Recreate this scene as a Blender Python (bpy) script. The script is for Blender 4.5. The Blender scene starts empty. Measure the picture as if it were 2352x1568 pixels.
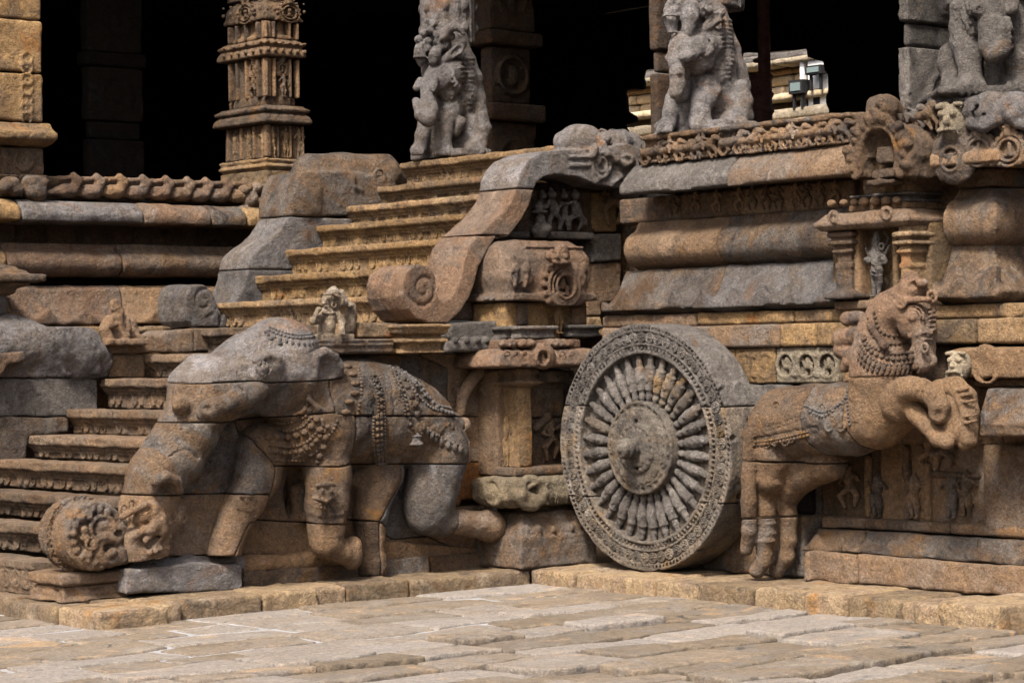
import bpy, math, random
import numpy as np
import openvdb as vdb
from mathutils import Matrix, Vector
R = math.radians
random.seed(7)
SC = bpy.context.scene
COL = SC.collection

# ------------------------------------------------------------------ camera
F_PX, HEAD, ROLL, YH = 5470.0, R(49.6), 0.0157, 24.0
FW = np.array([math.cos(HEAD), math.sin(HEAD), 0.0])
RT = np.array([math.sin(HEAD), -math.cos(HEAD), 0.0])
UP = np.array([0, 0, 1.0])
CAM = np.array([-10.1432, -11.6901, 1.52])
cd = bpy.data.cameras.new('camera')
cam = bpy.data.objects.new('camera', cd)
COL.objects.link(cam)
SC.camera = cam
cd.sensor_width = 36.0
cd.lens = F_PX / 2352 * 36.0
cd.shift_y = YH / 2352
cd.shift_x = -YH * ROLL / 2352
cd.clip_start, cd.clip_end = 0.1, 400
rc = RT * math.cos(ROLL) - UP * math.sin(ROLL)
uc = UP * math.cos(ROLL) + RT * math.sin(ROLL)
cam.matrix_world = Matrix([[rc[i], uc[i], -FW[i], CAM[i]] for i in range(3)] + [[0, 0, 0, 1]])

# ------------------------------------------------------------------ sky, sun, exposure
w = bpy.data.worlds.new('World')
SC.world = w
w.use_nodes = True
nt = w.node_tree
bg = nt.nodes['Background']
sky = nt.nodes.new('ShaderNodeTexSky')
sky.sky_type = 'NISHITA'
sky.sun_disc = False
sun_dir = Vector((-0.60, -0.30, 0.95)).normalized()      # from the surface towards the sun
sky.sun_elevation = math.asin(sun_dir.z)
sky.sun_rotation = math.atan2(sun_dir.x, sun_dir.y)
sky.air_density, sky.dust_density, sky.ozone_density = 1.0, 7.0, 1.0
nt.links.new(sky.outputs[0], bg.inputs[0])
bg.inputs[1].default_value = 0.10
sl = bpy.data.lights.new('sun', 'SUN')
sl.energy, sl.angle, sl.color = 3.2, R(11), (1.0, 0.93, 0.84)
so = bpy.data.objects.new('sun', sl)
COL.objects.link(so)
so.rotation_euler = sun_dir.to_track_quat('Z', 'Y').to_euler()
SC.view_settings.view_transform = 'Standard'
SC.view_settings.look = 'None'
SC.view_settings.gamma = 1
SC.view_settings.use_curve_mapping = False
SC.view_settings.exposure = 1.4

# ------------------------------------------------------------------ from the photograph's picture plane to points on real planes
def ray(u, v):
    dx, dy = u - 1176, v - 784
    a = dx * math.cos(ROLL) - dy * math.sin(ROLL)
    b = dx * math.sin(ROLL) + dy * math.cos(ROLL)
    return FW * F_PX + RT * a - UP * (b - YH)
def PX(u, v, x):
    r = ray(u, v); return CAM + r * ((x - CAM[0]) / r[0])
def PY(u, v, y):
    r = ray(u, v); return CAM + r * ((y - CAM[1]) / r[1])
def PZ(u, v, z):
    r = ray(u, v); return CAM + r * ((z - CAM[2]) / r[2])
def frame(ox, oy, s):
    return lambda x, y: ((ox + x / s) * .57422, (oy + y / s) * .57422)

# ------------------------------------------------------------------ objects
def tag(o, label=None, cat=None, group=None, kind=None):
    for k, v in (('label', label), ('category', cat), ('group', group), ('kind', kind)):
        if v: o[k] = v
    return o
def thing(name, loc, label, cat, group=None, kind=None, rz=0):
    o = bpy.data.objects.new(name, None)
    o.location = loc; o.rotation_euler.z = rz; o.empty_display_size = .1
    COL.objects.link(o)
    return tag(o, label, cat, group, kind)
def root_loc(p):
    l = np.zeros(3)
    while p is not None:
        l += np.array(p.location); p = p.parent
    return l
def mesh_obj(name, verts, tris, quads, mat, parent=None, smooth=True, loc=None):
    """verts in world coordinates; the object is put at its parent (or at loc)"""
    me = bpy.data.meshes.new(name)
    verts = np.asarray(verts, dtype=np.float64).reshape(-1, 3)
    tris = np.asarray(tris, dtype=np.int64).reshape(-1, 3)
    quads = np.asarray(quads, dtype=np.int64).reshape(-1, 4)
    off = root_loc(parent) if parent is not None else (np.array(loc, dtype=float) if loc is not None else np.zeros(3))
    me.vertices.add(len(verts)); me.vertices.foreach_set('co', (verts - off).ravel())
    nl = tris.size + quads.size
    me.loops.add(nl); me.loops.foreach_set('vertex_index', np.concatenate([tris.ravel(), quads.ravel()]))
    me.polygons.add(len(tris) + len(quads))
    st = np.concatenate([np.arange(len(tris)) * 3, tris.size + np.arange(len(quads)) * 4])
    me.polygons.foreach_set('loop_start', st)
    me.polygons.foreach_set('use_smooth', np.full(len(st), smooth))
    me.update(calc_edges=True); me.validate()
    if mat is not None: me.materials.append(mat)
    o = bpy.data.objects.new(name, me)
    COL.objects.link(o)
    if parent is not None: o.parent = parent
    elif loc is not None: o.location = loc
    return o
def copy_tree(o, parent=None):
    c = o.copy(); COL.objects.link(c); c.parent = parent
    for ch in o.children: copy_tree(ch, c)
    return c
def piece(src, parent, loc, rz=0, s=1):
    """another object sharing the mesh of src, placed at world loc under parent"""
    c = bpy.data.objects.new(src.name.split('.')[0], src.data)
    COL.objects.link(c); c.parent = parent
    c.location = np.array(loc, dtype=float) - root_loc(parent)
    c.rotation_euler.z = rz
    c.scale = (s, s, s) if not hasattr(s, '__len__') else s
    return c

# ------------------------------------------------------------------ stone
LAT = np.random.RandomState(3).uniform(-1, 1, (32, 32, 32)).astype(np.float32)
def noise_grid(ax, freq, seed=0):
    out = LAT
    for i, a in enumerate(ax):
        t = a.ravel() * freq + 7.3 * seed + 3.1 * i
        i0 = np.floor(t).astype(int); fr = (t - i0).astype(np.float32)
        fr = fr * fr * (3 - 2 * fr)
        sh = [1, 1, 1]; sh[i] = -1
        fr = fr.reshape(sh)
        out = np.take(out, i0 % 32, axis=i) * (1 - fr) + np.take(out, (i0 + 1) % 32, axis=i) * fr
    return out
def smin(a, b, k):
    if k <= 0: return np.minimum(a, b)
    h = np.maximum(k - np.abs(a - b), 0) / k
    return np.minimum(a, b) - h * h * k * .25
def smax(a, b, k): return -smin(-a, -b, k)
def poly_sdf(px, py, poly):
    poly = np.asarray(poly, dtype=np.float32)
    n = len(poly); d = None; s = None
    for i in range(n):
        ax, ay = poly[i]; bx, by = poly[i - 1]
        ex, ey = bx - ax, by - ay
        wx, wy = px - ax, py - ay
        t = np.clip((wx * ex + wy * ey) / max(ex * ex + ey * ey, 1e-12), 0, 1)
        dd = (wx - ex * t) ** 2 + (wy - ey * t) ** 2
        d = dd if d is None else np.minimum(d, dd)
        c = ((ay > py) != (by > py)) & (px < (bx - ax) * (py - ay) / ((by - ay) if by != ay else 1e-9) + ax)
        s = c if s is None else (s ^ c)
    return np.where(s, -1, 1).astype(np.float32) * np.sqrt(d)
def smooth_line(pts, n=6):
    """Catmull-Rom through pts (any dimension)"""
    P = [np.array(p, dtype=float) for p in pts]
    if len(P) < 3: return P
    out = []
    for i in range(len(P) - 1):
        p0 = P[max(i - 1, 0)]; p1 = P[i]; p2 = P[i + 1]; p3 = P[min(i + 2, len(P) - 1)]
        for j in range(n):
            t = j / n
            out.append(.5 * ((2 * p1) + (p2 - p0) * t + (2 * p0 - 5 * p1 + 4 * p2 - p3) * t * t + (3 * p1 - p0 - 3 * p2 + p3) * t ** 3))
    return out + [P[-1]]
def rot_m(rot):
    from mathutils import Euler
    return np.array(Euler(rot).to_matrix(), dtype=np.float32)

class Sculpt:
    """a block of stone as a distance field that shapes are added to and carved from"""
    def __init__(s, lo, hi, vox):
        s.lo = np.array(lo, dtype=float); s.hi = np.array(hi, dtype=float); s.vox = vox
        n = np.maximum(np.ceil((s.hi - s.lo) / vox).astype(int) + 1, 3)
        s.n = n
        s.ax = [(s.lo[i] + np.arange(n[i]) * vox).astype(np.float32) for i in range(3)]
        s.f = np.full(n, 1.0, dtype=np.float32)
    def reg(s, lo, hi, m):
        sl = []
        for i in range(3):
            a = int(max(0, math.floor((lo[i] - m - s.lo[i]) / s.vox))); b = int(min(s.n[i], math.ceil((hi[i] + m - s.lo[i]) / s.vox) + 1))
            if b <= a: return None, None
            sl.append(slice(a, b))
        g = [s.ax[i][sl[i]].reshape([-1 if j == i else 1 for j in range(3)]) for i in range(3)]
        return tuple(sl), g
    def put(s, lo, hi, fn, k, cut=False, m=None):
        m = (k + 3 * s.vox) if m is None else m
        sl, g = s.reg(lo, hi, m)
        if sl is None: return
        d = fn(*g)
        s.f[sl] = smax(s.f[sl], -d, k) if cut else smin(s.f[sl], d, k)
    def chain(s, pts, k=.02, cut=False, flat=(1, 1, 1)):
        pts = [np.array(p, dtype=np.float32) for p in pts]
        fl = np.array(flat, dtype=np.float32)
        if len(pts) == 1: pts = pts * 2
        for a, b in zip(pts[:-1], pts[1:]):
            r = max(a[3], b[3])
            lo = np.minimum(a[:3], b[:3]) - r * np.maximum(fl, 1); hi = np.maximum(a[:3], b[:3]) + r * np.maximum(fl, 1)
            def fn(X, Y, Z, a=a, b=b):
                A = a[:3] / fl; B = b[:3] / fl; e = B - A; L = max(float(e @ e), 1e-9)
                x, y, z = X / fl[0] - A[0], Y / fl[1] - A[1], Z / fl[2] - A[2]
                t = np.clip((x * e[0] + y * e[1] + z * e[2]) / L, 0, 1)
                return (np.sqrt((x - e[0] * t) ** 2 + (y - e[1] * t) ** 2 + (z - e[2] * t) ** 2) - (a[3] + (b[3] - a[3]) * t)) * min(1, fl.min())
            s.put(lo, hi, fn, k, cut)
    def ell(s, c, r, rot=None, k=.02, cut=False):
        r = np.array(r, dtype=np.float32); c = np.array(c, dtype=np.float32)
        M = rot_m(rot) if rot is not None else np.eye(3, dtype=np.float32)
        e = np.abs(M) @ r
        def fn(X, Y, Z):
            x, y, z = X - c[0], Y - c[1], Z - c[2]
            q = [(M[0, i] * x + M[1, i] * y + M[2, i] * z) for i in range(3)]
            k0 = np.sqrt(sum((q[i] / r[i]) ** 2 for i in range(3)))
            k1 = np.sqrt(sum((q[i] / r[i] ** 2) ** 2 for i in range(3))) + 1e-6
            return k0 * (k0 - 1) / k1
        s.put(c - e, c + e, fn, k, cut)
    def box(s, c, h, rnd=.01, rot=None, k=0, cut=False):
        h = np.array(h, dtype=np.float32); c = np.array(c, dtype=np.float32)
        M = rot_m(rot) if rot is not None else np.eye(3, dtype=np.float32)
        e = np.abs(M) @ h
        def fn(X, Y, Z):
            x, y, z = X - c[0], Y - c[1], Z - c[2]
            q = [np.abs(M[0, i] * x + M[1, i] * y + M[2, i] * z) - h[i] + rnd for i in range(3)]
            return np.sqrt(sum(np.maximum(a, 0) ** 2 for a in q)) + np.minimum(np.maximum(np.maximum(q[0], q[1]), q[2]), 0) - rnd
        s.put(c - e, c + e, fn, k, cut)
    def ring(s, c, axis, Rr, r, k=.01, cut=False, flat=1):
        c = np.array(c, dtype=np.float32); o = [i for i in range(3) if i != axis]
        e = np.full(3, Rr + r); e[axis] = r * flat
        def fn(X, Y, Z):
            q = (X - c[0], Y - c[1], Z - c[2])
            return np.sqrt((np.sqrt(q[o[0]] ** 2 + q[o[1]] ** 2) - Rr) ** 2 + (q[axis] / flat) ** 2) - r
        s.put(c - e, c + e, fn, k, cut)
    def cyl(s, c, axis, Rr, h, rnd=.005, k=0, cut=False):
        c = np.array(c, dtype=np.float32); o = [i for i in range(3) if i != axis]
        e = np.full(3, Rr, dtype=float); e[axis] = h
        def fn(X, Y, Z):
            q = (X - c[0], Y - c[1], Z - c[2])
            a = np.sqrt(q[o[0]] ** 2 + q[o[1]] ** 2) - Rr + rnd; b = np.abs(q[axis]) - h + rnd
            return np.sqrt(np.maximum(a, 0) ** 2 + np.maximum(b, 0) ** 2) + np.minimum(np.maximum(a, b), 0) - rnd
        s.put(c - e, c + e, fn, k, cut)
    def prism(s, poly, axis, a0, a1, rnd=.008, k=0, cut=False, lo_only=False):
        """poly in the two other axes (in order), extruded along axis between a0 and a1"""
        poly = np.array(poly, dtype=float); o = [i for i in range(3) if i != axis]
        lo = np.zeros(3); hi = np.zeros(3)
        lo[o] = poly.min(0); hi[o] = poly.max(0); lo[axis], hi[axis] = min(a0, a1), max(a0, a1)
        mid, hh = (a0 + a1) / 2, abs(a1 - a0) / 2
        def fn(*g):
            a = poly_sdf(g[o[0]], g[o[1]], poly) + rnd; b = np.abs(g[axis] - mid) - hh + rnd
            return np.sqrt(np.maximum(a, 0) ** 2 + np.maximum(b, 0) ** 2) + np.minimum(np.maximum(a, b), 0) - rnd
        s.put(lo, hi, fn, k, cut)
    def pillow(s, poly, axis, base, D, wd, sgn=-1, k=.02, edge=0.0):
        """relief: the outline poly swells to height D (towards sgn) over the distance wd from its edge"""
        poly = np.array(poly, dtype=float); o = [i for i in range(3) if i != axis]
        lo = np.zeros(3); hi = np.zeros(3)
        lo[o] = poly.min(0); hi[o] = poly.max(0)
        lo[axis], hi[axis] = min(base, base + sgn * D), max(base, base + sgn * D)
        def fn(*g):
            a = poly_sdf(g[o[0]], g[o[1]], poly)
            t = np.clip(-a / wd, 0, 1)
            h = (D - edge) * np.sqrt(np.maximum(1 - (1 - t) ** 2, 0)) + edge
            b = (g[axis] - base) * sgn - h
            return np.where(a > 0, np.maximum(a, np.maximum(b, a)), np.maximum(b * .6, a))
        s.put(lo, hi, fn, k, False, m=k + 4 * s.vox)
    def rough(s, amp=.004, freq=9, seed=0, k2=.5):
        s.f = s.f + amp * noise_grid(s.ax, freq, seed) + amp * k2 * noise_grid(s.ax, freq * 2.7, seed + 5)
    def hit(s, u, v, back=0.0, want=None):
        """where the line of sight through (u, v) meets the stone"""
        d = ray(u, v); d = d / np.linalg.norm(d)
        t0 = 0; ts = []
        with np.errstate(divide='ignore'):
            ta = (s.lo - CAM) / d; tb = (s.hi - CAM) / d
        tn = np.minimum(ta, tb).max(); tf = np.maximum(ta, tb).min()
        if tf <= tn: return None
        t = np.arange(tn, tf, s.vox * .5)
        p = CAM + d * t[:, None]
        q = (p - s.lo) / s.vox
        i0 = np.clip(np.floor(q).astype(int), 0, s.n - 2); fr = np.clip(q - i0, 0, 1)
        val = 0
        for a in (0, 1):
            for b in (0, 1):
                for c in (0, 1):
                    wgt = (fr[:, 0] if a else 1 - fr[:, 0]) * (fr[:, 1] if b else 1 - fr[:, 1]) * (fr[:, 2] if c else 1 - fr[:, 2])
                    val = val + wgt * s.f[i0[:, 0] + a, i0[:, 1] + b, i0[:, 2] + c]
        j = np.nonzero(val < 0)[0]
        if len(j) == 0: return None
        return p[j[0]] + d * back
    def hits(s, pts, fr=None, n=0, back=0.0):
        """surface points under a picture-plane line, smoothed"""
        if fr is not None: pts = [fr(*p[:2]) for p in pts]
        if n: pts = smooth_line(pts, n)
        out = [s.hit(p[0], p[1], back) for p in pts]
        return [p for p in out if p is not None]
    def mesh(s, name, mat, parent, lo=None, hi=None, f=None, adapt=.0, loc=None, smooth=True):
        f = s.f if f is None else f
        org = s.lo.copy()
        if lo is not None:
            sl, _ = s.reg(lo, hi, 2 * s.vox); f = f[sl]
            org = s.lo + np.array([q.start for q in sl]) * s.vox
        tr = 3 * s.vox
        f = np.clip(f, -tr, tr)
        f = np.pad(f, 1, constant_values=tr).astype(np.float64)
        g = vdb.FloatGrid(tr)
        g.copyFromArray(f)
        pts, tri, quad = g.convertToPolygons(isovalue=0.0, adaptivity=adapt)
        if len(pts) == 0: raise RuntimeError('empty sculpt ' + name)
        pts = (pts - 1) * s.vox + org
        return mesh_obj(name, pts, tri[:, ::-1], quad[:, ::-1], mat, parent, smooth, loc)

def _part(s, name, mat, parent, poly, axis=1, gap=.0025, loc=None):
    poly = np.array(poly, dtype=float); o = [i for i in range(3) if i != axis]
    lo, hi = s.lo.copy(), s.hi.copy()
    lo[o] = np.maximum(lo[o], poly.min(0) - .01); hi[o] = np.minimum(hi[o], poly.max(0) + .01)
    sl, g = s.reg(lo, hi, 2 * s.vox)
    f = np.maximum(s.f[sl], poly_sdf(g[o[0]], g[o[1]], poly) + gap)
    org = s.lo + np.array([q.start for q in sl]) * s.vox
    tr = 3 * s.vox
    f = np.pad(np.clip(f, -tr, tr), 1, constant_values=tr).astype(np.float64)
    gr = vdb.FloatGrid(tr); gr.copyFromArray(f)
    pts, tri, quad = gr.convertToPolygons(isovalue=0.0, adaptivity=0.0)
    if len(pts) == 0: raise RuntimeError('empty part ' + name)
    return mesh_obj(name, (pts - 1) * s.vox + org, tri[:, ::-1], quad[:, ::-1], M[mat] if isinstance(mat, str) else mat, parent, True, loc)
Sculpt.part = _part

def stone_block(name, parent, mat, poly, axis, a0, a1, vox=.014, rnd=.012, amp=.004, freq=7, gap=.003, extra=None, loc=None, adapt=.0):
    """one dressed block: profile poly extruded along axis, edges worn"""
    a0, a1 = min(a0, a1) + gap, max(a0, a1) - gap
    poly = np.array(poly, dtype=float); o = [i for i in range(3) if i != axis]
    lo = np.zeros(3); hi = np.zeros(3)
    lo[o] = poly.min(0); hi[o] = poly.max(0); lo[axis], hi[axis] = a0, a1
    m = .11 if extra else .03
    lo2, hi2 = lo - m, hi + m; lo2[axis], hi2[axis] = lo[axis] - .03, hi[axis] + .03
    hi2[2] = hi[2] + min(m, .06)
    S = Sculpt(lo2, hi2, vox)
    S.prism(poly, axis, a0, a1, rnd)
    if extra: extra(S)
    S.rough(amp, freq, seed=random.random() * 40)
    return S.mesh(name, mat, parent, loc=loc, adapt=adapt)

# ------------------------------------------------------------------ materials
def ramp(nt, stops):
    r = nt.nodes.new('ShaderNodeValToRGB')
    while len(r.color_ramp.elements) < len(stops): r.color_ramp.elements.new(.5)
    for e, (p, c) in zip(r.color_ramp.elements, stops):
        e.position = p; e.color = (*c, 1) if len(c) == 3 else c
    return r
def stone(name, pal, dark=(.035, .032, .033), stain=.5, accent=None, acc=.0, pale=None, pal_amt=0, scale=1.0, bump=1.0, vary=.30, streak=0.0, speck=.6, alt=None):
    """weathered granite: pal = four colours mixed by large noise; stain = dark lichen; accent / pale = patches"""
    m = bpy.data.materials.new(name); m.use_nodes = True
    nt = m.node_tree; N = nt.nodes; Lk = nt.links.new
    b = N['Principled BSDF']; b.inputs['Roughness'].default_value = .88
    b.inputs['Specular IOR Level'].default_value = .25
    geo = N.new('ShaderNodeNewGeometry'); oi = N.new('ShaderNodeObjectInfo')
    off = N.new('ShaderNodeVectorMath'); off.operation = 'SCALE'
    cx = N.new('ShaderNodeCombineXYZ')
    for i in range(3): Lk(oi.outputs['Random'], cx.inputs[i])
    Lk(cx.outputs[0], off.inputs[0]); off.inputs['Scale'].default_value = 5.0
    add = N.new('ShaderNodeVectorMath'); Lk(geo.outputs['Position'], add.inputs[0]); Lk(off.outputs[0], add.inputs[1])
    P = add.outputs[0]
    def noi(sc, det=5, ro=.6, dist=0, vec=P, stretch=None):
        n = N.new('ShaderNodeTexNoise'); n.inputs['Scale'].default_value = sc * scale
        n.inputs['Detail'].default_value = det; n.inputs['Roughness'].default_value = ro; n.inputs['Distortion'].default_value = dist
        if stretch:
            mp = N.new('ShaderNodeMapping'); mp.inputs['Scale'].default_value = stretch; Lk(vec, mp.inputs[0]); vec = mp.outputs[0]
        Lk(vec, n.inputs['Vector']); return n.outputs[0]
    def mix(f, a, c, mode='MIX', fac=None):
        x = N.new('ShaderNodeMix'); x.data_type = 'RGBA'; x.blend_type = mode; x.clamp_factor = True
        if f is not None: Lk(f, x.inputs[0])
        else: x.inputs[0].default_value = fac
        for s_, q in ((6, a), (7, c)):
            if hasattr(q, 'links'): Lk(q, x.inputs[s_])
            else: x.inputs[s_].default_value = (*q, 1)
        return x.outputs[2]
    def thr(sock, lo, hi, to=1.0):
        r = N.new('ShaderNodeMapRange'); r.inputs[1].default_value = lo; r.inputs[2].default_value = hi; r.inputs[4].default_value = to
        Lk(sock, r.inputs[0]); return r.outputs[0]
    big = noi(1.6, 7, .62, 1.0)
    r = ramp(nt, [(.34, pal[0]), (.46, pal[1]), (.55, pal[2]), (.66, pal[3])]); Lk(big, r.inputs[0])
    col = r.outputs[0]
    med = noi(6.5, 8, .68, .8)
    r2 = ramp(nt, [(.36, pal[2]), (.5, pal[0]), (.62, pal[1])]); Lk(med, r2.inputs[0])
    col = mix(thr(noi(3.3, 5, .6, .5), .42, .62, .75), col, r2.outputs[0])
    if accent: col = mix(thr(noi(2.3, 6, .62, 1.2), .62 - acc * .22, .70 - acc * .2, .85), col, accent)
    if pale: col = mix(thr(noi(4.1, 8, .7, 1.0), .66 - pal_amt * .22, .74 - pal_amt * .2, .8), col, pale)
    if streak: col = mix(thr(noi(3.0, 6, .65, .4, stretch=(1, 1, .18)), .52, .70, streak), col, dark)
    col = mix(thr(noi(5.2, 9, .74, .9), .60 - stain * .13, .74 - stain * .1, .9), col, dark)
    if stain > .33: col = mix(thr(noi(1.9, 8, .7, 1.6), .55, .66, .62), col, mix(None, dark, (.07, .062, .06), fac=.6))
    if alt:
        col = mix(thr(oi.outputs['Random'], .45, .8, .5), col, mix(None, alt, r.outputs[0], 'MULTIPLY', fac=.0))
        col = mix(thr(noi(5.2, 9, .74, .9), .62, .76, .5), col, dark)
    # grain
    g = noi(70, 6, .8)
    gr = ramp(nt, [(.34, (.30, .29, .29)), (.47, (.85, .85, .85)), (.54, (1.05, 1.05, 1.05)), (.68, (1.9, 1.85, 1.8))]); Lk(g, gr.inputs[0])
    col = mix(None, col, gr.outputs[0], 'MULTIPLY', fac=speck)
    g2 = ramp(nt, [(.36, (.52, .50, .49)), (.48, (.92, .92, .92)), (.55, (1.08, 1.07, 1.06)), (.66, (1.5, 1.46, 1.42))]); Lk(noi(24, 8, .78, .4), g2.inputs[0])
    col = mix(None, col, g2.outputs[0], 'MULTIPLY', fac=speck)
    hs = N.new('ShaderNodeHueSaturation'); Lk(col, hs.inputs['Color'])
    hs.inputs['Saturation'].default_value = 1.14
    mr = N.new('ShaderNodeMapRange'); mr.inputs[3].default_value = 1 - vary; mr.inputs[4].default_value = 1 + vary; Lk(oi.outputs['Random'], mr.inputs[0])
    Lk(mr.outputs[0], hs.inputs['Value'])
    Lk(hs.outputs[0], b.inputs['Base Color'])
    # relief of the weathered skin
    def mth(op, a, c):
        x = N.new('ShaderNodeMath'); x.operation = op
        for i, q in enumerate((a, c)):
            if hasattr(q, 'links'): Lk(q, x.inputs[i])
            else: x.inputs[i].default_value = q
        return x.outputs[0]
    vo = N.new('ShaderNodeTexVoronoi'); vo.inputs['Scale'].default_value = 55 * scale; Lk(P, vo.inputs['Vector'])
    h = mth('ADD', mth('MULTIPLY', noi(26, 8, .74), 1.1), mth('MULTIPLY', g, .45))
    h = mth('ADD', h, mth('MULTIPLY', thr(vo.outputs['Distance'], .0, .35), .18))
    h = mth('ADD', h, mth('MULTIPLY', noi(9, 4, .6), 1.2))
    bp = N.new('ShaderNodeBump'); bp.inputs['Strength'].default_value = 1.0; bp.inputs['Distance'].default_value = .046 * bump
    Lk(h, bp.inputs['Height']); Lk(bp.outputs[0], b.inputs['Normal'])
    return m
M = {}
GREY = [(.095, .086, .080), (.18, .165, .152), (.125, .112, .102), (.25, .235, .22)]
BROWN = [(.12, .078, .050), (.20, .138, .092), (.145, .112, .088), (.27, .20, .145)]
OCHRE = [(.24, .155, .082), (.35, .24, .135), (.22, .155, .10), (.43, .31, .18)]
M['grey'] = stone('grey_granite', GREY, stain=.4, accent=(.17, .115, .075), acc=.1, pale=(.34, .32, .31), pal_amt=.2)
M['brown'] = stone('brown_granite', BROWN, stain=.5, accent=(.26, .145, .065), acc=.12, pale=(.30, .26, .22), pal_amt=.15, streak=.55, alt=(.25, .165, .10))
M['mixed'] = stone('weathered_granite', [BROWN[0], GREY[1], BROWN[1], BROWN[3]], stain=.6, accent=(.25, .15, .08), acc=.1, pale=(.32, .285, .25), pal_amt=.2, streak=.6, alt=(.23, .155, .10))
M['bluish'] = stone('blue_grey_granite', [(.11, .10, .098), (.195, .185, .183), (.15, .125, .105), (.28, .268, .27)], stain=.4, accent=(.19, .12, .08), acc=.12)
M['red'] = stone('red_granite', [(.14, .092, .064), (.215, .145, .102), (.165, .13, .105), (.275, .205, .155)], stain=.35, pale=(.33, .28, .24), pal_amt=.15)
M['ochre'] = stone('ochre_granite', OCHRE, stain=.35, accent=(.32, .17, .08), acc=.1, pale=(.42, .35, .26), pal_amt=.1)
M['step'] = stone('step_granite', [(.22, .15, .088), (.31, .215, .13), (.20, .15, .105), (.36, .265, .17)], stain=.5, accent=(.31, .165, .09), acc=.05, streak=.35)
M['lowstep'] = stone('lower_step_granite', [(.15, .10, .068), (.22, .155, .105), (.16, .125, .095), (.27, .20, .145)], stain=.5, streak=.35)
M['wheel'] = stone('wheel_granite', [(.12, .10, .082), (.21, .175, .14), (.15, .135, .12), (.27, .24, .205)], stain=.5, accent=(.23, .155, .085), acc=.3, pale=(.33, .31, .28), pal_amt=.1)
M['figure'] = stone('pale_figure_granite', [(.26, .205, .15), (.38, .32, .25), (.22, .17, .125), (.46, .42, .36)], stain=.2)
M['rust'] = stone('rust_granite', [(.22, .10, .045), (.30, .14, .06), (.20, .11, .06), (.34, .18, .09)], stain=.4)
M['kerb'] = stone('kerb_granite', [(.26, .185, .115), (.35, .27, .18), (.24, .18, .13), (.40, .33, .25)], stain=.45, accent=(.30, .18, .09), acc=.15)
M['paving'] = stone('paving_granite', [(.175, .142, .108), (.25, .202, .152), (.215, .186, .158), (.305, .268, .225)], stain=.32, accent=(.40, .29, .19), acc=.15, vary=.26, bump=.55, speck=.5, alt=(.215, .207, .203))
M['pale'] = stone('pale_granite', [(.28, .235, .17), (.37, .32, .245), (.24, .205, .16), (.42, .38, .31)], stain=.35)
M['dark'] = stone('shade_granite', [(.02, .014, .01), (.03, .02, .014), (.022, .018, .015), (.04, .028, .02)], stain=.3)  # near-black colour puts the shade of hall and gaps into the stone
M['pale2'] = stone('olive_granite', [(.17, .135, .092), (.25, .205, .145), (.16, .135, .10), (.29, .25, .185)], stain=.45)
M['mortar'] = stone('lime_mortar', [(.30, .30, .305), (.38, .385, .40), (.34, .33, .325), (.42, .43, .445)], stain=.1, vary=0, bump=.6, speck=.3)
M['earth'] = stone('joint_earth', [(.09, .055, .035), (.14, .09, .06), (.11, .08, .06), (.18, .12, .08)], stain=.3, vary=0)
# ================================================================== GROUND, KERB
ZK = .10
def sheet(name, pts, z, mat, kind='structure'):
    o = mesh_obj(name, [(x, y, z) for x, y in pts], [], [list(range(4))], M[mat], None, False)
    return tag(o, kind=kind)
sheet('ground', [(-60, -60), (60, -60), (60, 60), (-60, 60)], -.06, 'earth')

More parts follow.
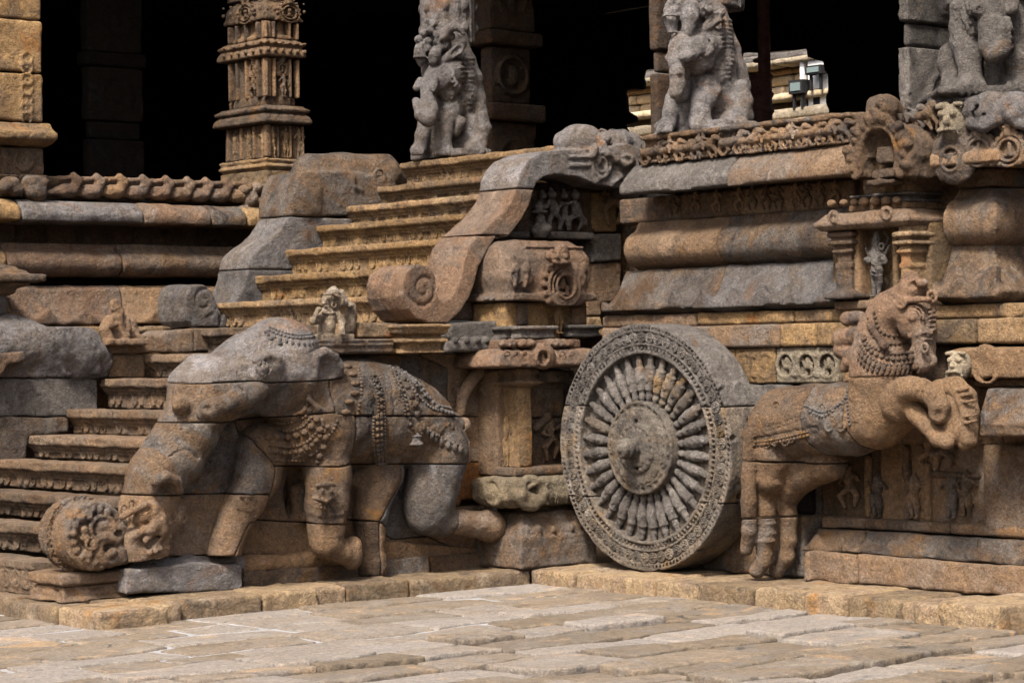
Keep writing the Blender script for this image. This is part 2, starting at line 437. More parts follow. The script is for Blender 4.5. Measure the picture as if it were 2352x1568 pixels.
def paving():
    root = thing('courtyard_paving', (0, 0, 0), None, None, kind='structure')
    rnd = random.Random(11)
    # rows run along x (away to the right); the mortar bed lies between the stones
    mesh_obj('mortar_bed', [(-9, -1.5, -.007), (.06, -1.5, -.007), (.06, .12, -.007), (-9, .12, -.007), (-3.2, .12, -.007), (-3.05, 3, -.007), (-9, 3, -.007)],
             [], [[0, 1, 2, 3], [3, 4, 5, 6]], M['mortar'], root, False)
    mesh_obj('earth_bed', [(-9, -9, -.034), (.2, -9, -.034), (.2, -1.5, -.034), (-9, -1.5, -.034)], [], [[0, 1, 2, 3]], M['earth'], root, False)
    y = .10
    rows = []
    while y > -6.8:
        h = rnd.uniform(.27, .44)
        rows.append((y, y - h)); y -= h
    yy = .10
    up = []
    while yy < 2.6:
        h = rnd.uniform(.34, .5)
        up.append((yy + h, yy)); yy += h
    wob = {}
    def wy(x, yb):
        return yb + .05 * math.sin(x * 1.7 + yb * 7) + .03 * math.sin(x * 4.3 + yb * 3) + .02 * math.sin(x * 9.1 + yb * 5)
    def stone_at(x0, x1, y1, y0, far):
        jx = [rnd.uniform(-.05, .05) for _ in range(2)]
        xs0, xs1 = x0, x1
        n = 5
        top = [(xs0 + (xs1 - xs0) * i / (n - 1), 0) for i in range(n)]
        pl = [(x, wy(x, y1) if y1 < .09 or y1 > .11 else y1) for x, _ in top] + [(x + .035 * math.sin(y0 * 9 + x * 3), wy(x, y0)) for x, _ in reversed(top)]
        gap = rnd.choice((.004, .007, .012, .024)) if far else rnd.uniform(.010, .026)
        pl = np.array(pl); c = pl.mean(0)
        lift = rnd.uniform(-.004, .009) if far else rnd.uniform(-.012, .028)
        tx, ty = rnd.uniform(-.012, .012), rnd.uniform(-.018, .018)
        m = .04
        S = Sculpt([pl[:, 0].min() - m, pl[:, 1].min() - m, -.08], [pl[:, 0].max() + m, pl[:, 1].max() + m, .06], .0115)
        def fn(X, Y, Z):
            a = poly_sdf(X, Y, pl) + gap + .004 + .012 * noise_grid([X, Y, np.zeros(1)], 8, c[0]) + .006 * noise_grid([X, Y, np.zeros(1)], 23, c[0])
            b = Z - lift - tx * (X - c[0]) - ty * (Y - c[1]) - .0035 * noise_grid([X, Y, np.zeros(1)], 5, c[1]) - .0015 * noise_grid([X, Y, np.zeros(1)], 17, c[1])
            r = .008
            a = a + r; b = b + r
            return np.maximum(np.sqrt(np.maximum(a, 0) ** 2 + np.maximum(b, 0) ** 2) + np.minimum(np.maximum(a, b), 0) - r, -.06 - Z)
        S.put(S.lo, S.hi, fn, 0)
        S.mesh('paving_stone', M['paving'], root, adapt=.0)
    for r, (y1, y0) in enumerate(rows):
        # only the wedge the camera can plausibly see
        xmin = -4.9 + (-y1) * .35 - 1.2; xmin = max(xmin, -6.6)
        x = xmin + rnd.uniform(0, .5)
        while x < .06:
            L = rnd.uniform(.42, .92)
            x1 = x + L
            if x1 > -.25: x1 = .055
            d = (CAM[0] - x) ** 2 + (CAM[1] - y1) ** 2
            if d > 60: stone_at(x, x1, y1, y0, y1 > -1.6)
            x = x1
            if x1 >= .05: break
    for (y1, y0) in up:
        x = -3.27 if y0 < 1.3 else -3.2
        while x > -6:
            L = rnd.uniform(.5, .9)
            stone_at(x - L, x, y1, y0, True)
            x -= L
paving()

def kerb():
    root = thing('kerb', (0, 0, 0), None, None, kind='structure')
    rnd = random.Random(5)
    A = frame(0, 0, 1)
    # elephant side, front edge runs along x from the outer corner
    def kb(x0, x1, y0, y1, z=ZK, mat='kerb'):
        j = rnd.uniform(-.008, .006)
        stone_block('kerb_stone', root, M[mat], [(x0 + .003, y0), (x1 - .003, y0), (x1 - .003, y1), (x0 + .003, y1)], 2, -.06, z + j, vox=.013, rnd=.02, amp=.008, freq=9)
    us = [(384, 2446), (565, 2405), (650, 2397), (1000, 2367), (1243, 2349), (1348, 2335), (1634, 2315), (2153, 2279)]
    xs = [PZ(a * .57422, b * .57422, ZK)[0] for a, b in us]; ys = [.02, .10, .16, .15, .18, .19, .17]
    xs[-1] = .06
    for a, b, y in zip(xs[:-1], xs[1:], ys): kb(a, b, y - .03, .75 if a > -2.9 else .45)
    # left end, runs back along y
    kb(-3.30, -3.0, .45, 1.05); kb(-3.24, -2.9, 1.055, 1.8); kb(-3.2, -2.9, 1.8, 2.7)
    kb(-3.0, -2.6, .46, .60)
    # wheel side, front edge runs along y
    vs = [2153, 2280, 2601, 2776, 2995, 3208, 3384, 3603, 3822]
    yy = [PZ(a * .57422, (2279 + (a - 2153) * .083) * .57422, ZK)[1] for a in vs]
    yy[0] = .14
    for i, (a, b) in enumerate(zip(yy[:-1], yy[1:])):
        x = .06 + .01 * i + rnd.uniform(-.012, .012)
        stone_block('kerb_stone', root, M['kerb'], [(x, b + .003), (x, a - .003), (.8, a - .003), (.8, b + .003)], 2, -.06, ZK + rnd.uniform(-.008, .006), vox=.013, rnd=.02, amp=.007, freq=9)
    e = yy[-1]
    stone_block('kerb_stone', root, M['kerb'], [(-.03, e - .42), (-.02, e - .006), (.8, e - .006), (.8, e - .42)], 2, -.08, ZK + .035, vox=.013, rnd=.02, amp=.007, freq=9)
    stone_block('kerb_stone', root, M['kerb'], [(.05, e - 1.6), (.05, e - .43), (.8, e - .43), (.8, e - 1.6)], 2, -.08, ZK, vox=.016, rnd=.02, amp=.007, freq=9)
kerb()

# ================================================================== PLATFORM OF THE PORCH (faces the wheel and the horse)
def zB(v, x, u=1680): return PX(u, v, x)[2]
plat = thing('porch_platform', (.64, -1.5, .1), 'moulded stone platform of the porch behind the wheel and the horse', 'platform')
H_ = frame(2500, 900, 1.4737)          # enlargements of the photograph the coordinates were read from
TF = frame(2600, 0, 1.568)
def yB(u, x, v=600): return PX(u, v, x)[1]
def courseB(name, prof, us, xf, mats, v=600, **kw):
    ys = [u if u < 5 else yB(u, xf, v) for u in us]
    for i, (a, b) in enumerate(zip(ys[:-1], ys[1:])):
        stone_block(name, plat, M[mats[i % len(mats)]], prof, 1, b, a, **kw)
YEND = -3.05           # outer corner of the platform
xF = .80
FR = [(xF - .02, zB(357, xF)), (xF - .02, zB(350, xF)), (xF, zB(347, xF)), (xF, zB(305, xF)), (xF - .045, zB(301, xF)), (xF - .045, zB(292, xF)), (xF - .02, zB(289, xF)), (1.6, zB(289, xF)), (1.6, zB(357, xF))]
zc0, zc1, zc2 = zB(357, .80), zB(404, .70), zB(426, .69)
CO = [(.82, zc0 - .003), (1.6, zc0 - .003), (1.6, zc2), (1.0, zc2 + .02), (.68, zc2), (.685, zc1), (.73, zc1 + .06), (.80, zc0 - .02)]
def plan_put(S, rects, prof, rnd=.006, k=0, cut=False, off0=None):
    """moulding prof = [(outward, z)...] run round rectangular plans (xa, xb, ya, yb), mitred at the corners"""
    prof = np.array(prof, dtype=float)
    mn = min(prof[:, 0].min(), 0); mx = prof[:, 0].max()
    inner = -2.0
    zs0, zs1 = prof[:, 1].min(), prof[:, 1].max()
    P = [(inner, zs0)] + [tuple(p) for p in prof] + [(inner, zs1)]
    for (xa, xb, ya, yb) in rects:
        lo = np.array([xa - mx, ya - mx, zs0]); hi = np.array([xb + mx, yb + mx, zs1])
        def fn(X, Y, Z):
            s = np.maximum(np.maximum(xa - X, X - xb), np.maximum(ya - Y, Y - yb))
            return poly_sdf(s, Z, P) + rnd * 0 
        S.put(lo, hi, fn, k, cut)
def plan_block(name, parent, mat, rects, prof, vox=.013, amp=.004, freq=8, extra=None, clip=None, loc=None):
    mx = max(p[0] for p in prof) + (.11 if extra else .03)
    lo = [min(r[0] for r in rects) - mx, min(r[2] for r in rects) - mx, min(p[1] for p in prof) - .03]
    hi = [max(r[1] for r in rects) + mx, max(r[3] for r in rects) + mx, max(p[1] for p in prof) + .03]
    if clip:
        lo = [max(lo[i], clip[0][i]) for i in range(3)]; hi = [min(hi[i], clip[1][i]) for i in range(3)]
    S = Sculpt(lo, hi, vox)
    plan_put(S, rects, prof)
    if extra: extra(S)
    S.rough(amp, freq, seed=random.random() * 40)
    return S.mesh(name, M[mat] if isinstance(mat, str) else mat, parent, loc=loc)

# courses of the middle stretch (left of the shrine), then the corner bay on the right
Z = lambda v: zB(v, .8)
rollc = (Z(514) + Z(602)) / 2; rollr = (Z(514) - Z(602)) / 2
def arc(cx, cz, r, a0, a1, n=9):
    return [(cx + r * math.cos(R(a0 + (a1 - a0) * i / n)), cz + r * math.sin(R(a0 + (a1 - a0) * i / n))) for i in range(n + 1)]
RO = [(1.6, Z(608)), (.93, Z(608)), (.93, rollc - rollr - .005)] + [(.93 - rollr * 1.0 * math.cos(R(a)), rollc + rollr * math.sin(R(a))) for a in range(-80, 81, 16)] + [(.93, rollc + rollr + .02), (.95, Z(492)), (1.6, Z(492))]
RE = [(.99, Z(492)), (.99, zc2 + .0), (1.6, zc2), (1.6, Z(492))]
LO = [(1.6, Z(716)), (.80, Z(716)), (.745, Z(706)), (.715, Z(696)), (.735, Z(688)), (.785, Z(670)), (.83, Z(648)), (.868, Z(625)), (.89, Z(611)), (.90, Z(608)), (1.6, Z(608))]
def wave_lip(S, ts, zt, zv, zb, x0, x1, axis=0, rnd=.018, k=.02):
    """the upturned lotus tips: a lip whose top edge swings down between pointed tips"""
    ts = sorted(ts); top = []
    for a, b in zip(ts[:-1], ts[1:]):
        for i in range(10):
            t = i / 10; q = abs(2 * t - 1); top.append((a + (b - a) * t, zv + (zt - zv) * q ** 1.7))
    top.append((ts[-1], zt))
    S.prism([(ts[0], zb)] + top + [(ts[-1], zb)], axis, x0, x1, rnd, k)
def petals(ys):
    def ex(S): wave_lip(S, ys, Z(660), Z(696), Z(706), .700, .752, rnd=.003, k=.02)
    return ex
def carve_frieze(S): pass
courseB('frieze_block', FR, [1478, 1656, 1874, 1965], xF, ['brown', 'mixed', 'brown'], v=330, amp=.007, freq=9, rnd=.02)
courseB('cornice_block', CO, [1425, 1672, 1955], .7, ['grey', 'mixed'], v=420, rnd=.008)
courseB('recess_block', RE, [1420, 1560, 1700, 1830, 1960], .99, ['brown'], v=470)
courseB('roll_moulding', RO, [1432, 1647, 1925], .82, ['brown', 'mixed'], v=560, amp=.006, freq=5)
pet = [yB(u, .77, 680) for u in (1385, 1445, 1496, 1562, 1628, 1695, 1765, 1837, 1900, 1960)]
us = [1408, 1642, 1930]
for (a, b) in zip(us[:-1], us[1:]):
    ya, yb = yB(a, .78, 660), yB(b, .78, 660)
    stone_block('lotus_moulding', plat, M['mixed' if a < 1500 else 'bluish'], LO, 1, yb, ya, amp=.008, freq=6, extra=petals(pet))
F1 = [(.75, Z(746)), (.75, Z(717)), (1.6, Z(717)), (1.6, Z(746))]
F2 = [(.71, Z(799)), (.71, Z(747)), (1.6, Z(747)), (1.6, Z(799))]
courseB('fillet_block', F1, [1380, 1600, 1822, 1990, 2140, 2360, 2500], .75, ['mixed', 'ochre', 'ochre', 'ochre', 'step'], v=728, rnd=.01)
courseB('plinth_block', F2, [1380, 1592, 1790, 1873, 2000, 2240, 2370, 2500], .71, ['mixed', 'mixed', 'ochre', 'ochre', 'step', 'step'], v=770, rnd=.016)
RB = [(.74, Z(879)), (.74, Z(800)), (1.6, Z(800)), (1.6, Z(879))]
yy = [yB(u, .74, 840) for u in (1560, 1688, 1782, 1925)]
def scroll_carving(ya, yb, mat, n, holes):
    zc, h = (Z(879) + Z(800)) / 2, (Z(800) - Z(879)) / 2
    def ex(S):
        for i in range(n):
            y = ya + (yb - ya) * (i + .5) / n
            r = min(h * .68, abs(yb - ya) / n * .43)
            if holes: S.cyl((.74, y, zc), 0, r, .035, k=.006, cut=True)
            S.ring((.742, y, zc), 0, r, .011, k=.008)
            if i: S.ell((.745, y + (ya - yb) / n / 2, zc + h * .55), (.02, .03, .02), k=.01); S.ell((.745, y + (ya - yb) / n / 2, zc - h * .55), (.02, .03, .02), k=.01)
            # a small dancing figure inside the roundel
            S.ell((.76, y, zc + r * .45), (.02, .017, .02), k=.01)
            S.chain([(.76, y, zc + r * .3, .018), (.76, y + .01, zc - r * .1, .022)], k=.012)
            S.chain([(.76, y, zc - r * .1, .014), (.76, y - r * .4, zc - r * .25, .011), (.76, y - r * .3, zc - r * .7, .009)], k=.008)
            S.chain([(.76, y, zc - r * .1, .014), (.76, y + r * .4, zc - r * .35, .011), (.76, y + r * .2, zc - r * .75, .009)], k=.008)
            S.chain([(.76, y, zc + r * .25, .01), (.76, y + r * .5, zc + r * .1, .009), (.76, y + r * .55, zc + r * .45, .008)], k=.008)
            S.chain([(.76, y, zc + r * .25, .01), (.76, y - r * .5, zc + r * .15, .009), (.76, y - r * .3, zc - r * .05, .008)], k=.008)
    stone_block('scroll_relief_block', plat, M[mat], RB, 1, yb, ya, vox=.009, amp=.004, extra=ex)
scroll_carving(yy[0], yy[1], 'ochre', 3, False)
scroll_carving(yy[1], yy[2], 'ochre', 2, False)
scroll_carving(yy[2], yy[3], 'pale', 3, True)
stone_block('packing_block', plat, M['grey'], [(.66, Z(955)), (.66, Z(882)), (1.6, Z(882)), (1.6, Z(955))], 1, yB(1800, .66, 900), yB(1690, .66, 900), rnd=.03, amp=.012)
courseB('backing_block', [(.86, Z(1010)), (.86, Z(880)), (1.6, Z(880)), (1.6, Z(1010))], [1640, 1800, 1960, 2120, 2300, 2500], .86, ['brown', 'mixed'], v=950)
courseB('neck_block', [(.79, Z(880)), (.79, Z(800)), (1.6, Z(800)), (1.6, Z(880))], [1926, 2060, 2170], .79, ['brown'], v=840)
# lower wall right of the horse
courseB('wall_block', [(.90, zB(1215, .9, 2100)), (.90, Z(1006)), (1.6, Z(1006)), (1.6, zB(1215, .9, 2100))], [1400, 1700, 1885, 2020, 2130, 2265], .9, ['brown', 'mixed', 'brown'], v=1100)
def strain(ya, yb, z0, z1, x): return None
zl = lambda v, x: zB(v, x, 2100)
courseB('step_block', [(.80, zl(1222, .8)), (.80, zl(1197, .8)), (1.6, zl(1197, .8)), (1.6, zl(1222, .8))], [1885, 1985, 2180, 2400], .8, ['mixed', 'brown'], v=1205, rnd=.01)
LB = [(.715, zl(1281, .7)), (.70, zl(1274, .7)), (.745, zl(1250, .73)), (.78, zl(1226, .78)), (1.6, zl(1222, .8)), (1.6, zl(1281, .7))]
def lowpet(S):
    y = math.floor(S.lo[1] / .2) * .2
    wave_lip(S, [y + .2 * i for i in range(int((S.hi[1] - S.lo[1]) / .2) + 3)], zl(1240, .7), zl(1273, .7), zl(1280, .7), .682, .73, rnd=.003, k=.015)
uB = [1860, 1975, 2230, 2480]
for a, b in zip(uB[:-1], uB[1:]):
    stone_block('lotus_base_block', plat, M['brown' if a < 1900 else 'mixed'], LB, 1, yB(b, .72, 1250), yB(a, .72, 1250), amp=.006, extra=lowpet)
uB = [1845, 1968, 2500]
for a, b in zip(uB[:-1], uB[1:]):
    stone_block('base_block', plat, M['mixed'], [(.645, ZK), (.645, zl(1283, .645)), (1.6, zl(1283, .645)), (1.6, ZK)], 1, yB(b, .645, 1320), yB(a, .645, 1320), amp=.009, freq=6, rnd=.015)
stone_block('base_block', plat, M['mixed'], [(.72, ZK), (.72, .48), (1.6, .48), (1.6, ZK)], 1, yB(1848, .72, 1320), yB(1500, .72, 1290), amp=.006)
stone_block('base_block', plat, M['dark'], [(.86, .48), (.86, Z(1000)), (1.6, Z(1000)), (1.6, .48)], 1, yB(1850, .8, 1200), .6, amp=.006)  # near-black colour puts in the shade behind wheel and horse
# stretch right of the shrine with the outer corner
ys, ye = yB(2142, .70, 400), yB(2293, .70, 400) + .10
rc_ = [(.80, 3.2, ye, ys + 2)]
def cornerbay(name, prof, mat, clipy=None, vox=.014, **kw):
    return plan_block(name, plat, mat, [(.80, 3.0, ye, ys + 1.0)], [(.80 - x, z) for x, z in prof], clip=([-1, -9, -1], [1.9, ys if clipy is None else clipy, 9]), vox=vox, **kw)
def outl(prof): # profiles above are closed polygons: keep the outward face, bottom to top
    p = [q for q in prof if q[0] < 1.5]
    return sorted(p, key=lambda q: q[1])
cornerbay('cornice_block', [(.73, zc2), (.68, zc2 + .002), (.685, zc1), (.73, zc1 + .06), (.80, zc0 - .01)], 'mixed')
cornerbay('recess_block', [(.93, Z(470)), (.93, zc2 - .003)], 'mixed', vox=.02)
cornerbay('roll_moulding', [(.93, Z(608)), (.93, rollc - rollr - .005)] + [(.93 - rollr * 1.15 * math.cos(R(a)), rollc + .04 + rollr * 1.2 * math.sin(R(a))) for a in range(-78, 79, 12)] + [(.95, Z(472))], 'mixed', amp=.006, freq=5)
def bigpet(S):
    wave_lip(S, [ys + .05, ys - .17, ys - .45, ye - .06], Z(640), Z(692), Z(704), .69, .75, rnd=.004, k=.03)
cornerbay('lotus_moulding', [(.79, Z(716)), (.73, Z(704)), (.71, Z(692)), (.74, Z(680)), (.80, Z(655)), (.84, Z(635)), (.87, Z(612)), (.885, Z(595)), (.90, Z(583))], 'mixed', amp=.008, freq=6, extra=bigpet)
cornerbay('frieze_block', [(.86, zB(372, .8)), (.86, zB(283, .8))], 'brown', vox=.016)
# platform floor
def solid(name, parent, x0, x1, y0, y1, z0, z1, mat):
    v = [(x, y, z) for x in (x0, x1) for y in (y0, y1) for z in (z0, z1)]
    f = [(0, 1, 3, 2), (4, 6, 7, 5), (0, 4, 5, 1), (2, 3, 7, 6), (0, 2, 6, 4), (1, 5, 7, 3)]
    return mesh_obj(name, v, [], f, M[mat], parent, False)
solid('core', plat, 1.05, 3.6, ye + .3, -.32, ZK, 2.82, 'brown')
stone_block('core', plat, M['mixed'], [(.70, .3), (.70, 2.0), (1.6, 2.0), (1.6, .3)], 1, .90, 1.3, vox=.03, rnd=.01, amp=.008)
stone_block('core', plat, M['brown'], [(1.0, 2.0), (1.0, 2.6), (2.2, 2.6), (2.2, 2.0)], 1, .90, 1.3, vox=.03, rnd=.01, amp=.008)
stone_block('core', plat, M['mixed'], [(1.4, 2.6), (1.4, 2.86), (3, 2.86), (3, 2.6)], 1, .70, 1.2, vox=.03, rnd=.01, amp=.008)
stone_block('core', plat, M['brown'], [(1.62, .3), (1.62, 2.6), (2.4, 2.6), (2.4, .3)], 1, -.5, 1.0, vox=.04, rnd=.01, amp=.008)
# ================================================================== SMALL RELIEF CARVINGS (panel frame: x right, z up, relief towards -y)
def pxy(fr, pts, y):
    return [tuple(PY(*fr(a, b), y)[[0, 2]]) for a, b in pts]
def pyz(fr, pts, x):
    return [tuple(PX(*fr(a, b), x)[[1, 2]]) for a, b in pts]
V_ = lambda a, b: (a, b)
Z1, Z2, Z4, Z5 = frame(0, 0, 1.568), frame(1300, 0, 1.568), frame(0, 900, 1.568), frame(1200, 900, 1.568)
Z6, ZM, ZL, ZR = frame(2500, 900, 1.4737), frame(1200, 1700, 1.5207), frame(0, 1700, 1.5207), frame(2600, 1700, 1.5207)
ZN, ZE, ZT, ZH = frame(1850, 700, 1.96), frame(380, 1200, 1.3636), frame(1300, 1350, 1.65), frame(2900, 1050, 1.2063)

def proto(S, name, mat):
    """a mesh shared by alike carvings; the first object is removed, copies are linked where they stand"""
    o = S.mesh(name, M[mat], None)
    me = o.data; bpy.data.objects.remove(o); return (name, me)
def put(pr, parent, p, face='A', s=1.0, flip=False, mat=None):
    name, me = pr
    if mat:
        key = me.name + mat
        m2 = bpy.data.meshes.get(key)
        if m2 is None:
            m2 = me.copy(); m2.name = key; m2.materials.clear(); m2.materials.append(M[mat])
        me = m2
    o = bpy.data.objects.new(name, me); COL.objects.link(o); o.parent = parent
    o.location = np.array(p, dtype=float) - root_loc(parent)
    if face == 'B': o.rotation_euler.z = R(-90)
    s3 = (s, s, s) if not hasattr(s, '__len__') else s
    o.scale = (-s3[0] if flip else s3[0], s3[1], s3[2])
    return o
def beast(kind, seed=0):
    """prancing beast, .26 m long, .19 m tall, facing +x; kind 0 horse with rider, 1 lion, 2 bull"""
    S = Sculpt((-.16, -.07, -.01), (.17, .04, .21), .0065)
    rr = random.Random(seed)
    S.chain([(-.09, -.01, .10, .035), (.05, -.01, .105, .034)], k=.02)
    S.chain([(.05, -.015, .11, .032), (.10, -.02, .15, .024)], k=.02)
    S.chain([(.10, -.025, .155, .022), (.145, -.028, .135, .013)], k=.012)
    for x0, x1, x2 in ((-.10, -.12, -.10), (-.07, -.05, -.075), (.05, .04, .065), (.07, .115, .10)):
        x1 += rr.uniform(-.012, .012)
        S.chain([(x0, -.012, .09, .020), (x1, -.016, .045, .012), (x2, -.016, .008, .010)], k=.012)
    S.chain([(-.12, -.005, .11, .012), (-.145, -.005, .14, .009), (-.13, -.005, .17, .011)], k=.01)
    if kind == 0:
        S.chain([(-.01, -.03, .12, .02), (0, -.02, .17, .018)], k=.01); S.ell((.005, -.025, .19, ), (.017, .017, .018), k=.006)
        S.chain([(0, -.035, .16, .009), (.05, -.04, .145, .008)], k=.006); S.chain([(0, -.045, .12, .012), (.02, -.05, .07, .01)], k=.006)
    elif kind == 1:
        for i in range(7):
            a = i / 6 * 2.6 - .6; S.ell((.085 + .035 * math.cos(a + 1.5), -.03, .14 + .035 * math.sin(a + 1.5)), (.012, .012, .012), k=.006)
        S.ell((.13, -.04, .15), (.018, .02, .018), k=.008)
    else:
        S.ell((.03, -.02, .145), (.03, .022, .022), k=.015); S.chain([(.10, -.03, .17, .008), (.12, -.035, .20, .005)], k=.005)
    S.rough(.003, 22, seed)
    return S
BEASTS = {}
for k_ in range(3):
    BEASTS[k_] = proto(beast(k_, k_), 'carved_beast', 'brown')
def figure(seed=0, pose='stand'):
    """a deity in relief, 1 m tall unit, about .36 wide"""
    S = Sculpt((-.42, -.17, -.02), (.42, .08, 1.03), .018)
    rr = random.Random(seed); hs = .04 * (1 if seed % 2 else -1)
    cx = 0
    S.chain([(cx, -.02, .80, .075), (cx - hs * .3, -.02, .68, .085), (cx, -.02, .58, .06), (cx + hs, -.02, .50, .085)], k=.05)
    S.chain([(cx - .09, -.02, .78, .05), (cx + .09, -.02, .78, .05)], k=.04)
    S.ell((cx, -.035, .885), (.052, .06, .062), k=.02)
    S.chain([(cx, -.02, .93, .05), (cx, -.02, 1.0, .022)], k=.015)
    for s_ in (-1, 1): S.ell((cx + s_ * .062, -.03, .87), (.018, .02, .03), k=.01)
    if pose == 'stand':
        S.chain([(hs - .045, -.03, .48, .066), (hs * .4 - .05, -.035, .26, .048), (-.05, -.03, .06, .032)], k=.03)
        S.chain([(hs + .045, -.03, .48, .066), (.07, -.05, .26, .048), (.05, -.03, .06, .032)], k=.03)
        S.ell((-.06, -.06, .02), (.035, .05, .022), k=.02); S.ell((.06, -.06, .02), (.035, .05, .022), k=.02)
    elif pose == 'dance':
        S.chain([(hs - .05, -.03, .48, .066), (-.19, -.05, .33, .05), (-.10, -.03, .07, .032)], k=.03)
        S.chain([(hs + .05, -.03, .48, .066), (.20, -.06, .36, .05), (.12, -.03, .10, .032)], k=.03)
    else:  # seated
        S.chain([(-.03, -.04, .48, .07), (-.2, -.08, .46, .055), (-.05, -.1, .40, .04)], k=.03)
        S.chain([(.04, -.04, .48, .07), (.17, -.09, .42, .055), (.15, -.08, .2, .04)], k=.03)
    a = rr.uniform(-.1, .25)
    S.chain([(-.12, -.02, .76, .036), (-.2, -.03, .62 + a * .4, .03), (-.12 - a * .2, -.08, .62 + a, .026)], k=.015)
    a = rr.uniform(-.15, .25)
    S.chain([(.12, -.02, .76, .036), (.2, -.03, .60 + a * .4, .03), (.13 + a * .5, -.08, .58 + a, .026)], k=.015)
    for z in (.545, .70): S.chain([(-.08, -.08, z, .010), (0, -.10, z - .02, .010), (.08, -.08, z, .010)], k=.008)
    S.rough(.006, 12, seed)
    return S
FIGS = [proto(figure(i, p_), 'carved_figure', 'brown') for i, p_ in enumerate(['stand', 'dance', 'stand', 'dance', 'sit', 'stand'])]
def rosette():
    S = Sculpt((-.05, -.03, -.05), (.05, .02, .05), .0045)
    S.ring((0, 0, 0), 1, .036, .006, k=.004)
    S.ell((0, -.003, 0), (.010, .012, .010), k=.003)
    for i in range(8):
        a = i * math.pi / 4; S.ell((.021 * math.cos(a), 0, .021 * math.sin(a)), (.0085, .008, .0085), k=.003)
    return S
ROS = proto(rosette(), 'rosette', 'grey')
def kudu():
    """horseshoe arch ornament, unit radius .1 with finial"""
    S = Sculpt((-.17, -.06, -.13), (.17, .03, .24), .008)
    S.ell((0, .02, .01), (.13, .04, .13), k=.01)
    S.cyl((0, -.02, 0), 1, .07, .03, k=.006, cut=True)
    S.ring((0, -.018, 0), 1, .078, .012, k=.006); S.ring((0, -.012, 0), 1, .112, .012, k=.006)
    for i in range(13):
        a = R(-50 + i * 280 / 12); S.ell((.125 * math.cos(a), -.005, .125 * math.sin(a)), (.02, .018, .02), k=.008)
    S.chain([(0, -.01, .12, .035), (0, -.012, .17, .028), (0, -.005, .215, .012)], k=.015)
    for s_ in (-1, 1):
        S.ell((s_ * .025, -.035, .165), (.012, .012, .012), k=.004); S.chain([(s_ * .04, -.01, .14, .012), (s_ * .07, -.008, .17, .01), (s_ * .05, -.008, .195, .008)], k=.008)
        S.chain([(s_ * .10, 0, -.07, .022), (s_ * .14, -.005, -.09, .018)], k=.01)
    S.chain([(0, -.005, .03, .016), (0, -.005, -.02, .02)], k=.008); S.ell((0, -.01, .045), (.014, .014, .015), k=.004)
    S.chain([(-.035, -.005, -.035, .012), (.035, -.005, -.035, .012)], k=.008)
    S.rough(.002, 25, 2)
    return S
KUDU = proto(kudu(), 'arch_ornament', 'brown')

# animals along the porch frieze
fr_blocks = [c for c in plat.children if c.name.startswith('frieze_block')]
for i, (u, v) in enumerate([(1508, 385), (1545, 379), (1585, 376), (1622, 372), (1690, 363), (1725, 359), (1757, 357), (1792, 352), (1828, 348), (1866, 344), (1898, 340), (1925, 338)]):
    p = PX(u, v - 6, .80)
    put(BEASTS[[1, 0, 2, 0, 1][i % 5]], fr_blocks[0 if u < 1650 else (1 if u < 1870 else 2)], (p[0], p[1], p[2] - .0), 'B', s=(1.05, .95, .86), mat='mixed' if i % 3 else 'brown')
for i, (u, v) in enumerate([(2092, 308), (2125, 303)]):
    p = PX(u, v, .80); put(BEASTS[i], fr_blocks[-1], p, 'B', s=(1, 1.1, .95), mat='mixed')
# dancers in the recess below the cornice
rb = [c for c in plat.children if c.name.startswith('recess_block')]
for i, u in enumerate((1550, 1600, 1648, 1700, 1730, 1762, 1790, 1830, 1855, 1885, 1920)):
    p = PX(u, 497 - (u - 1550) * .06, .99)
    put(FIGS[(i * 2 + 1) % 4], rb[min(i // 3, 3)], p, 'B', s=(.19, .22, .17))
for i, (u, v) in enumerate([(2020, 1188), (1955, 1170), (2105, 1190), (2140, 1088), (2175, 1090), (2190, 1190), (2225, 1185)]):
    p = PX(u, v, .90)
    put(FIGS[i % 6], plat, p, 'B', s=(.36, .5, .27), mat='mixed')
# pilaster frames of the lower panels
for u, v0, v1, w_ in [(1985, 1045, 1190, .05), (2075, 1020, 1195, .05), (2122, 1060, 1198, .05), (2252, 1012, 1206, .0)]:
    y = yB(u, .88, 1100)
    if w_: stone_block('pilaster', plat, M['brown'], [(.865, zB(v1, .88, u)), (.865, zB(v0, .88, u)), (.95, zB(v0, .88, u)), (.95, zB(v1, .88, u))], 1, y - w_, y, rnd=.01, amp=.005)
stone_block('pilaster', plat, M['mixed'], [(.80, zl(1210, .8)), (.80, zl(1015, .8)), (1.2, zl(1015, .8)), (1.2, zl(1210, .8))], 1, yB(2256, .8, 1100) - 1.2, yB(2256, .8, 1100), rnd=.015, amp=.006)
stone_block('rail', plat, M['brown'], [(.87, zl(1095, .88)), (.87, zl(1080, .88)), (.95, zl(1080, .88)), (.95, zl(1095, .88))], 1, yB(2250, .88, 1100), yB(2122, .88, 1100), rnd=.01)

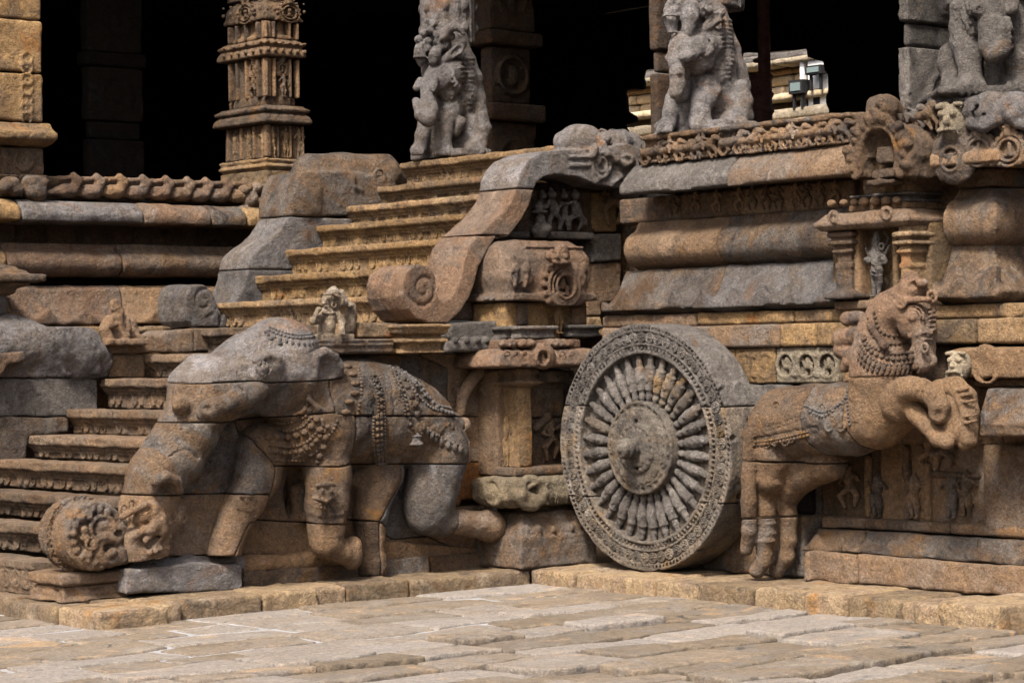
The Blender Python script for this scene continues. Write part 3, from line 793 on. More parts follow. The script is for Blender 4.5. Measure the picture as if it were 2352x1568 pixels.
# slab on the right whose rounded nose overhangs the lower panels
sh = thing('side_shrine_cornice', (.55, -3, 1.0), 'thick stone eave slab on the right edge, level with the raised front legs of the horse', 'cornice')
zr = lambda v, x: PX(2300, v, x)[2]
stone_block('eave_block', sh, M['mixed'], [(.52, zr(1003, .5)), (.51, zr(980, .5)), (.50, zr(976, .5)), (.54, zr(940, .54)), (.60, zr(893, .6)), (.9, zr(888, .6)), (.9, zr(1003, .5))], 1, yB(2245, .52, 950) - 1.4, yB(2245, .52, 950), amp=.006)
stone_block('neck_block', sh, M['brown'], [(.70, zr(889, .6)), (.70, zr(868, .6)), (1.0, zr(868, .6)), (1.0, zr(889, .6))], 1, -4.5, yB(2150, .7, 870), amp=.006)
stone_block('carved_block', sh, M['brown'], [(.60, zr(868, .6)), (.59, zr(800, .6)), (1.0, zr(792, .6)), (1.0, zr(868, .6))], 1, -4.5, yB(2180, .6, 840), rnd=.02, amp=.008,
            extra=lambda S: (S.ring((.60, yB(2265, .6, 840), zr(838, .6)), 0, .10, .014, k=.01), S.ring((.60, yB(2265, .6, 840), zr(838, .6)), 0, .06, .012, k=.01)))
def face_mask(S, c, s=1.0):
    x, y, z = c
    S.ell((x, y, z), (.06 * s, .07 * s, .085 * s), k=.03)
    for d in (-1, 1):
        S.ell((x - .05 * s, y + d * .03 * s, z + .035 * s), (.02 * s, .02 * s, .018 * s), k=.006)
        S.chain([(x - .03 * s, y + d * .02 * s, z + .075 * s, .012 * s), (x - .04 * s, y + d * .065 * s, z + .07 * s, .012 * s)], k=.006)
        S.chain([(x - .05 * s, y + d * .04 * s, z - .03 * s, .011 * s), (x - .05 * s, y + d * .055 * s, z - .06 * s, .008 * s)], k=.005)
    S.ell((x - .065 * s, y, z + .005 * s), (.022 * s, .016 * s, .025 * s), k=.008)
    S.chain([(x - .06 * s, y - .045 * s, z - .035 * s, .010 * s), (x - .065 * s, y, z - .03 * s, .010 * s), (x - .06 * s, y + .045 * s, z - .035 * s, .010 * s)], k=.006)
    S.chain([(x - .065 * s, y - .03 * s, z - .055 * s, .012 * s), (x - .065 * s, y + .03 * s, z - .055 * s, .012 * s)], k=.0, cut=True)
q = PX(2205, 840, .57)
S = Sculpt(q - .12, q + .12, .007); face_mask(S, q, 1.0); S.rough(.004, 20); S.mesh('lion_face', M['pale'], sh)

# ================================================================== STAIRCASE
stairs = thing('staircase', (-1, 2.2, .1), 'long flight of moulded stone steps climbing right behind the elephant to the porch', 'staircase')
YF = 3.2
SP = [(60, 1000), (150, 940), (230, 870), (330, 815), (450, 755), (500, 695), (580, 635), (650, 575), (720, 520), (790, 475), (860, 430), (920, 375)]
XZ = [tuple(PY(u, v, YF)[[0, 2]]) for u, v in SP]
XZ = [(-3.08, PX(60, 1289, -3.08)[2]), (-2.79, PX(40, 1203, -2.79)[2]), (-2.50, PX(120, 1137, -2.50)[2]), (-2.22, PX(150, 1063.5, -2.22)[2])] + XZ
def step(i):
    x, z = XZ[i]; z0 = XZ[i - 1][1] if i else ZK
    h = z - z0
    y0 = .62 if i < 5 else (.78 if i < 9 else 1.0)
    y1 = YF + (.03 if i > 3 else 1.5)
    if i == 0: y0 = 1.05
    if i > 3: y1 = YF + .02
    if i == len(XZ) - 1: y0 = .9
    t = .045 if i > 8 else .055
    prof = [(x + .068, z0), (x + .068, z - t - .062), (x + .050, z - t - .056), (x + .050, z - t - .042), (x + .036, z - t - .034), (x + .008, z - t - .004), (x, z - t + .008), (x, z), (x + .75, z), (x + .75, z0)]
    if i == 0: prof = [(x, z0), (x, z - .05), (x - .015, z - .045), (x - .015, z), (x + .7, z), (x + .7, z0)]
    mat = 'step' if i > 8 else 'lowstep'
    if i in (9, 11, 10, 13, 12): mat = 'ochre' if i in (10, 11, 12, 14) else 'step'
    rr = random.Random(i)
    S = Sculpt((x - .03, y0 - .03, z0 - .02), (x + (.22 if i not in (4, 15) else .42), y1 + .02, z + .03), .0088)
    S.prism(prof, 1, y0, y1, .008)
    if i:
        y = y0 + .02
        while y < y1 - .02:                       # beaded lip and scallops under the nosing
            S.ell((x + .016, y, z - t - .022), (.026, .016, .015), k=.002, cut=True)
            y += .045
        y = y0 + .08
        while y < y1 - .12:                       # looped garlands on the riser
            g = rr.choice((2, 2, 3))
            for j in range(g):
                yc = y + j * .085
                if yc > y1 - .06: break
                zc = z0 + h * .26
                S.chain([(x + .062, yc - .026, zc + .045, .0095), (x + .060, yc - .026, zc, .0095), (x + .060, yc - .015, zc - .022, .0095), (x + .060, yc, zc - .03, .0095),
                         (x + .060, yc + .015, zc - .022, .0095), (x + .060, yc + .026, zc, .0095), (x + .062, yc + .026, zc + .045, .0095)], k=.003)
                S.chain([(x + .062, yc, zc + .04, .007), (x + .062, yc, zc - .005, .011)], k=.003)
            y += g * .085 + rr.uniform(.05, .16)
        for _ in range(5 if i < 9 else 3):        # broken nosing
            yc = rr.uniform(y0, y1)
            S.ell((x - .012, yc, z - rr.uniform(.0, .05)), (.022, rr.uniform(.05, .16), .03), k=.012, cut=True)
        for _ in range(2):
            yc = rr.uniform(y0 + .3, y1 - .2); S.box((x, yc, z), (.3, .0035, .3), 0, cut=True)
    else:
        y = y0 + .1
        while y < y1:
            zc = (z0 + z) / 2 - .01
            S.ring((x, y, zc), 0, .05, .011, k=.006); S.ring((x, y + .01, zc), 0, .02, .01, k=.006)
            S.chain([(x, y + .05, zc + .05, .01), (x, y + .085, zc, .01), (x, y + .05, zc - .05, .01)], k=.006)
            y += .13
    S.rough(.0048, 8, i * 3.3, .6)
    S.mesh('step', M[mat], stairs)
for i in range(len(XZ)): step(i)
# coarse core under the steps, out of sight
for i in range(1, len(XZ) - 1):
    pass
x, z = XZ[-1]
stone_block('landing_slab', stairs, M['step'], [(x + .38, z - .12), (x + .38, z - .004), (x + 1.6, z - .004), (x + 1.6, z - .12)], 1, .8, YF + .1, vox=.03)

# ================================================================== WALL LEFT OF THE STAIRS (y = 4.4)
wl = thing('hall_plinth', (-1, 4.4, .1), 'moulded stone base wall of the hall beyond the stairs, with worn beasts along its top', 'plinth wall')
zA = lambda v, y, u=300: PY(u, v, y)[2]
xA = lambda u, y, v=500: PY(u, v, y)[0]
def courseA(name, prof, us, yf, mats, v=500, **kw):
    xs = [xA(u, yf, v) for u in us]
    for i, (a, b) in enumerate(zip(xs[:-1], xs[1:])):
        stone_block(name, wl, M[mats[i % len(mats)]], prof, 0, a, b, **kw)
courseA('frieze_block', [(4.42, zA(463, 4.4)), (4.42, zA(440, 4.4)), (4.38, zA(425, 4.4)), (4.36, zA(412, 4.4)), (5.2, zA(412, 4.4)), (5.2, zA(463, 4.4))], [-260, 40, 108, 370, 560, 640], 4.4, ['brown', 'brown', 'mixed'], v=430, rnd=.015, amp=.006)
courseA('cornice_block', [(4.26, zA(514, 4.2)), (4.2, zA(512, 4.2)), (4.19, zA(495, 4.2)), (4.22, zA(478, 4.2)), (4.32, zA(466, 4.3)), (5.0, zA(466, 4.3)), (5.0, zA(514, 4.2))], [-260, 52, 332, 487, 570, 700], 4.2, ['ochre', 'bluish', 'red', 'mixed'], v=490, rnd=.02, amp=.008)
courseA('recess_block', [(4.62, zA(566, 4.4)), (4.62, zA(508, 4.2)), (5.0, zA(508, 4.2)), (5.0, zA(566, 4.4))], [-260, 40, 110, 310, 460, 640], 4.6, ['brown'], v=540)
rc2, rr2 = (zA(578, 4.25) + zA(636, 4.25)) / 2, (zA(578, 4.25) - zA(636, 4.25)) / 2
courseA('roll_moulding', [(4.9, rc2 - rr2)] + [(4.36 - rr2 * 1.1 * math.cos(R(a)), rc2 + rr2 * math.sin(R(a))) for a in range(-85, 86, 17)] + [(4.36, zA(563, 4.36)), (4.9, zA(563, 4.36))], [-260, 18, 285, 640], 4.25, ['ochre', 'red', 'brown'], v=600, amp=.008, freq=5, rnd=.012)
courseA('neck_block', [(4.55, zA(658, 4.4)), (4.55, zA(630, 4.4)), (5, zA(630, 4.4)), (5, zA(658, 4.4))], [-260, 300, 640], 4.5, ['dark'], v=645)  # shade of this narrow gap is put into the near-black colour
def pet2(S):
    x = math.floor(S.lo[0] / .31) * .31
    wave_lip(S, [x + .31 * i for i in range(int((S.hi[0] - S.lo[0]) / .31) + 3)], zA(712, 4.2), zA(738, 4.2), zA(744, 4.2), 4.11, 4.17, axis=1, rnd=.004, k=.015)
courseA('lotus_moulding', [(5, zA(747, 4.2)), (4.20, zA(747, 4.2)), (4.13, zA(741, 4.2)), (4.13, zA(736, 4.2)), (4.19, zA(722, 4.2)), (4.24, zA(700, 4.2)), (4.27, zA(680, 4.2)), (4.28, zA(665, 4.2)), (4.33, zA(655, 4.2)), (5, zA(655, 4.2))], [-260, 30, 290, 640], 4.2, ['ochre', 'red', 'brown'], v=700, amp=.011, freq=5, rnd=.02, extra=pet2)
courseA('base_block', [(4.08, zA(790, 4.1)), (4.08, zA(749, 4.1)), (5, zA(749, 4.1)), (5, zA(790, 4.1))], [-260, 120, 330, 640], 4.1, ['step', 'ochre', 'mixed'], v=765)
courseA('base_block', [(4.0, ZK), (4.0, zA(791, 4.1)), (5, zA(791, 4.1)), (5, ZK)], [-260, 200, 640], 4.0, ['brown'], v=765, vox=.03)
def crouching():
    """the worn beasts of the top course: a body with a raised neck"""
    S = Sculpt((-.19, -.13, -.02), (.19, .06, .21), .010)
    S.ell((.045, -.03, .055), (.11, .065, .055), k=.02)
    S.chain([(.11, -.04, .07, .05), (.135, -.05, .13, .036), (.10, -.05, .165, .03)], k=.02)
    S.chain([(-.06, -.02, .05, .035), (-.13, -.02, .035, .022)], k=.02)
    S.chain([(-.02, -.02, .15, .022), (.06, -.03, .155, .016)], k=.01)
    S.rough(.007, 13, 4)
    return S
CR = proto(crouching(), 'crouching_beast', 'brown')
fb = [c for c in wl.children if c.name.startswith('frieze_block')]
for i, (a, b) in enumerate([(240, 1245), (375, 1240), (520, 1245), (665, 1245), (810, 1250), (955, 1255), (1090, 1260), (1205, 1264), (1330, 1268), (1450, 1270)]):
    if i == 0: continue
    p = PY(*Z1(a, b), 4.41); put(CR, fb[2 if a < 1000 else 3], (p[0], p[1], p[2] - .01), s=(.92, 1.1, 1.02), mat='red' if i % 3 else 'brown')
S = Sculpt((-2.1, 4.2, 2.55), (-1.0, 4.5, 3.05), .012)
for a, b, r in [(60, 1150, .07), (90, 1195, .06), (20, 1180, .06), (215, 1200, .10), (190, 1140, .07), (260, 1150, .06), (240, 1225, .06)]:
    p = PY(*Z1(a, b), 4.32); S.ell(p, (r, .08, r * .8), k=.03)
S.rough(.012, 12, 1); S.mesh('worn_carving', M['mixed'], fb[1])
p = PY(*Z1(1565, 1270), 4.35)
S = Sculpt(p - .25, p + .25, .011)
for dx, dz, r in [(-.07, -.08, .06), (0, .02, .07), (.06, .12, .05), (-.06, .1, .04), (.02, -.12, .05), (.09, 0, .04)]: S.ell(p + np.array([dx, 0, dz]), (r, .07, r), k=.02)
S.rough(.01, 14, 3); S.mesh('worn_carving', M['mixed'], fb[3])
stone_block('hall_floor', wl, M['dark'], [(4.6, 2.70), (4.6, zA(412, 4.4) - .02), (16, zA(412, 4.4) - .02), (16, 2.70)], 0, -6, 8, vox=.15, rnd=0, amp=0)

# small shrine corner at the left edge of the picture
ls = thing('corner_shrine', (-2.3, 3.9, 1), 'small stone shrine pilaster with stepped eave and lotus base at the left edge', 'pilaster')
q0 = PY(*Z4(48, 500), 3.75)
zz = lambda b: PY(*Z4(60, b), 3.72)[2]
rect = [(q0[0] - .8, q0[0], 3.75, 4.3)]
plan_block('shaft', ls, 'grey', rect, [(0, zz(560)), (0, zz(440))])
plan_block('capital', ls, 'brown', rect, [(0, zz(441)), (.04, zz(430)), (.05, zz(400)), (.10, zz(385)), (.13, zz(368)), (.13, zz(361))])
plan_block('eave', ls, 'mixed', rect, [(.21, zz(360)), (.21, zz(310)), (.12, zz(306)), (.10, zz(285)), (.06, zz(282)), (.05, zz(262)), (.02, zz(258)), (-.02, zz(238))])
plan_block('lotus_base', ls, 'bluish', rect, [(.24, zz(760)), (.24, zz(700)), (.2, zz(690)), (.21, zz(640)), (.15, zz(610)), (.08, zz(575)), (.02, zz(560))])
# ================================================================== BANISTERS OF THE UPPER FLIGHT
YB_ = .55; BT = .40
ZY = frame(2200, 500, 4.355); ZQ = frame(600, 580, 1.96)
def spiral(S, c, r0, r1, turns, y, a0, r=.008, cut=True, sgn=1):
    n = int(turns * 14); pts = []
    for i in range(n + 1):
        t = i / n; a = a0 + sgn * t * turns * 2 * math.pi; q = r0 + (r1 - r0) * t
        pts.append((c[0] + q * math.cos(a), y, c[1] + q * math.sin(a), r * (1 - .3 * t)))
    S.chain(pts, k=.006, cut=cut)
ban = thing('stair_banister', (-.3, .75, 1.72), 'curved stone banister ending in a big spiral scroll, in front of the steps', 'banister')
low = pxy(Z5, [(1230, 72), (1182, 150), (1118, 262), (1098, 360), (1064, 450), (1012, 540), (940, 614), (790, 614), (735, 592), (682, 530), (650, 450), (642, 370), (662, 300), (712, 255), (765, 245), (822, 272), (850, 330), (856, 400), (868, 458), (905, 482), (960, 440), (992, 380), (1016, 300), (1030, 220), (1060, 130), (1112, 66)], YB_)
midp = pxy(Z2, [(1310, 1190), (1285, 1280), (1240, 1370), (1150, 1486), (965, 1470), (1030, 1410), (1110, 1340), (1170, 1260), (1200, 1180)], YB_)
top = pxy(Z2, [(1310, 1190), (1328, 1145), (1375, 1108), (1440, 1095), (1600, 1112), (1700, 1160), (1870, 1180), (1905, 1120), (1975, 1050), (1985, 930), (1900, 900), (1700, 930), (1470, 940), (1380, 950), (1290, 990), (1238, 1050), (1210, 1110), (1200, 1180)], YB_)
S = Sculpt((-1.1, .30, 1.68), (1.75, 1.05, 3.12), .0105)
for p_ in (low, midp, top): S.prism(p_, 1, YB_, YB_ + BT, .006)
for yy_ in (.13, .26):
    path = pxy(Z5, [(720, 250), (765, 243), (822, 270), (850, 330)], YB_)
    path = pxy(Z2, [(1470, 940), (1380, 950), (1290, 990), (1238, 1050), (1210, 1110), (1200, 1180), (1170, 1260), (1110, 1340), (1030, 1410), (965, 1470)], YB_) + pxy(Z5, [(1112, 66), (1060, 130), (1030, 220), (1016, 300), (992, 380), (960, 440)], YB_)
    S.chain([(a, YB_ + yy_, b, .008) for a, b in path], k=.003, cut=True)
    S.chain([(a, YB_ + yy_, b, .008) for a, b in pxy(Z5, [(822, 272), (765, 245), (712, 255), (662, 300), (642, 370), (650, 450), (682, 530), (735, 592)], YB_)], k=.003, cut=True)
ctr = PY(*Z5(775, 398), YB_)
spiral(S, (ctr[0], ctr[2]), .125, .015, 1.6, YB_, R(200), .012, sgn=1)
# worn yali head over the top end
q = lambda a, b, y: PY(*ZY(a, b), y)
def blob(S, fr, pts, y, k=.02, cut=False):
    for a, b, r in pts: S.ell(PY(*fr(a, b), y), (r, r, r), k=k, cut=cut)
c1, c2 = q(230, 290, .74), q(760, 260, .74)
S.chain([(*q(240, 290, .74), .075), (*q(450, 260, .74), .10), (*q(640, 290, .72), .105), (*q(790, 380, .70), .09)], k=.05)
S.chain([(*q(940, 270, .70), .065), (*q(1180, 280, .70), .080), (*q(1400, 340, .72), .085), (*q(1480, 480, .72), .10)], k=.03)
for i, a in enumerate((900, 985, 1075, 1165, 1255, 1345)):
    S.ring(q(a, 275, .70), 0, .078, .009, k=.004, cut=(i % 2 == 1))
S.chain([(*q(840, 200, .62), .02), (*q(925, 340, .56), .022), (*q(1010, 500, .53), .022), (*q(1150, 610, .53), .022), (*q(1300, 700, .53), .02), (*q(1450, 670, .54), .015)], k=.02)
blob(S, ZY, [(975, 240, .042), (1100, 405, .04), (1210, 480, .042)], .60, k=.01)
S.ell(q(1380, 590, .53), (.06, .03, .035), rot=(0, R(25), 0), k=.02); S.ell(q(1370, 590, .50), (.04, .03, .022), rot=(0, R(25), 0), k=.008, cut=True)
S.chain([(*q(780, 400, .535), .03), (*q(740, 520, .535), .028)], k=.02)
for r_ in (.05, .085): S.ring((*q(900, 700, YB_ - .002)[:1], YB_ - .005, q(900, 700, YB_)[2]), 1, r_, .010, k=.01)
S.ell(q(850, 600, .545), (.022, .02, .045), k=.01)
S.chain([(*q(830, 960, .55), .014), (*q(950, 900, .55), .014), (*q(1030, 760, .55), .012)], k=.01)
for b in (395, 440, 480, 515, 620, 660, 770): S.chain([(*q(330, b, YB_), .007), (*q(680, b - 6, YB_), .007)], k=.004, cut=True)
for i in range(9): S.ell(q(350 + i * 42, 555, YB_), (.012, .012, .012), k=.006)
for i in range(9): S.ell(q(350 + i * 42, 700, YB_), (.014, .012, .016), k=.006)
S.chain([(*q(1180, 760, .545), .014), (*q(1240, 900, .545), .018), (*q(1120, 1000, .545), .014)], k=.01)
S.rough(.0035, 8, 3)
z1 = PY(*Z2(1200, 1183), YB_)[2]; z2 = PY(*Z2(1000, 1474), YB_)[2]
S.part('volute', 'red', ban, [(-2, 1), (2, 1), (2, z2), (-2, z2)])
S.part('middle_block', 'red', ban, [(-2, z2), (2, z2), (2, z1), (-2, z1)])
S.part('yali_head', 'bluish', ban, [(-2, z1), (2, z1), (2, 4), (-2, 4)])

fbn = thing('stair_banister', (-.3, 3.3, 1.72), 'blue-grey stone banister with a scroll, on the far side of the steps', 'banister')
YC = 3.17
S = Sculpt((-1.2, 3.0, 1.6), (1.9, 3.70, 3.1), .0125)
fl = pxy(ZQ, [(340, 1434), (300, 1380), (285, 1290), (285, 1180), (315, 1110), (380, 1084), (450, 1100), (500, 1160), (522, 1240), (550, 1425)], YC)
S.prism(fl, 1, YC, YC + BT, .006)
sl_ = pxy(ZQ, [(545, 1432), (600, 1290), (665, 1226), (722, 1130), (750, 1060), (766, 968), (800, 870), (880, 790), (960, 735), (1040, 640), (1085, 566), (1900, 566), (1900, 700), (1000, 1432)], YC)
sl_ = [tuple(p) for p in smooth_line([np.array(q_) for q_ in sl_[:11]], 5)] + sl_[11:]
S.prism(sl_, 1, YC, YC + BT, .006)
for yy_ in (.13, .26): S.chain([(a, YC + yy_, b, .010) for a, b in sl_[:-3]], k=.003, cut=True)
tp_ = pxy(ZQ, [(1105, 558), (1110, 430), (1135, 300), (1190, 210), (1300, 205), (1560, 200), (1700, 230), (1900, 250), (1960, 330), (1960, 470), (1740, 540), (1500, 560)], YC)
S.prism(tp_, 1, YC, YC + BT + .05, .02)
S.chain([(*PY(*ZQ(1250, 200), YC + .22), .13), (*PY(*ZQ(1500, 215), YC + .22), .15), (*PY(*ZQ(1800, 240), YC + .22), .17), (*PY(*ZQ(1880, 280), YC + .22), .14)], k=.06)
S.ell(PY(*ZQ(1240, 420), YC), (.12, .025, .13), k=.05)
S.ring(PY(*ZQ(1800, 240), YC + .01), 1, .05, .016, k=.01)
S.chain([(*PY(*ZQ(1590, 250), YC), .02), (*PY(*ZQ(1600, 330), YC), .018), (*PY(*ZQ(1660, 360), YC), .015)], k=.01)
for b in (240, 270, 300, 340): S.ring(PY(*ZQ(1510, 290), YC), 1, (b - 225) * .0008 + .01, .005, k=.004, cut=True)
ctr = PY(*ZQ(425, 1222), YC)
spiral(S, (ctr[0], ctr[2]), .125, .015, 1.5, YC, R(280), .012, sgn=1)
S.rough(.007, 7, 9)
z1 = PY(*ZQ(1100, 560), YC)[2]; z2 = PY(*ZQ(770, 975), YC)[2]
S.part('volute', 'bluish', fbn, [(-2, 1), (2, 1), (2, z2), (-2, z2)])
S.part('middle_block', 'bluish', fbn, [(-2, z2), (2, z2), (2, z1), (-2, z1)])
S.part('yali_head', 'mixed', fbn, [(-2, z1), (2, z1), (2, 4), (-2, 4)])

# ------------------------------------------------------------------ lower balustrade on the far side, its elephant seen from behind
lb = thing('lower_balustrade', (-2, 3.3, .6), 'grey stone balustrade at the left edge, topped by a worn beast head', 'balustrade')
def slabA(name, parent, mat, fr, pts, y, th, vox=.014, amp=.006, extra=None, rnd=.012, freq=7):
    """a block whose face (read from the photograph) lies on the plane y and whose body is th deep"""
    P = pxy(fr, pts, y)
    a = np.array(P)
    S = Sculpt((a[:, 0].min() - .15, y - .15, a[:, 1].min() - .04), (a[:, 0].max() + .15, y + th + .04, a[:, 1].max() + .12), vox)
    S.prism(P, 1, y, y + th, rnd)
    if extra: extra(S)
    S.rough(amp, freq, random.random() * 50)
    return S.mesh(name, M[mat], parent)
slabA('stone_block', lb, 'grey', Z4, [(-420, 958), (618, 960), (618, 1198), (-420, 1202)], 3.18, .35, amp=.004)
slabA('stone_block', lb, 'mixed', Z4, [(-420, 1206), (428, 1206), (436, 1300), (300, 1312), (180, 1330), (180, 1478), (-420, 1490)], 3.16, .36, amp=.012)
slabA('stone_block', lb, 'mixed', Z4, [(-420, 1494), (150, 1494), (60, 1640), (-420, 1650)], 3.18, .36, amp=.01)
slabA('stone_block', lb, 'brown', Z4, [(682, 818), (905, 812), (912, 958), (684, 958)], 3.19, .35)
def beasthead(S):
    y = 3.17
    S.chain([(*PY(*Z4(-300, 760), y + .15), .2), (*PY(*Z4(90, 740), y + .15), .2), (*PY(*Z4(300, 720), y + .15), .23), (*PY(*Z4(480, 800), y + .12), .2), (*PY(*Z4(590, 830), y + .1), .14)], k=.06)
    S.ell(PY(*Z4(270, 660), y + .16), (.22, .17, .16), k=.05)
    for a, b, r in [(470, 760, .05), (520, 800, .06), (570, 760, .05), (600, 830, .05), (560, 870, .05), (500, 870, .045), (620, 790, .045), (470, 830, .04), (540, 720, .045), (600, 900, .05)]:
        S.ell(PY(*Z4(a, b), y - .02), (r, r * .8, r), k=.015)
    S.ring(PY(*Z4(430, 890), y - .01), 1, .05, .016, k=.01); S.ring(PY(*Z4(530, 800), y - .05), 1, .04, .012, k=.01)
    for i in range(14): S.ell(PY(*Z4(110 + i * 27, 700 + 3 * i * (i - 6) * .25), y - .02), (.014, .014, .014), k=.006)
slabA('beast_head', lb, 'bluish', Z4, [(-420, 790), (20, 760), (300, 760), (640, 760), (676, 860), (676, 952), (-420, 955)], 3.17, .36, vox=.012, amp=.009, extra=beasthead, freq=12)
slabA('broken_block', lb, 'red', Z4, [(-420, 795), (150, 795), (160, 850), (60, 880), (10, 952), (-420, 952)], 3.06, .1, amp=.008)
slabA('ledge_slab', lb, 'mixed', Z4, [(645, 735), (850, 680), (1010, 688), (1060, 655), (1218, 650), (1218, 800), (680, 806)], 3.16, .38, amp=.009)
slabA('moulded_block', lb, 'brown', Z4, [(1224, 648), (1438, 645), (1438, 680), (1425, 690), (1425, 745), (1445, 750), (1445, 795), (1224, 797)], 3.14, .40, amp=.004)
slabA('top_slab', lb, 'step', Z4, [(425, 640), (1060, 636), (1100, 655), (840, 690), (640, 705), (430, 680)], 3.45, .5, amp=.006)
sf = thing('seated_statue', (*PY(*Z4(745, 740), 3.22)[:2], PY(*Z4(745, 740), 3.22)[2]), 'small worn seated statue in dark stone on the ledge below the far scroll', 'statue')
P0 = PY(*Z4(745, 740), 3.2)
S = Sculpt(P0 - (.24, .2, .06), P0 + (.24, .2, .45), .009)
w_ = lambda a, b, y=3.16: PY(*Z4(a, b), y)
S.chain([(*w_(740, 655), .055), (*w_(735, 590), .055)], k=.03); S.ell(w_(742, 545), (.042, .045, .05), k=.015)
S.chain([(*w_(725, 515), .045), (*w_(715, 490), .035)], k=.01)
S.chain([(*w_(685, 600), .04), (*w_(665, 650), .045), (*w_(680, 710), .05)], k=.02)
S.ell(w_(755, 700), (.07, .07, .045), k=.02); S.chain([(*w_(790, 600), .03), (*w_(800, 650), .028), (*w_(770, 680), .025)], k=.015)
S.chain([(*w_(700, 590, 3.1), .022), (*w_(700, 630, 3.1), .02), (*w_(730, 620, 3.08), .018)], k=.01)
S.box(w_(750, 735, 3.2), (.16, .14, .022), .008, k=.01); S.chain([(*w_(820, 620, 3.25), .05), (*w_(830, 700, 3.25), .06)], k=.02)
S.rough(.007, 18, 2); S.mesh('figure', M['mixed'], sf)

# ------------------------------------------------------------------ side wall of the stairs above the elephant
sw = thing('stair_side_wall', (0, .8, 1.7), 'stone blocks and ledge of the stair side, between the elephant and the scroll banister', 'wall')
slabA('wall_slab', sw, 'red', ZN, [(-60, 1135), (200, 1135), (222, 1000), (240, 600), (330, 500), (0, 480), (-200, 900), (-300, 1135)], .74, .12, amp=.003)
slabA('wall_slab', sw, 'mixed', ZN, [(212, 1036), (316, 1040), (318, 1135), (180, 1140)], .66, .2)
slabA('dark_slab', sw, 'mixed', ZN, [(250, 590), (272, 490), (440, 505), (360, 580)], .66, .2)
slabA('figure_panel', sw, 'brown', ZN, [(500, 110), (1012, 130), (1020, 430), (1040, 500), (440, 500), (440, 300)], .80, .3)
slabA('panel_ledge', sw, 'grey', ZN, [(700, 440), (1040, 452), (1038, 505), (690, 498)], .72, .1, amp=.003)
slabA('panel_ledge', sw, 'grey', ZN, [(380, 440), (540, 445), (535, 498), (380, 492)], .72, .1, amp=.003)
slabA('figure_panel', sw, 'ochre', ZN, [(1018, 135), (1215, 140), (1215, 450), (1060, 450), (1020, 420)], .80, .3)
slabA('dark_block', sw, 'grey', ZN, [(1062, 458), (1250, 455), (1252, 668), (1025, 684), (1040, 510)], .76, .3)
slabA('corner_block', sw, 'mixed', ZN, [(1026, 690), (1252, 676), (1250, 900), (1170, 1000), (1095, 1005), (1095, 1108), (980, 1110), (975, 930), (1026, 925)], .78, .3)
slabA('corner_block', sw, 'step', ZN, [(985, 1112), (1090, 1112), (1098, 1180), (1300, 1178), (1300, 1270), (985, 1270)], .66, .3)
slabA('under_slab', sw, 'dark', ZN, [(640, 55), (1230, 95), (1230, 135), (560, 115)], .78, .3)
pn = [c for c in sw.children if c.name.startswith('figure_panel')]
def bigfig(S):
    w = lambda a, b, y=.76: PY(*ZN(a, b), y)
    # pot on a stand
    S.ell(w(615, 430, .71), (.078, .07, .055), k=.01); S.ell(w(610, 350, .73), (.032, .04, .05), k=.02); S.cyl(w(605, 290, .73), 2, .06, .010, k=.008); S.cyl(w(610, 480, .71), 2, .045, .010, k=.006); S.ell(w(600, 255, .73), (.03, .03, .035), k=.01)
    # figures leaning over it
    def man(h, t, p, legs, arms, s=1.0):
        s *= .74
        S.ell(w(*h, .73), (.032 * s, .035, .037 * s), k=.01); S.chain([(*w(h[0] - 3, h[1] - 28, .74), .022 * s), (*w(h[0] - 8, h[1] - 45, .75), .012)], k=.012)
        S.chain([(*w(*t), .038 * s), (*w(*p), .034 * s)], k=.02)
        for L in legs: S.chain([(*w(x, y, .745), .024 * s - .004 * i) for i, (x, y) in enumerate(L)], k=.012)
        for L in arms: S.chain([(*w(x, y, .725), .016 * s - .002 * i) for i, (x, y) in enumerate(L)], k=.008)
    man((700, 155), (700, 215), (715, 300), [[(700, 320), (680, 360), (690, 420)], [(735, 310), (770, 350), (770, 430)]], [[(680, 200), (660, 250), (620, 270)], [(720, 210), (750, 270), (735, 330)]])
    man((630, 165), (615, 215), (600, 260), [], [[(600, 220), (640, 255), (650, 200)]], .8)
    man((885, 160), (880, 235), (890, 310), [[(880, 320), (830, 350), (845, 420)], [(905, 320), (945, 360), (910, 430)]], [[(860, 215), (820, 225), (780, 215)], [(905, 230), (930, 300), (965, 350), (970, 385)]], 1.15)
    man((800, 165), (805, 240), (800, 330), [[(790, 340), (760, 420)], [(815, 340), (830, 430)]], [[(790, 220), (760, 250)]], .85)
P0 = PY(*ZN(780, 300), .76)
S = Sculpt(P0 - (.62, .14, .40), P0 + (.50, .04, .42), .008); bigfig(S); S.rough(.004, 20, 8); S.mesh('carved_figure', M['grey'], pn[0])
p = PY(*ZN(1170, 420), .795); put(FIGS[3], pn[1], p, s=(.42, .4, .40), mat='brown')
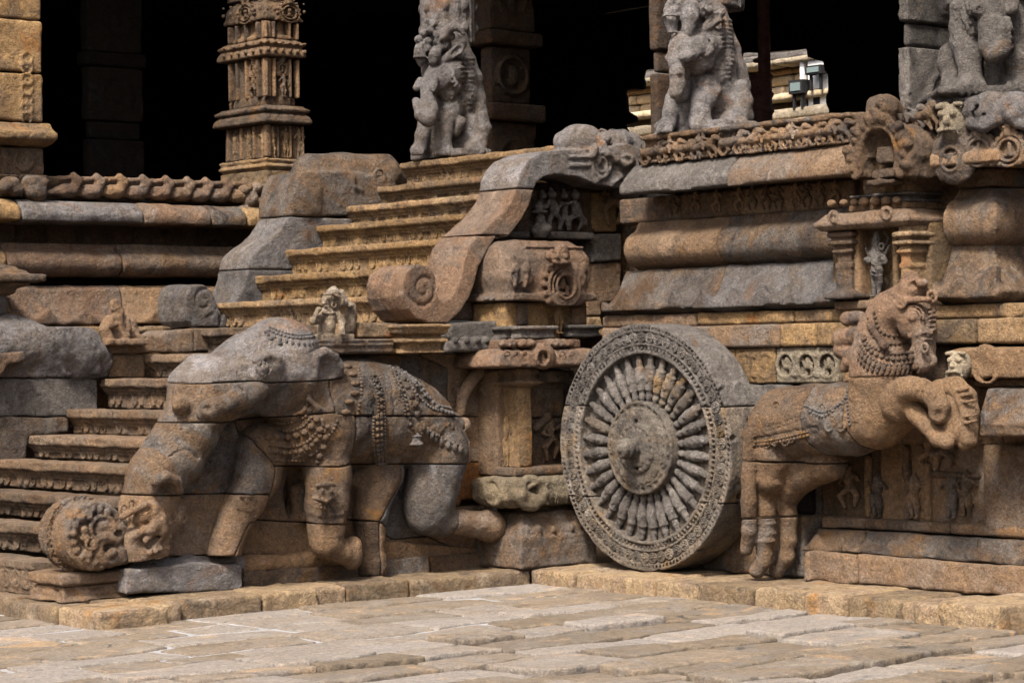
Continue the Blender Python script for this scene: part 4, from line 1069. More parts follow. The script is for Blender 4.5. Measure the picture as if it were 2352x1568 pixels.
# ledge course over the elephant
slabA('ledge_block', sw, 'mixed', Z5, [(118, 712), (240, 712), (600, 712), (600, 805), (240, 808), (130, 770)], .44, .35, extra=lambda S: [S.box((S.lo[0] + 1, .44, PY(*Z5(300, b), .44)[2]), (2, .012, .008), .003, cut=True) for b in (735, 765, 785)])
slabA('ledge_block', sw, 'step', Z5, [(380, 608), (640, 622), (640, 712), (370, 712)], .52, .35)
slabA('lotus_ledge', sw, 'grey', Z5, [(918, 740), (925, 728), (1208, 720), (1210, 782), (1130, 792), (918, 795)], .38, .4, amp=.005)
def loti(S):
    for a in (960, 1030, 1100, 1160, 1230): S.ell(PY(*Z5(a, 722), .40), (.03, .05, .03), k=.02)
slabA('lotus_ledge', sw, 'grey', Z5, [(930, 730), (945, 640), (975, 615), (1290, 600), (1290, 690), (1250, 775), (1210, 730)], .46, .35, extra=loti)
xa, ya = PY(*Z5(640, 700), .40)[:2]
xb = PY(*Z5(920, 700), .40)[0]
ze = lambda b: PY(*Z5(760, b), .40)[2]
plan_block('projecting_block', sw, 'step', [(xa, xb, .40, .8)], [(-.01, ze(806)), (.0, ze(792)), (-.02, ze(785)), (-.02, ze(745)), (.01, ze(735)), (.01, ze(712)), (-.03, ze(706)), (-.03, ze(690)), (.01, ze(680)), (.01, ze(650)), (.03, ze(640)), (.03, ze(622))])
slabA('filler_block', sw, 'brown', Z5, [(230, 815), (620, 812), (640, 830), (640, 900), (230, 900)], .58, .3)

# dwarf on the ledge
dw = thing('dwarf_statue', tuple(PY(*ZQ(1400, 1500), .5)), 'small pale pot-bellied dwarf statue with earring and club, on the ledge above the elephant', 'statue')
P0 = PY(*ZQ(1420, 1320), .5)
S = Sculpt(P0 - (.27, .26, .26), P0 + (.27, .24, .28), .0052)
w = lambda a, b, y=.5: PY(*ZQ(a, b), y)
S.ell(w(1380, 1440), (0.0600, 0.0600, 0.0520), k=.03); S.ell(w(1390, 1360), (0.0528, 0.0520, 0.0560), k=.04)
S.chain([(*w(1350, 1320), 0.0336), (*w(1440, 1320), 0.0360)], k=.03)
S.chain([(*w(1395, 1290), 0.0240), (*w(1400, 1270), 0.0240)], k=.02)
S.ell(w(1395, 1215), (0.0400, 0.0416, 0.0464), k=.012); S.ell(w(1365, 1232, .475), (0.0112, 0.0128, 0.0112), k=.008)
S.ell(w(1362, 1243, .47), (0.0112, 0.0144, 0.0064), k=.004); S.chain([(*w(1375, 1262, .465), 0.0080), (*w(1400, 1266, .455), 0.0064)], k=.004)
for a, b in ((1368, 1210), (1400, 1208)): S.ell(w(a, b, .462), (0.0104, 0.0080, 0.0056), k=.003)
S.ell(w(1435, 1165), (0.0464, 0.0464, 0.0384), k=.02); S.chain([(*w(1365, 1170, .46), 0.0088), (*w(1420, 1165, .44), 0.0096), (*w(1480, 1190, .46), 0.0088)], k=.004)
S.ell(w(1440, 1135), (0.0280, 0.0280, 0.0240), k=.015); S.ring(w(1442, 1252, .455), 1, .016, .007, k=.003)
S.ell(w(1485, 1225), (0.0320, 0.0400, 0.0480), k=.03); S.chain([(*w(1500, 1160, .53), 0.0240), (*w(1520, 1230, .53), 0.0320)], k=.02)
S.chain([(*w(1350, 1325, .49), 0.0256), (*w(1310, 1375, .46), 0.0224), (*w(1290, 1380, .45), 0.0200), (*w(1300, 1320, .44), 0.0144)], k=.012)
S.chain([(*w(1280, 1370, .43), 0.0144), (*w(1320, 1290, .43), 0.0160)], k=.006); S.ell(w(1322, 1286, .43), (0.0208, 0.0192, 0.0144), k=.006); S.ell(w(1275, 1380, .43), (0.0224, 0.0224, 0.0272), k=.008)
S.chain([(*w(1465, 1325, .48), 0.0272), (*w(1505, 1385, .46), 0.0240), (*w(1500, 1450, .42), 0.0208)], k=.012)
for i in range(4): S.chain([(*w(1485 + i * 12, 1455, .41), 0.0080), (*w(1483 + i * 13, 1482, .405), 0.0064)], k=.003)
for b, t in ((1390, .475), (1415, .47)): S.chain([(*w(1350, b, .455), 0.0040), (*w(1390, b + 4, .43), 0.0040), (*w(1430, b, .44), 0.0040)], k=.003, cut=True)
for a in range(1350, 1450, 14): S.ell(w(a, 1312 + 8 * math.sin((a - 1350) / 100 * 3.14), .452), (.007, .007, .007), k=.003)
S.chain([(*w(1560, 1440, .56), 0.0400), (*w(1575, 1340, .56), 0.0360), (*w(1580, 1270, .56), 0.0320)], k=.02); S.ell(w(1565, 1255, .52), (0.0240, 0.0320, 0.0240), k=.01)
S.box(w(1400, 1520, .56), (.13, .11, .03), .01, k=.02)
S.rough(.0022, 25, 6); S.mesh('figure', M['figure'], dw)

# ================================================================== CORNER SHRINE TOWER
tw = thing('corner_tower', (.3, .4, .1), 'carved stone niche tower with a vaulted roof, between the elephant and the wheel', 'niche tower')
zc = lambda v, u=1190, y=.12: PY(u, v, y)[2]
XC = -.04
plan_block('pedestal', tw, 'mixed', [(XC, .62, .12, .66)], [(0, ZK), (.0, zc(1237)), (-.02, zc(1232)), (-.03, zc(1215)), (-.06, zc(1205)), (-.09, zc(1190)), (-.10, zc(1182))], amp=.008,
           extra=lambda S: [S.ell((x, .135, zc(1222)), (.02, .02, .03), k=.02) for x in (.12, .26, .42)])
plan_block('dark_neck', tw, 'mixed', [(.14, .62, .32, .66)], [(0, zc(1190)), (0, zc(1140))])
mx = PY(1163, 1140, .14)[0]
def mak(S):
    w = lambda a, b, y: PY(*ZM(a, b), y)
    S.chain([(*w(1300, 350, .16), .045), (*w(1340, 420, .14), .05), (*w(1420, 470, .14), .05)], k=.03)
    S.ring(w(1400, 410, .13), 1, .09, .03, k=.02)
    S.chain([(*w(1480, 370, .13), .03), (*w(1490, 420, .11), .025), (*w(1470, 470, .12), .02)], k=.01); S.ell(w(1497, 355, .11), (.022, .022, .022), k=.006)
    S.chain([(*w(1490, 400, .11), .014), (*w(1520, 450, .11), .012)], k=.006); S.chain([(*w(1475, 450, .11), .014), (*w(1510, 480, .11), .012)], k=.006)
    for i in range(6): S.chain([(*w(1545 + i * 14, 380, .13), .010), (*w(1560 + i * 13, 430, .12), .010), (*w(1550 + i * 14, 480, .13), .009)], k=.004)
    S.chain([(*w(1380, 380, .12), .02), (*w(1450, 340, .11), .018), (*w(1510, 345, .11), .016)], k=.008)
    S.ell(w(1180, 410, .3) , (.05, .09, .06), k=.02); S.ring(np.array(w(1180, 400, .29)) - (.0, 0, 0), 0, .08, .022, k=.01)
zt, zb_ = PY(1200, 1096, .14)[2], PY(1200, 1168, .14)[2]
plan_block('makara_block', tw, 'pale2', [(mx + .04, .60, .18, .50)], [(-.06, zb_), (-.01, zb_ + .02), (.02, zb_ + .06), (.02, zt - .04), (0, zt - .01), (-.03, zt)], vox=.0095, amp=.006, freq=12, extra=mak)
px_ = PY(1192, 1000, .25)[0]
zq = lambda v: PY(1192, v, .25)[2]
plan_block('pilaster_foot', tw, 'brown', [(px_ - .09, .60, .19, .5)], [(0, zt + .002), (0, zq(1073))])
plan_block('pilaster', tw, 'ochre', [(px_, px_ + .115, .25, .50)], [(0, zq(1073)), (0, zq(884))], amp=.003, vox=.01,
           extra=lambda S: [(S.ring((px_ + .058, .25, z), 1, .028, .007, k=.004), S.ell((px_ + .058, .25, z), (.01, .01, .01), k=.004)) for z in np.arange(zq(1060), zq(895), .075)])
plan_block('back_slab', tw, 'brown', [(px_ + .10, .62, .42, .66)], [(0, zt), (0, zq(965))])
plan_block('back_slab', tw, 'mixed', [(px_ + .10, .62, .42, .66)], [(0, zq(963)), (0, zq(850))])
plan_block('side_slab', tw, 'brown', [(px_ - .06, px_ + .2, .40, .66)], [(0, zt), (0, zq(850))])
plan_block('capital', tw, 'brown', [(px_, px_ + .115, .25, .5)], [(0, zq(890)), (.05, zq(884)), (.07, zq(878)), (.03, zq(870)), (.02, zq(862)), (.045, zq(858)), (.045, zq(846))], amp=.006)
stone_block('lintel', tw, M['brown'], [(.30, zq(880)), (.30, zq(852)), (.6, zq(852)), (.6, zq(880))], 0, px_ + .1, .62)
p = PX(*Z5(1310, 1515), px_); p = (px_ + .002, .37, zq(1072)); put(FIGS[0], tw, p, 'B', s=(.22, .3, .34), mat='ochre')
p = (PY(*Z5(1560, 1515), .42)[0], .42, zq(1070)); put(FIGS[1], tw, p, s=(.30, .55, .33), mat='brown')
S = Sculpt((p[0] - .2, .3, p[2] + .1), (p[0] + .1, .46, p[2] + .45), .009)
S.chain([(*PY(*Z5(1480, 1270), .40), .03), (*PY(*Z5(1550, 1200), .39), .028), (*PY(*Z5(1575, 1180), .40), .015)], k=.01); S.rough(.004, 15); S.mesh('raised_club', M['brown'], tw)
kx = PY(*ZN(290, 1490), .12)[0]
zk_ = lambda b: PY(*ZN(560, b), .12)[2]
def kap(S):
    w = lambda a, b, y=.13: PY(*ZN(a, b), y)
    for a in (350, 420, 490, 560, 700, 780, 860): S.ring(w(a, 1420), 1, .03, .010, k=.008)
    S.ell(w(640, 1420, .12), (.09, .04, .09), k=.02); S.cyl(w(630, 1430, .09), 1, .045, .03, k=.006, cut=True); S.ring(w(630, 1430, .085), 1, .055, .010, k=.005)
    S.ell(w(630, 1440, .11), (.02, .015, .03), k=.004); S.chain([(*w(620, 1330, .12), .03), (*w(625, 1365, .11), .03)], k=.01)
plan_block('curved_cornice', tw, 'red', [(kx + .10, .62, .22, .6)], [(.06, zk_(1510)), (.10, zk_(1500)), (.105, zk_(1480)), (.09, zk_(1420)), (.05, zk_(1370)), (.01, zk_(1362))], vox=.0095, amp=.007, extra=kap)
def heads(S):
    w = lambda a, b, y: PY(*ZN(a, b), y)
    for a in (320, 380, 470, 530, 690, 740, 790, 840): S.ell(w(a, 1320, .20), (.035, .04, .03), k=.01); S.ell(w(a - 15, 1330, .17), (.018, .02, .015), k=.005)
plan_block('head_frieze', tw, 'red', [(kx + .12, .62, .24, .6)], [(0, zk_(1361)), (0, zk_(1290))], vox=.0095, amp=.007, extra=heads)
def sl(a0, a1, b0, b1, y, name, mat, prof=None, **kw):
    xa_, xb_ = PY(*ZN(a0, b1), y)[0], PY(*ZN(a1, b1), y)[0]
    z0_, z1_ = PY(*ZN((a0 + a1) / 2, b1), y)[2], PY(*ZN((a0 + a1) / 2, b0), y)[2]
    prof = [(0, 0), (0, 1)] if prof is None else prof
    return plan_block(name, tw, mat, [(xa_, xb_, y, y + .35)], [(o_, z0_ + (z1_ - z0_) * t) for o_, t in prof], **kw)
bp_ = [(0, 0), (0, .3), (-.01, .35), (-.01, .6), (.02, .75), (.02, .98)]
sl(455, 735, 1180, 1284, .24, 'base_moulding', 'grey', bp_)
sl(335, 460, 1185, 1284, .34, 'base_moulding', 'grey', bp_)
sl(850, 1095, 1172, 1272, .24, 'base_moulding', 'grey', bp_)
sl(340, 980, 1000, 1290, .36, 'shrine_wall', 'ochre')
sl(450, 520, 1000, 1178, .32, 'shrine_pilaster', 'mixed'); sl(870, 975, 1030, 1178, .32, 'shrine_pilaster', 'mixed')
put(FIGS[0], tw, PY(*ZN(745, 1245), .30), s=(.25, .4, .30), mat='ochre')
# vaulted roof
def roof(S):
    w = lambda a, b, y=.30: PY(*ZN(a, b), y)
    S.ell(w(790, 880, .31), (.175, .11, .21), k=.04)
    S.chain([(*w(620, 740, .32), .05), (*w(600, 850, .32), .07)], k=.05)
    c = w(812, 870, .20)
    S.cyl((c[0], .20, c[2]), 1, .068, .10, k=.005, cut=True); S.box((c[0], .20, c[2] - .06), (.068, .10, .045), .005, cut=True)
    for rr_, t_ in ((.082, .012), (.108, .010), (.135, .014)): S.ring((c[0], .198 + (rr_ - .08) * .35, c[2]), 1, rr_, t_, k=.006)
    for i in range(15):
        a = R(-60 + i * 300 / 14); S.ell((c[0] + .16 * math.cos(a), .235, c[2] + .16 * math.sin(a)), (.022, .02, .022), k=.01)
    S.ell((c[0], .235, c[2] + .01), (.024, .02, .03), k=.006); S.ell((c[0], .23, c[2] + .045), (.014, .014, .015), k=.004)
    for d in (-.04, .042): S.ell((c[0] + d, .24, c[2] - .02), (.016, .016, .03), k=.006)
    S.chain([(c[0] - .05, .23, c[2] - .055, .014), (c[0] + .05, .23, c[2] - .055, .014)], k=.005)
    for j, (b, r_) in enumerate([(640, .05), (610, .042), (580, .03), (560, .02)]): S.ell(w(775, b, .20), (r_ * 1.5, .04, r_), k=.012)
    for a, b in ((735, 640), (810, 640)): S.ell(w(a, b, .16), (.02, .02, .018), k=.005)
    S.chain([(*w(700, 600, .2), .02), (*w(670, 640, .2), .022), (*w(700, 670, .2), .02)], k=.01)
    S.chain([(*w(720, 680, .17), .014), (*w(775, 690, .15), .014), (*w(840, 680, .17), .014)], k=.006)
    for a in (420, 500, 950): 
        S.chain([(*w(a, 660, .27), .012), (*w(a, 800, .25), .014), (*w(a - 10, 870, .25), .012)], k=.01)
        for r_ in (.03, .05): S.ring(w(a, 790, .26), 1, r_, .007, k=.006)
        S.ell(w(a, 735, .25), (.035, .015, .035), k=.01)
    S.chain([(*w(500, 560, .29), .008), (*w(940, 570, .29), .008)], k=.004)
xa_ = PY(*ZN(430, 985), .22)[0]; xb_ = PY(*ZN(1100, 975), .22)[0]
zr_ = lambda b: PY(*ZN(600, b), .24)[2]
ex_roof = plan_block('vaulted_roof', tw, 'red', [(xa_ + .04, xb_ - .12, .30, .72)], [(.06, zr_(985)), (.06, zr_(930)), (.02, zr_(925)), (.02, zr_(900)), (.045, zr_(800)), (.04, zr_(650)), (.0, zr_(560)), (-.06, zr_(505))], vox=.0095, amp=.005, freq=10, extra=roof)
stone_block('roof_eave', tw, M['red'], [(.26, zr_(985)), (.26, zr_(930)), (.6, zr_(930)), (.6, zr_(985))], 0, xb_ - .14, xb_)
slabA('roof_side', tw, 'mixed', ZN, [(228, 990), (240, 600), (380, 590), (450, 560), (450, 985)], .55, .2, amp=.007)
slabA('roof_side', tw, 'mixed', ZN, [(230, 985), (240, 950), (480, 925), (480, 985)], .42, .2)
# ================================================================== THE ELEPHANT
ele = thing('elephant_sculpture', (-1.5, .6, .12), 'big stone elephant carved from stacked blocks, trunk reaching down to the left beside the stairs', 'elephant')
ZC = frame(0, 1900, 2.851)
S = Sculpt((-3.15, .08, .10), (.18, .76, 1.84), .0095)
e = lambda a, b, y: PY(*ZE(a, b), y)
t_ = lambda a, b, y: PY(*ZT(a, b), y)
def E_(pts, y): return [(*e(a, b, y if len(q) < 1 else q[0]), r) for a, b, r, *q in pts]
def T_(pts, y): return [(*t_(a, b, y if len(q) < 1 else q[0]), r) for a, b, r, *q in pts]
YW = .60
# the wall slab the animal is carved out of
slab = pxy(ZE, [(470, 560), (700, 300), (1000, 330), (1350, 400)], YW) + pxy(ZT, [(120, 130), (500, 106), (1130, 100), (1180, 470), (1140, 900), (1060, 1120), (1040, 1560)], YW) + pxy(ZE, [(1480, 1530), (190, 1440), (260, 1230), (300, 1100), (380, 860), (450, 690)], YW)
S.prism(slab, 1, YW, .74, .004)
# body
body = pxy(ZT, [(-150, 140), (100, 118), (300, 132), (450, 172), (560, 225), (700, 305), (790, 400), (850, 510), (893, 610), (905, 760), (900, 900), (700, 960), (560, 870), (350, 850), (170, 850), (60, 870), (-300, 860), (-380, 500)], .54)
S.pillow(body, 1, YW + .02, .33, .30, -1, .03)
# hollow under the belly
S.ell(t_(330, 930, .58), (.22, .10, .10), k=.05, cut=False)
# hind legs
S.chain(T_([(760, 760, .20), (725, 930, .172), (690, 1060, .165), (690, 1150, .15), (760, 1220, .09)], .45), k=.04)
S.chain(T_([(790, 1220, .085), (900, 1215, .078), (980, 1230, .082), (1085, 1240, .112)], .40), k=.03)
S.chain(T_([(370, 900, .15, .55), (320, 1020, .135, .54), (300, 1160, .11, .53), (305, 1330, .088, .52), (305, 1480, .095, .51), (310, 1520, .10, .51)], .55), k=.025)
# forelegs
S.chain(E_([(1240, 780, .17, .48), (1270, 960, .142, .44), (1265, 1120, .128, .41), (1262, 1240, .108, .40), (1262, 1310, .108, .40)], .4), k=.05)
S.chain(E_([(1270, 1330, .095, .39), (1350, 1375, .07, .38), (1395, 1395, .068, .38)], .4), k=.02)
S.chain(E_([(1405, 1340, .062, .38), (1405, 1420, .060, .38)], .4), k=.02)
S.chain(E_([(900, 820, .17, .57), (880, 960, .150, .54), (820, 1090, .125, .53), (770, 1180, .112, .52), (720, 1300, .100, .52), (700, 1400, .105, .52)], .55), k=.02)
S.ell(e(1075, 1060, .63), (.07, .10, .14), k=.05, cut=True); S.chain(E_([(1110, 1040, .05, .62), (1120, 1180, .06, .62)], .62), k=.03)
# head
S.chain(E_([(1000, 335, .275, .54), (840, 400, .235, .53), (680, 480, .20, .52), (570, 555, .185, .52)], .5), k=.06)
S.chain(E_([(1060, 420, .24, .52), (1180, 460, .19, .54)], .5), k=.06)
S.chain(E_([(980, 520, .15, .50), (1100, 520, .15, .52)], .5), k=.05)
S.chain(E_([(560, 380, .10, .60), (500, 460, .12, .58)], .5), k=.03)
# trunk
S.chain(E_([(570, 555, .185, .52), (505, 720, .178, .54), (420, 855, .178, .56), (330, 970, .170, .58), (300, 1100, .158, .60)], .55), k=.05)
S.chain(E_([(470, 900, .11, .50), (400, 900, .12, .50)], .5), k=.05)
# makara-like mask at the trunk's end
S.chain(E_([(280, 1120, .165, .60), (270, 1230, .16, .60), (270, 1340, .13, .60)], .6), k=.04)
S.chain(E_([(330, 1130, .13, .58), (400, 1150, .10, .58)], .6), k=.04)
S.chain(E_([(250, 1180, .06, .47), (300, 1150, .055, .46), (345, 1170, .04, .48)], .5), k=.015)
S.ell(e(268, 1158, .44), (.042, .035, .036), k=.01); S.ring(e(268, 1158, .43), 1, .035, .008, k=.005)
S.chain(E_([(300, 1240, .05, .44), (340, 1200, .05, .45), (350, 1250, .05, .46), (310, 1330, .045, .47), (270, 1370, .04, .48)], .5), k=.02)
S.ell(e(245, 1265, .44), (.045, .02, .018), rot=(0, R(-30), 0), k=.006)
S.chain(E_([(260, 1395, .035, .48), (330, 1385, .03, .48), (380, 1370, .032, .48)], .5), k=.015)
S.chain(E_([(200, 1290, .05, .5), (220, 1400, .07, .52)], .5), k=.04)
S.chain(E_([(350, 1330, .03, .50), (370, 1280, .04, .50), (410, 1240, .04, .52), (450, 1200, .045, .54)], .5), k=.015)
S.ell(e(440, 1195, .49), (.042, .04, .048), k=.008); S.chain(E_([(450, 1165, .045, .51), (470, 1120, .035, .53), (490, 1090, .03, .55)], .5), k=.01); S.ell(e(436, 1203, .45), (.012, .012, .012), k=.004)
S.chain(E_([(415, 1230, .025, .48), (400, 1210, .022, .47)], .5), k=.01); S.chain(E_([(400, 1290, .022, .47), (350, 1360, .02, .46), (395, 1350, .02, .46)], .5), k=.01)
S.chain(E_([(365, 1095, .03, .47), (400, 1085, .02, .47)], .5), k=.01)
S.chain(E_([(150, 1180, .022, .46), (200, 1150, .022, .43), (270, 1118, .024, .42), (330, 1130, .02, .43)], .5), k=.006)
S.chain(E_([(290, 1345, .018, .44), (330, 1300, .020, .43), (370, 1250, .016, .45)], .5), k=.004, cut=True)
S.chain(E_([(180, 1240, .012, .43), (230, 1225, .014, .42), (290, 1215, .012, .42)], .5), k=.004, cut=True)
for a, b in ((300, 1375), (330, 1368), (355, 1355), (275, 1310), (300, 1290)): S.ell(e(a, b, .43), (.016, .018, .022), k=.004)
for a, b in ((440, 1100), (470, 1150), (480, 1185), (200, 1115), (160, 1140)): S.ring(e(a, b, .50), 1, .028, .011, k=.006)
# nostril horn curling out of the trunk
S.ell(e(400, 1000, .44), (.085, .085, .055), k=.02)
S.chain(E_([(330, 1040, .025, .42), (330, 985, .03, .38), (380, 960, .034, .36), (430, 980, .032, .37), (460, 1040, .028, .40)], .4), k=.012)
S.ell(e(395, 1035, .38), (.055, .06, .04), k=.01, cut=True)
# tusks
S.chain(E_([(900, 490, .06, .32), (830, 525, .070, .27), (760, 545, .064, .22), (690, 575, .056, .18)], .3), k=.012)
S.chain(E_([(690, 575, .056, .18), (630, 595, .060, .17), (600, 615, .055, .22)], .3), k=.010)
S.ell(e(605, 590, .12), (.045, .05, .028), k=.006, cut=True)
for a, b in ((790, 520), (765, 528)): S.ring(e(a, b, .23), 0, .062, .010, k=.004)
S.chain(E_([(500, 590, .06, .50), (470, 580, .052, .42), (460, 570, .045, .40)], .4), k=.02)
# brow, eye, temple
S.ell(e(960, 350, .30), (.085, .055, .07), k=.04); S.ell(e(1090, 370, .31), (.06, .04, .07), k=.04)
S.chain(E_([(870, 330, .018, .27), (940, 300, .02, .255), (1000, 320, .018, .265)], .3), k=.015)
S.ell(e(918, 372, .255), (.030, .02, .024), k=.006); S.ring(e(918, 370, .25), 1, .034, .007, k=.004); S.ring(e(922, 366, .255), 1, .054, .006, k=.004)
# ear: upper shell and hanging lobe
S.ell(e(1270, 370, .34), (.125, .05, .10), k=.02)
S.chain(E_([(1195, 400, .025, .30), (1200, 310, .03, .29), (1250, 280, .03, .29), (1310, 310, .028, .30), (1340, 370, .025, .31)], .3), k=.01)
S.ell(e(1275, 385, .285), (.075, .03, .05), k=.015, cut=True)
S.ell(e(1190, 400, .29), (.03, .03, .045), k=.015)
S.ell(e(1215, 500, .37), (.13, .05, .13), k=.02); S.chain(E_([(1150, 450, .02, .33), (1165, 540, .02, .32), (1215, 592, .02, .32), (1272, 600, .018, .33)], .3), k=.01)
for d in (0, 28, 56): S.chain(E_([(1080 + d, 632, .014, .36), (1140 + d, 600, .016, .34), (1170 + d, 545 + d * .4, .012, .34)], .3), k=.01)
# tail
S.chain(T_([(850, 540, .05, .48), (910, 575, .052, .47), (930, 620, .045, .49), (905, 665, .03, .52)], .5), k=.012)
S.chain(T_([(895, 500, .035, .55), (905, 390, .040, .54), (950, 310, .042, .54), (1010, 230, .042, .55), (1040, 150, .05, .57)], .5), k=.012)
# carved faces on the legs
for (a, b, y, s_) in ((1245, 1055, .27, 1.0), (830, 1110, .43, .9)):
    c = e(a, b, y)
    S.ell(c, (.07 * s_, .035, .06 * s_), k=.02)
    for d in (-.03, .035): S.ell((c[0] + d * s_, c[1] - .03, c[2] + .02 * s_), (.018, .014, .016), k=.004)
    S.chain([(c[0] - .08 * s_, c[1] - .01, c[2] - .02, .014), (c[0], c[1] - .03, c[2] - .045 * s_, .014), (c[0] + .08 * s_, c[1] - .01, c[2] - .015, .014)], k=.008)
    S.chain([(c[0] - .06 * s_, c[1] - .02, c[2] + .055 * s_, .014), (c[0], c[1] - .03, c[2] + .06 * s_, .016), (c[0] + .08 * s_, c[1] - .01, c[2] + .05 * s_, .012)], k=.008)
    for i in range(5): S.ell((c[0] + (i - 2) * .028 * s_, c[1] - .01, c[2] - .08 * s_), (.011, .012, .018), k=.005)
for b in (1160, 1205): S.chain([(*p, .014) for p in S.hits([(1175, b), (1230, b + 14), (1290, b + 12), (1350, b)], ZE)], k=.008)
# bulge and cracks of the trunk
S.chain([(*p, .008) for p in S.hits([(290, 805), (350, 795), (400, 850), (440, 830), (500, 815), (560, 860)], ZE, 4)], k=.004, cut=True)
for L in ([(270, 235), (305, 330), (322, 420), (322, 520)], [(408, 205), (440, 300), (452, 400), (460, 510)], [(640, 300), (700, 400), (760, 480)]):
    S.chain([(*p, .0075) for p in S.hits(L, ZT, 5)], k=.003, cut=True)
for L in ([(300, 540), (296, 680), (310, 830)], [(420, 540), (420, 680), (430, 830)], [(520, 540), (600, 640), (700, 700), (800, 735), (895, 750)], [(940, 200), (960, 260), (1050, 290), (1150, 290), (1220, 260)]):
    S.chain([(*p, .0065) for p in S.hits(L, ZT if L[0][0] < 900 else ZE, 5)], k=.003, cut=True)
rq = random.Random(8)
for a0_, a1_, b0_, b1_ in ((470, 760, 330, 490), (250, 300, 260, 500), (560, 640, 300, 480), (620, 860, 580, 640)):
    for _ in range(14):
        p = S.hit(*ZT(rq.uniform(a0_, a1_), rq.uniform(b0_, b1_)))
        if p is not None: S.ring(p, 1, .020, .0075, k=.004); S.ell(p, (.008, .008, .008), k=.003)
S.rough(.0042, 6.5, 2, .6)
S.rough(.0022, 24, 5, .5)
# ornament is set on the finished surface
def beads(name, parent, mat, fr, lines, loc=None):
    vs, ts, n = [], [], 0
    t = (1 + 5 ** .5) / 2
    iv = np.array([(-1, t, 0), (1, t, 0), (-1, -t, 0), (1, -t, 0), (0, -1, t), (0, 1, t), (0, -1, -t), (0, 1, -t), (t, 0, -1), (t, 0, 1), (-t, 0, -1), (-t, 0, 1)]) / 1.902
    it = np.array([(0, 11, 5), (0, 5, 1), (0, 1, 7), (0, 7, 10), (0, 10, 11), (1, 5, 9), (5, 11, 4), (11, 10, 2), (10, 7, 6), (7, 1, 8), (3, 9, 4), (3, 4, 2), (3, 2, 6), (3, 6, 8), (3, 8, 9), (4, 9, 5), (2, 4, 11), (6, 2, 10), (8, 6, 7), (9, 8, 1)])
    for pts, r, gap, *o in lines:
        P = S.hits(pts, fr, 8)
        if len(P) < 2: continue
        P = np.array(P); dd = np.linalg.norm(np.diff(P, axis=0), axis=1)
        keep = [0] + [i + 1 for i in range(len(dd)) if dd[i] < .25]
        L = np.concatenate([[0], np.cumsum(dd)])
        m = max(int(L[-1] / gap), 2)
        for s_ in np.linspace(0, L[-1], m):
            c = np.array([np.interp(s_, L, P[:, i]) for i in range(3)]) - FW * r * .35
            sc = np.array(o[0] if o else (1, 1, 1))
            vs.append(iv * r * sc + c); ts.append(it + n); n += 12
    if not vs: return None
    return tag(mesh_obj(name, np.vstack(vs), np.vstack(ts), [], M[mat], parent), kind='stuff')
def cell(name, mat, pts): return S.part(name, mat, ele, pts)
ce = lambda pts: pxy(ZE, pts, .36)
ct = lambda pts: pxy(ZT, pts, .36)
ve = (-300, 0)
head = cell('head', 'bluish', ce([(250, -200), (1600, -200), (1400, 150), (1345, 310), (1345, 420), (1250, 437), (900, 450), (850, 440), (600, 455), (250, 455)]))
jaw = cell('jaw', 'mixed', ce([(200, 456), (600, 456), (850, 441), (900, 451), (1250, 438), (1280, 612), (1000, 641), (880, 656), (700, 666), (200, 672)]))
trunk = cell('trunk', 'mixed', ce([(0, 673), (700, 667), (880, 657), (930, 800), (1002, 905), (985, 1060), (500, 1066), (0, 1069)]))
mask = cell('trunk_mask', 'mixed', ce([(-50, 1070), (500, 1067), (985, 1061), (978, 1204), (870, 1216), (790, 1400), (600, 1408), (400, 1412), (60, 1480)]))
chest = cell('chest', 'brown', ce([(881, 656), (1000, 642), (1275, 613), (1386, 630), (1402, 890), (1300, 908), (1003, 905), (931, 800)]))
bodyu = cell('back', 'mixed', ce([(1251, 438), (1344, 421), (1346, 310), (1402, 150)]) + ct([(300, -200), (780, -200), (790, 120), (960, 200), (962, 521), (840, 519), (165, 514), (35, 512)]))
bodyl = cell('flank', 'mixed', ct([(166, 516), (840, 521), (962, 524), (965, 600), (905, 700), (906, 831), (545, 834), (172, 840)]))
cell('tail_slab', 'mixed', ct([(781, -200), (1400, -200), (1400, 522), (963, 521), (962, 200), (791, 120)]))
cell('tail_slab', 'mixed', ct([(963, 524), (1400, 524), (1400, 820), (907, 831), (906, 701), (966, 600)]))
cell('rust_slab', 'rust', ct([(907, 833), (1400, 822), (1400, 1060), (1060, 1080), (1040, 1122), (850, 1122), (880, 1000)]))
fleg = cell('foreleg', 'brown', ce([(1003, 906), (1300, 909), (1402, 891)]) + ct([(270, 838), (268, 870), (150, 1230)]) + ce([(1350, 1220), (1170, 1216), (980, 1204), (986, 1060)]))
cell('belly', 'brown', ct([(271, 838), (545, 835), (540, 960), (485, 1050), (400, 1215), (195, 1206), (151, 1229), (269, 871)]))
thigh = cell('hind_thigh', 'bluish', ct([(546, 835), (906, 832), (879, 1000), (850, 1122), (862, 1190), (832, 1320), (600, 1345), (400, 1216), (486, 1050), (541, 960)]))
cell('hind_foot', 'mixed', ct([(852, 1123), (1040, 1123), (1300, 1100), (1300, 1420), (1000, 1400), (833, 1320), (863, 1190)]))
cell('lower_foreleg', 'brown', ce([(979, 1205), (1170, 1217), (1350, 1221), (1500, 1240), (1500, 1510), (1200, 1500), (1170, 1400), (790, 1401), (871, 1217)]))
cell('hind_shank', 'brown', ct([(196, 1207), (401, 1216), (405, 1580), (60, 1580), (230, 1500), (235, 1300), (152, 1230)]))
cell('lower_slab', 'brown', ct([(402, 1217), (599, 1346), (832, 1321), (1000, 1402), (1100, 1420), (1100, 1600), (406, 1580)]))
stone_block('backing_slab', ele, M['mixed'], [(.76, ZK), (.76, 1.5), (1.0, 1.5), (1.0, ZK)], 0, -1.9, .2, vox=.03)
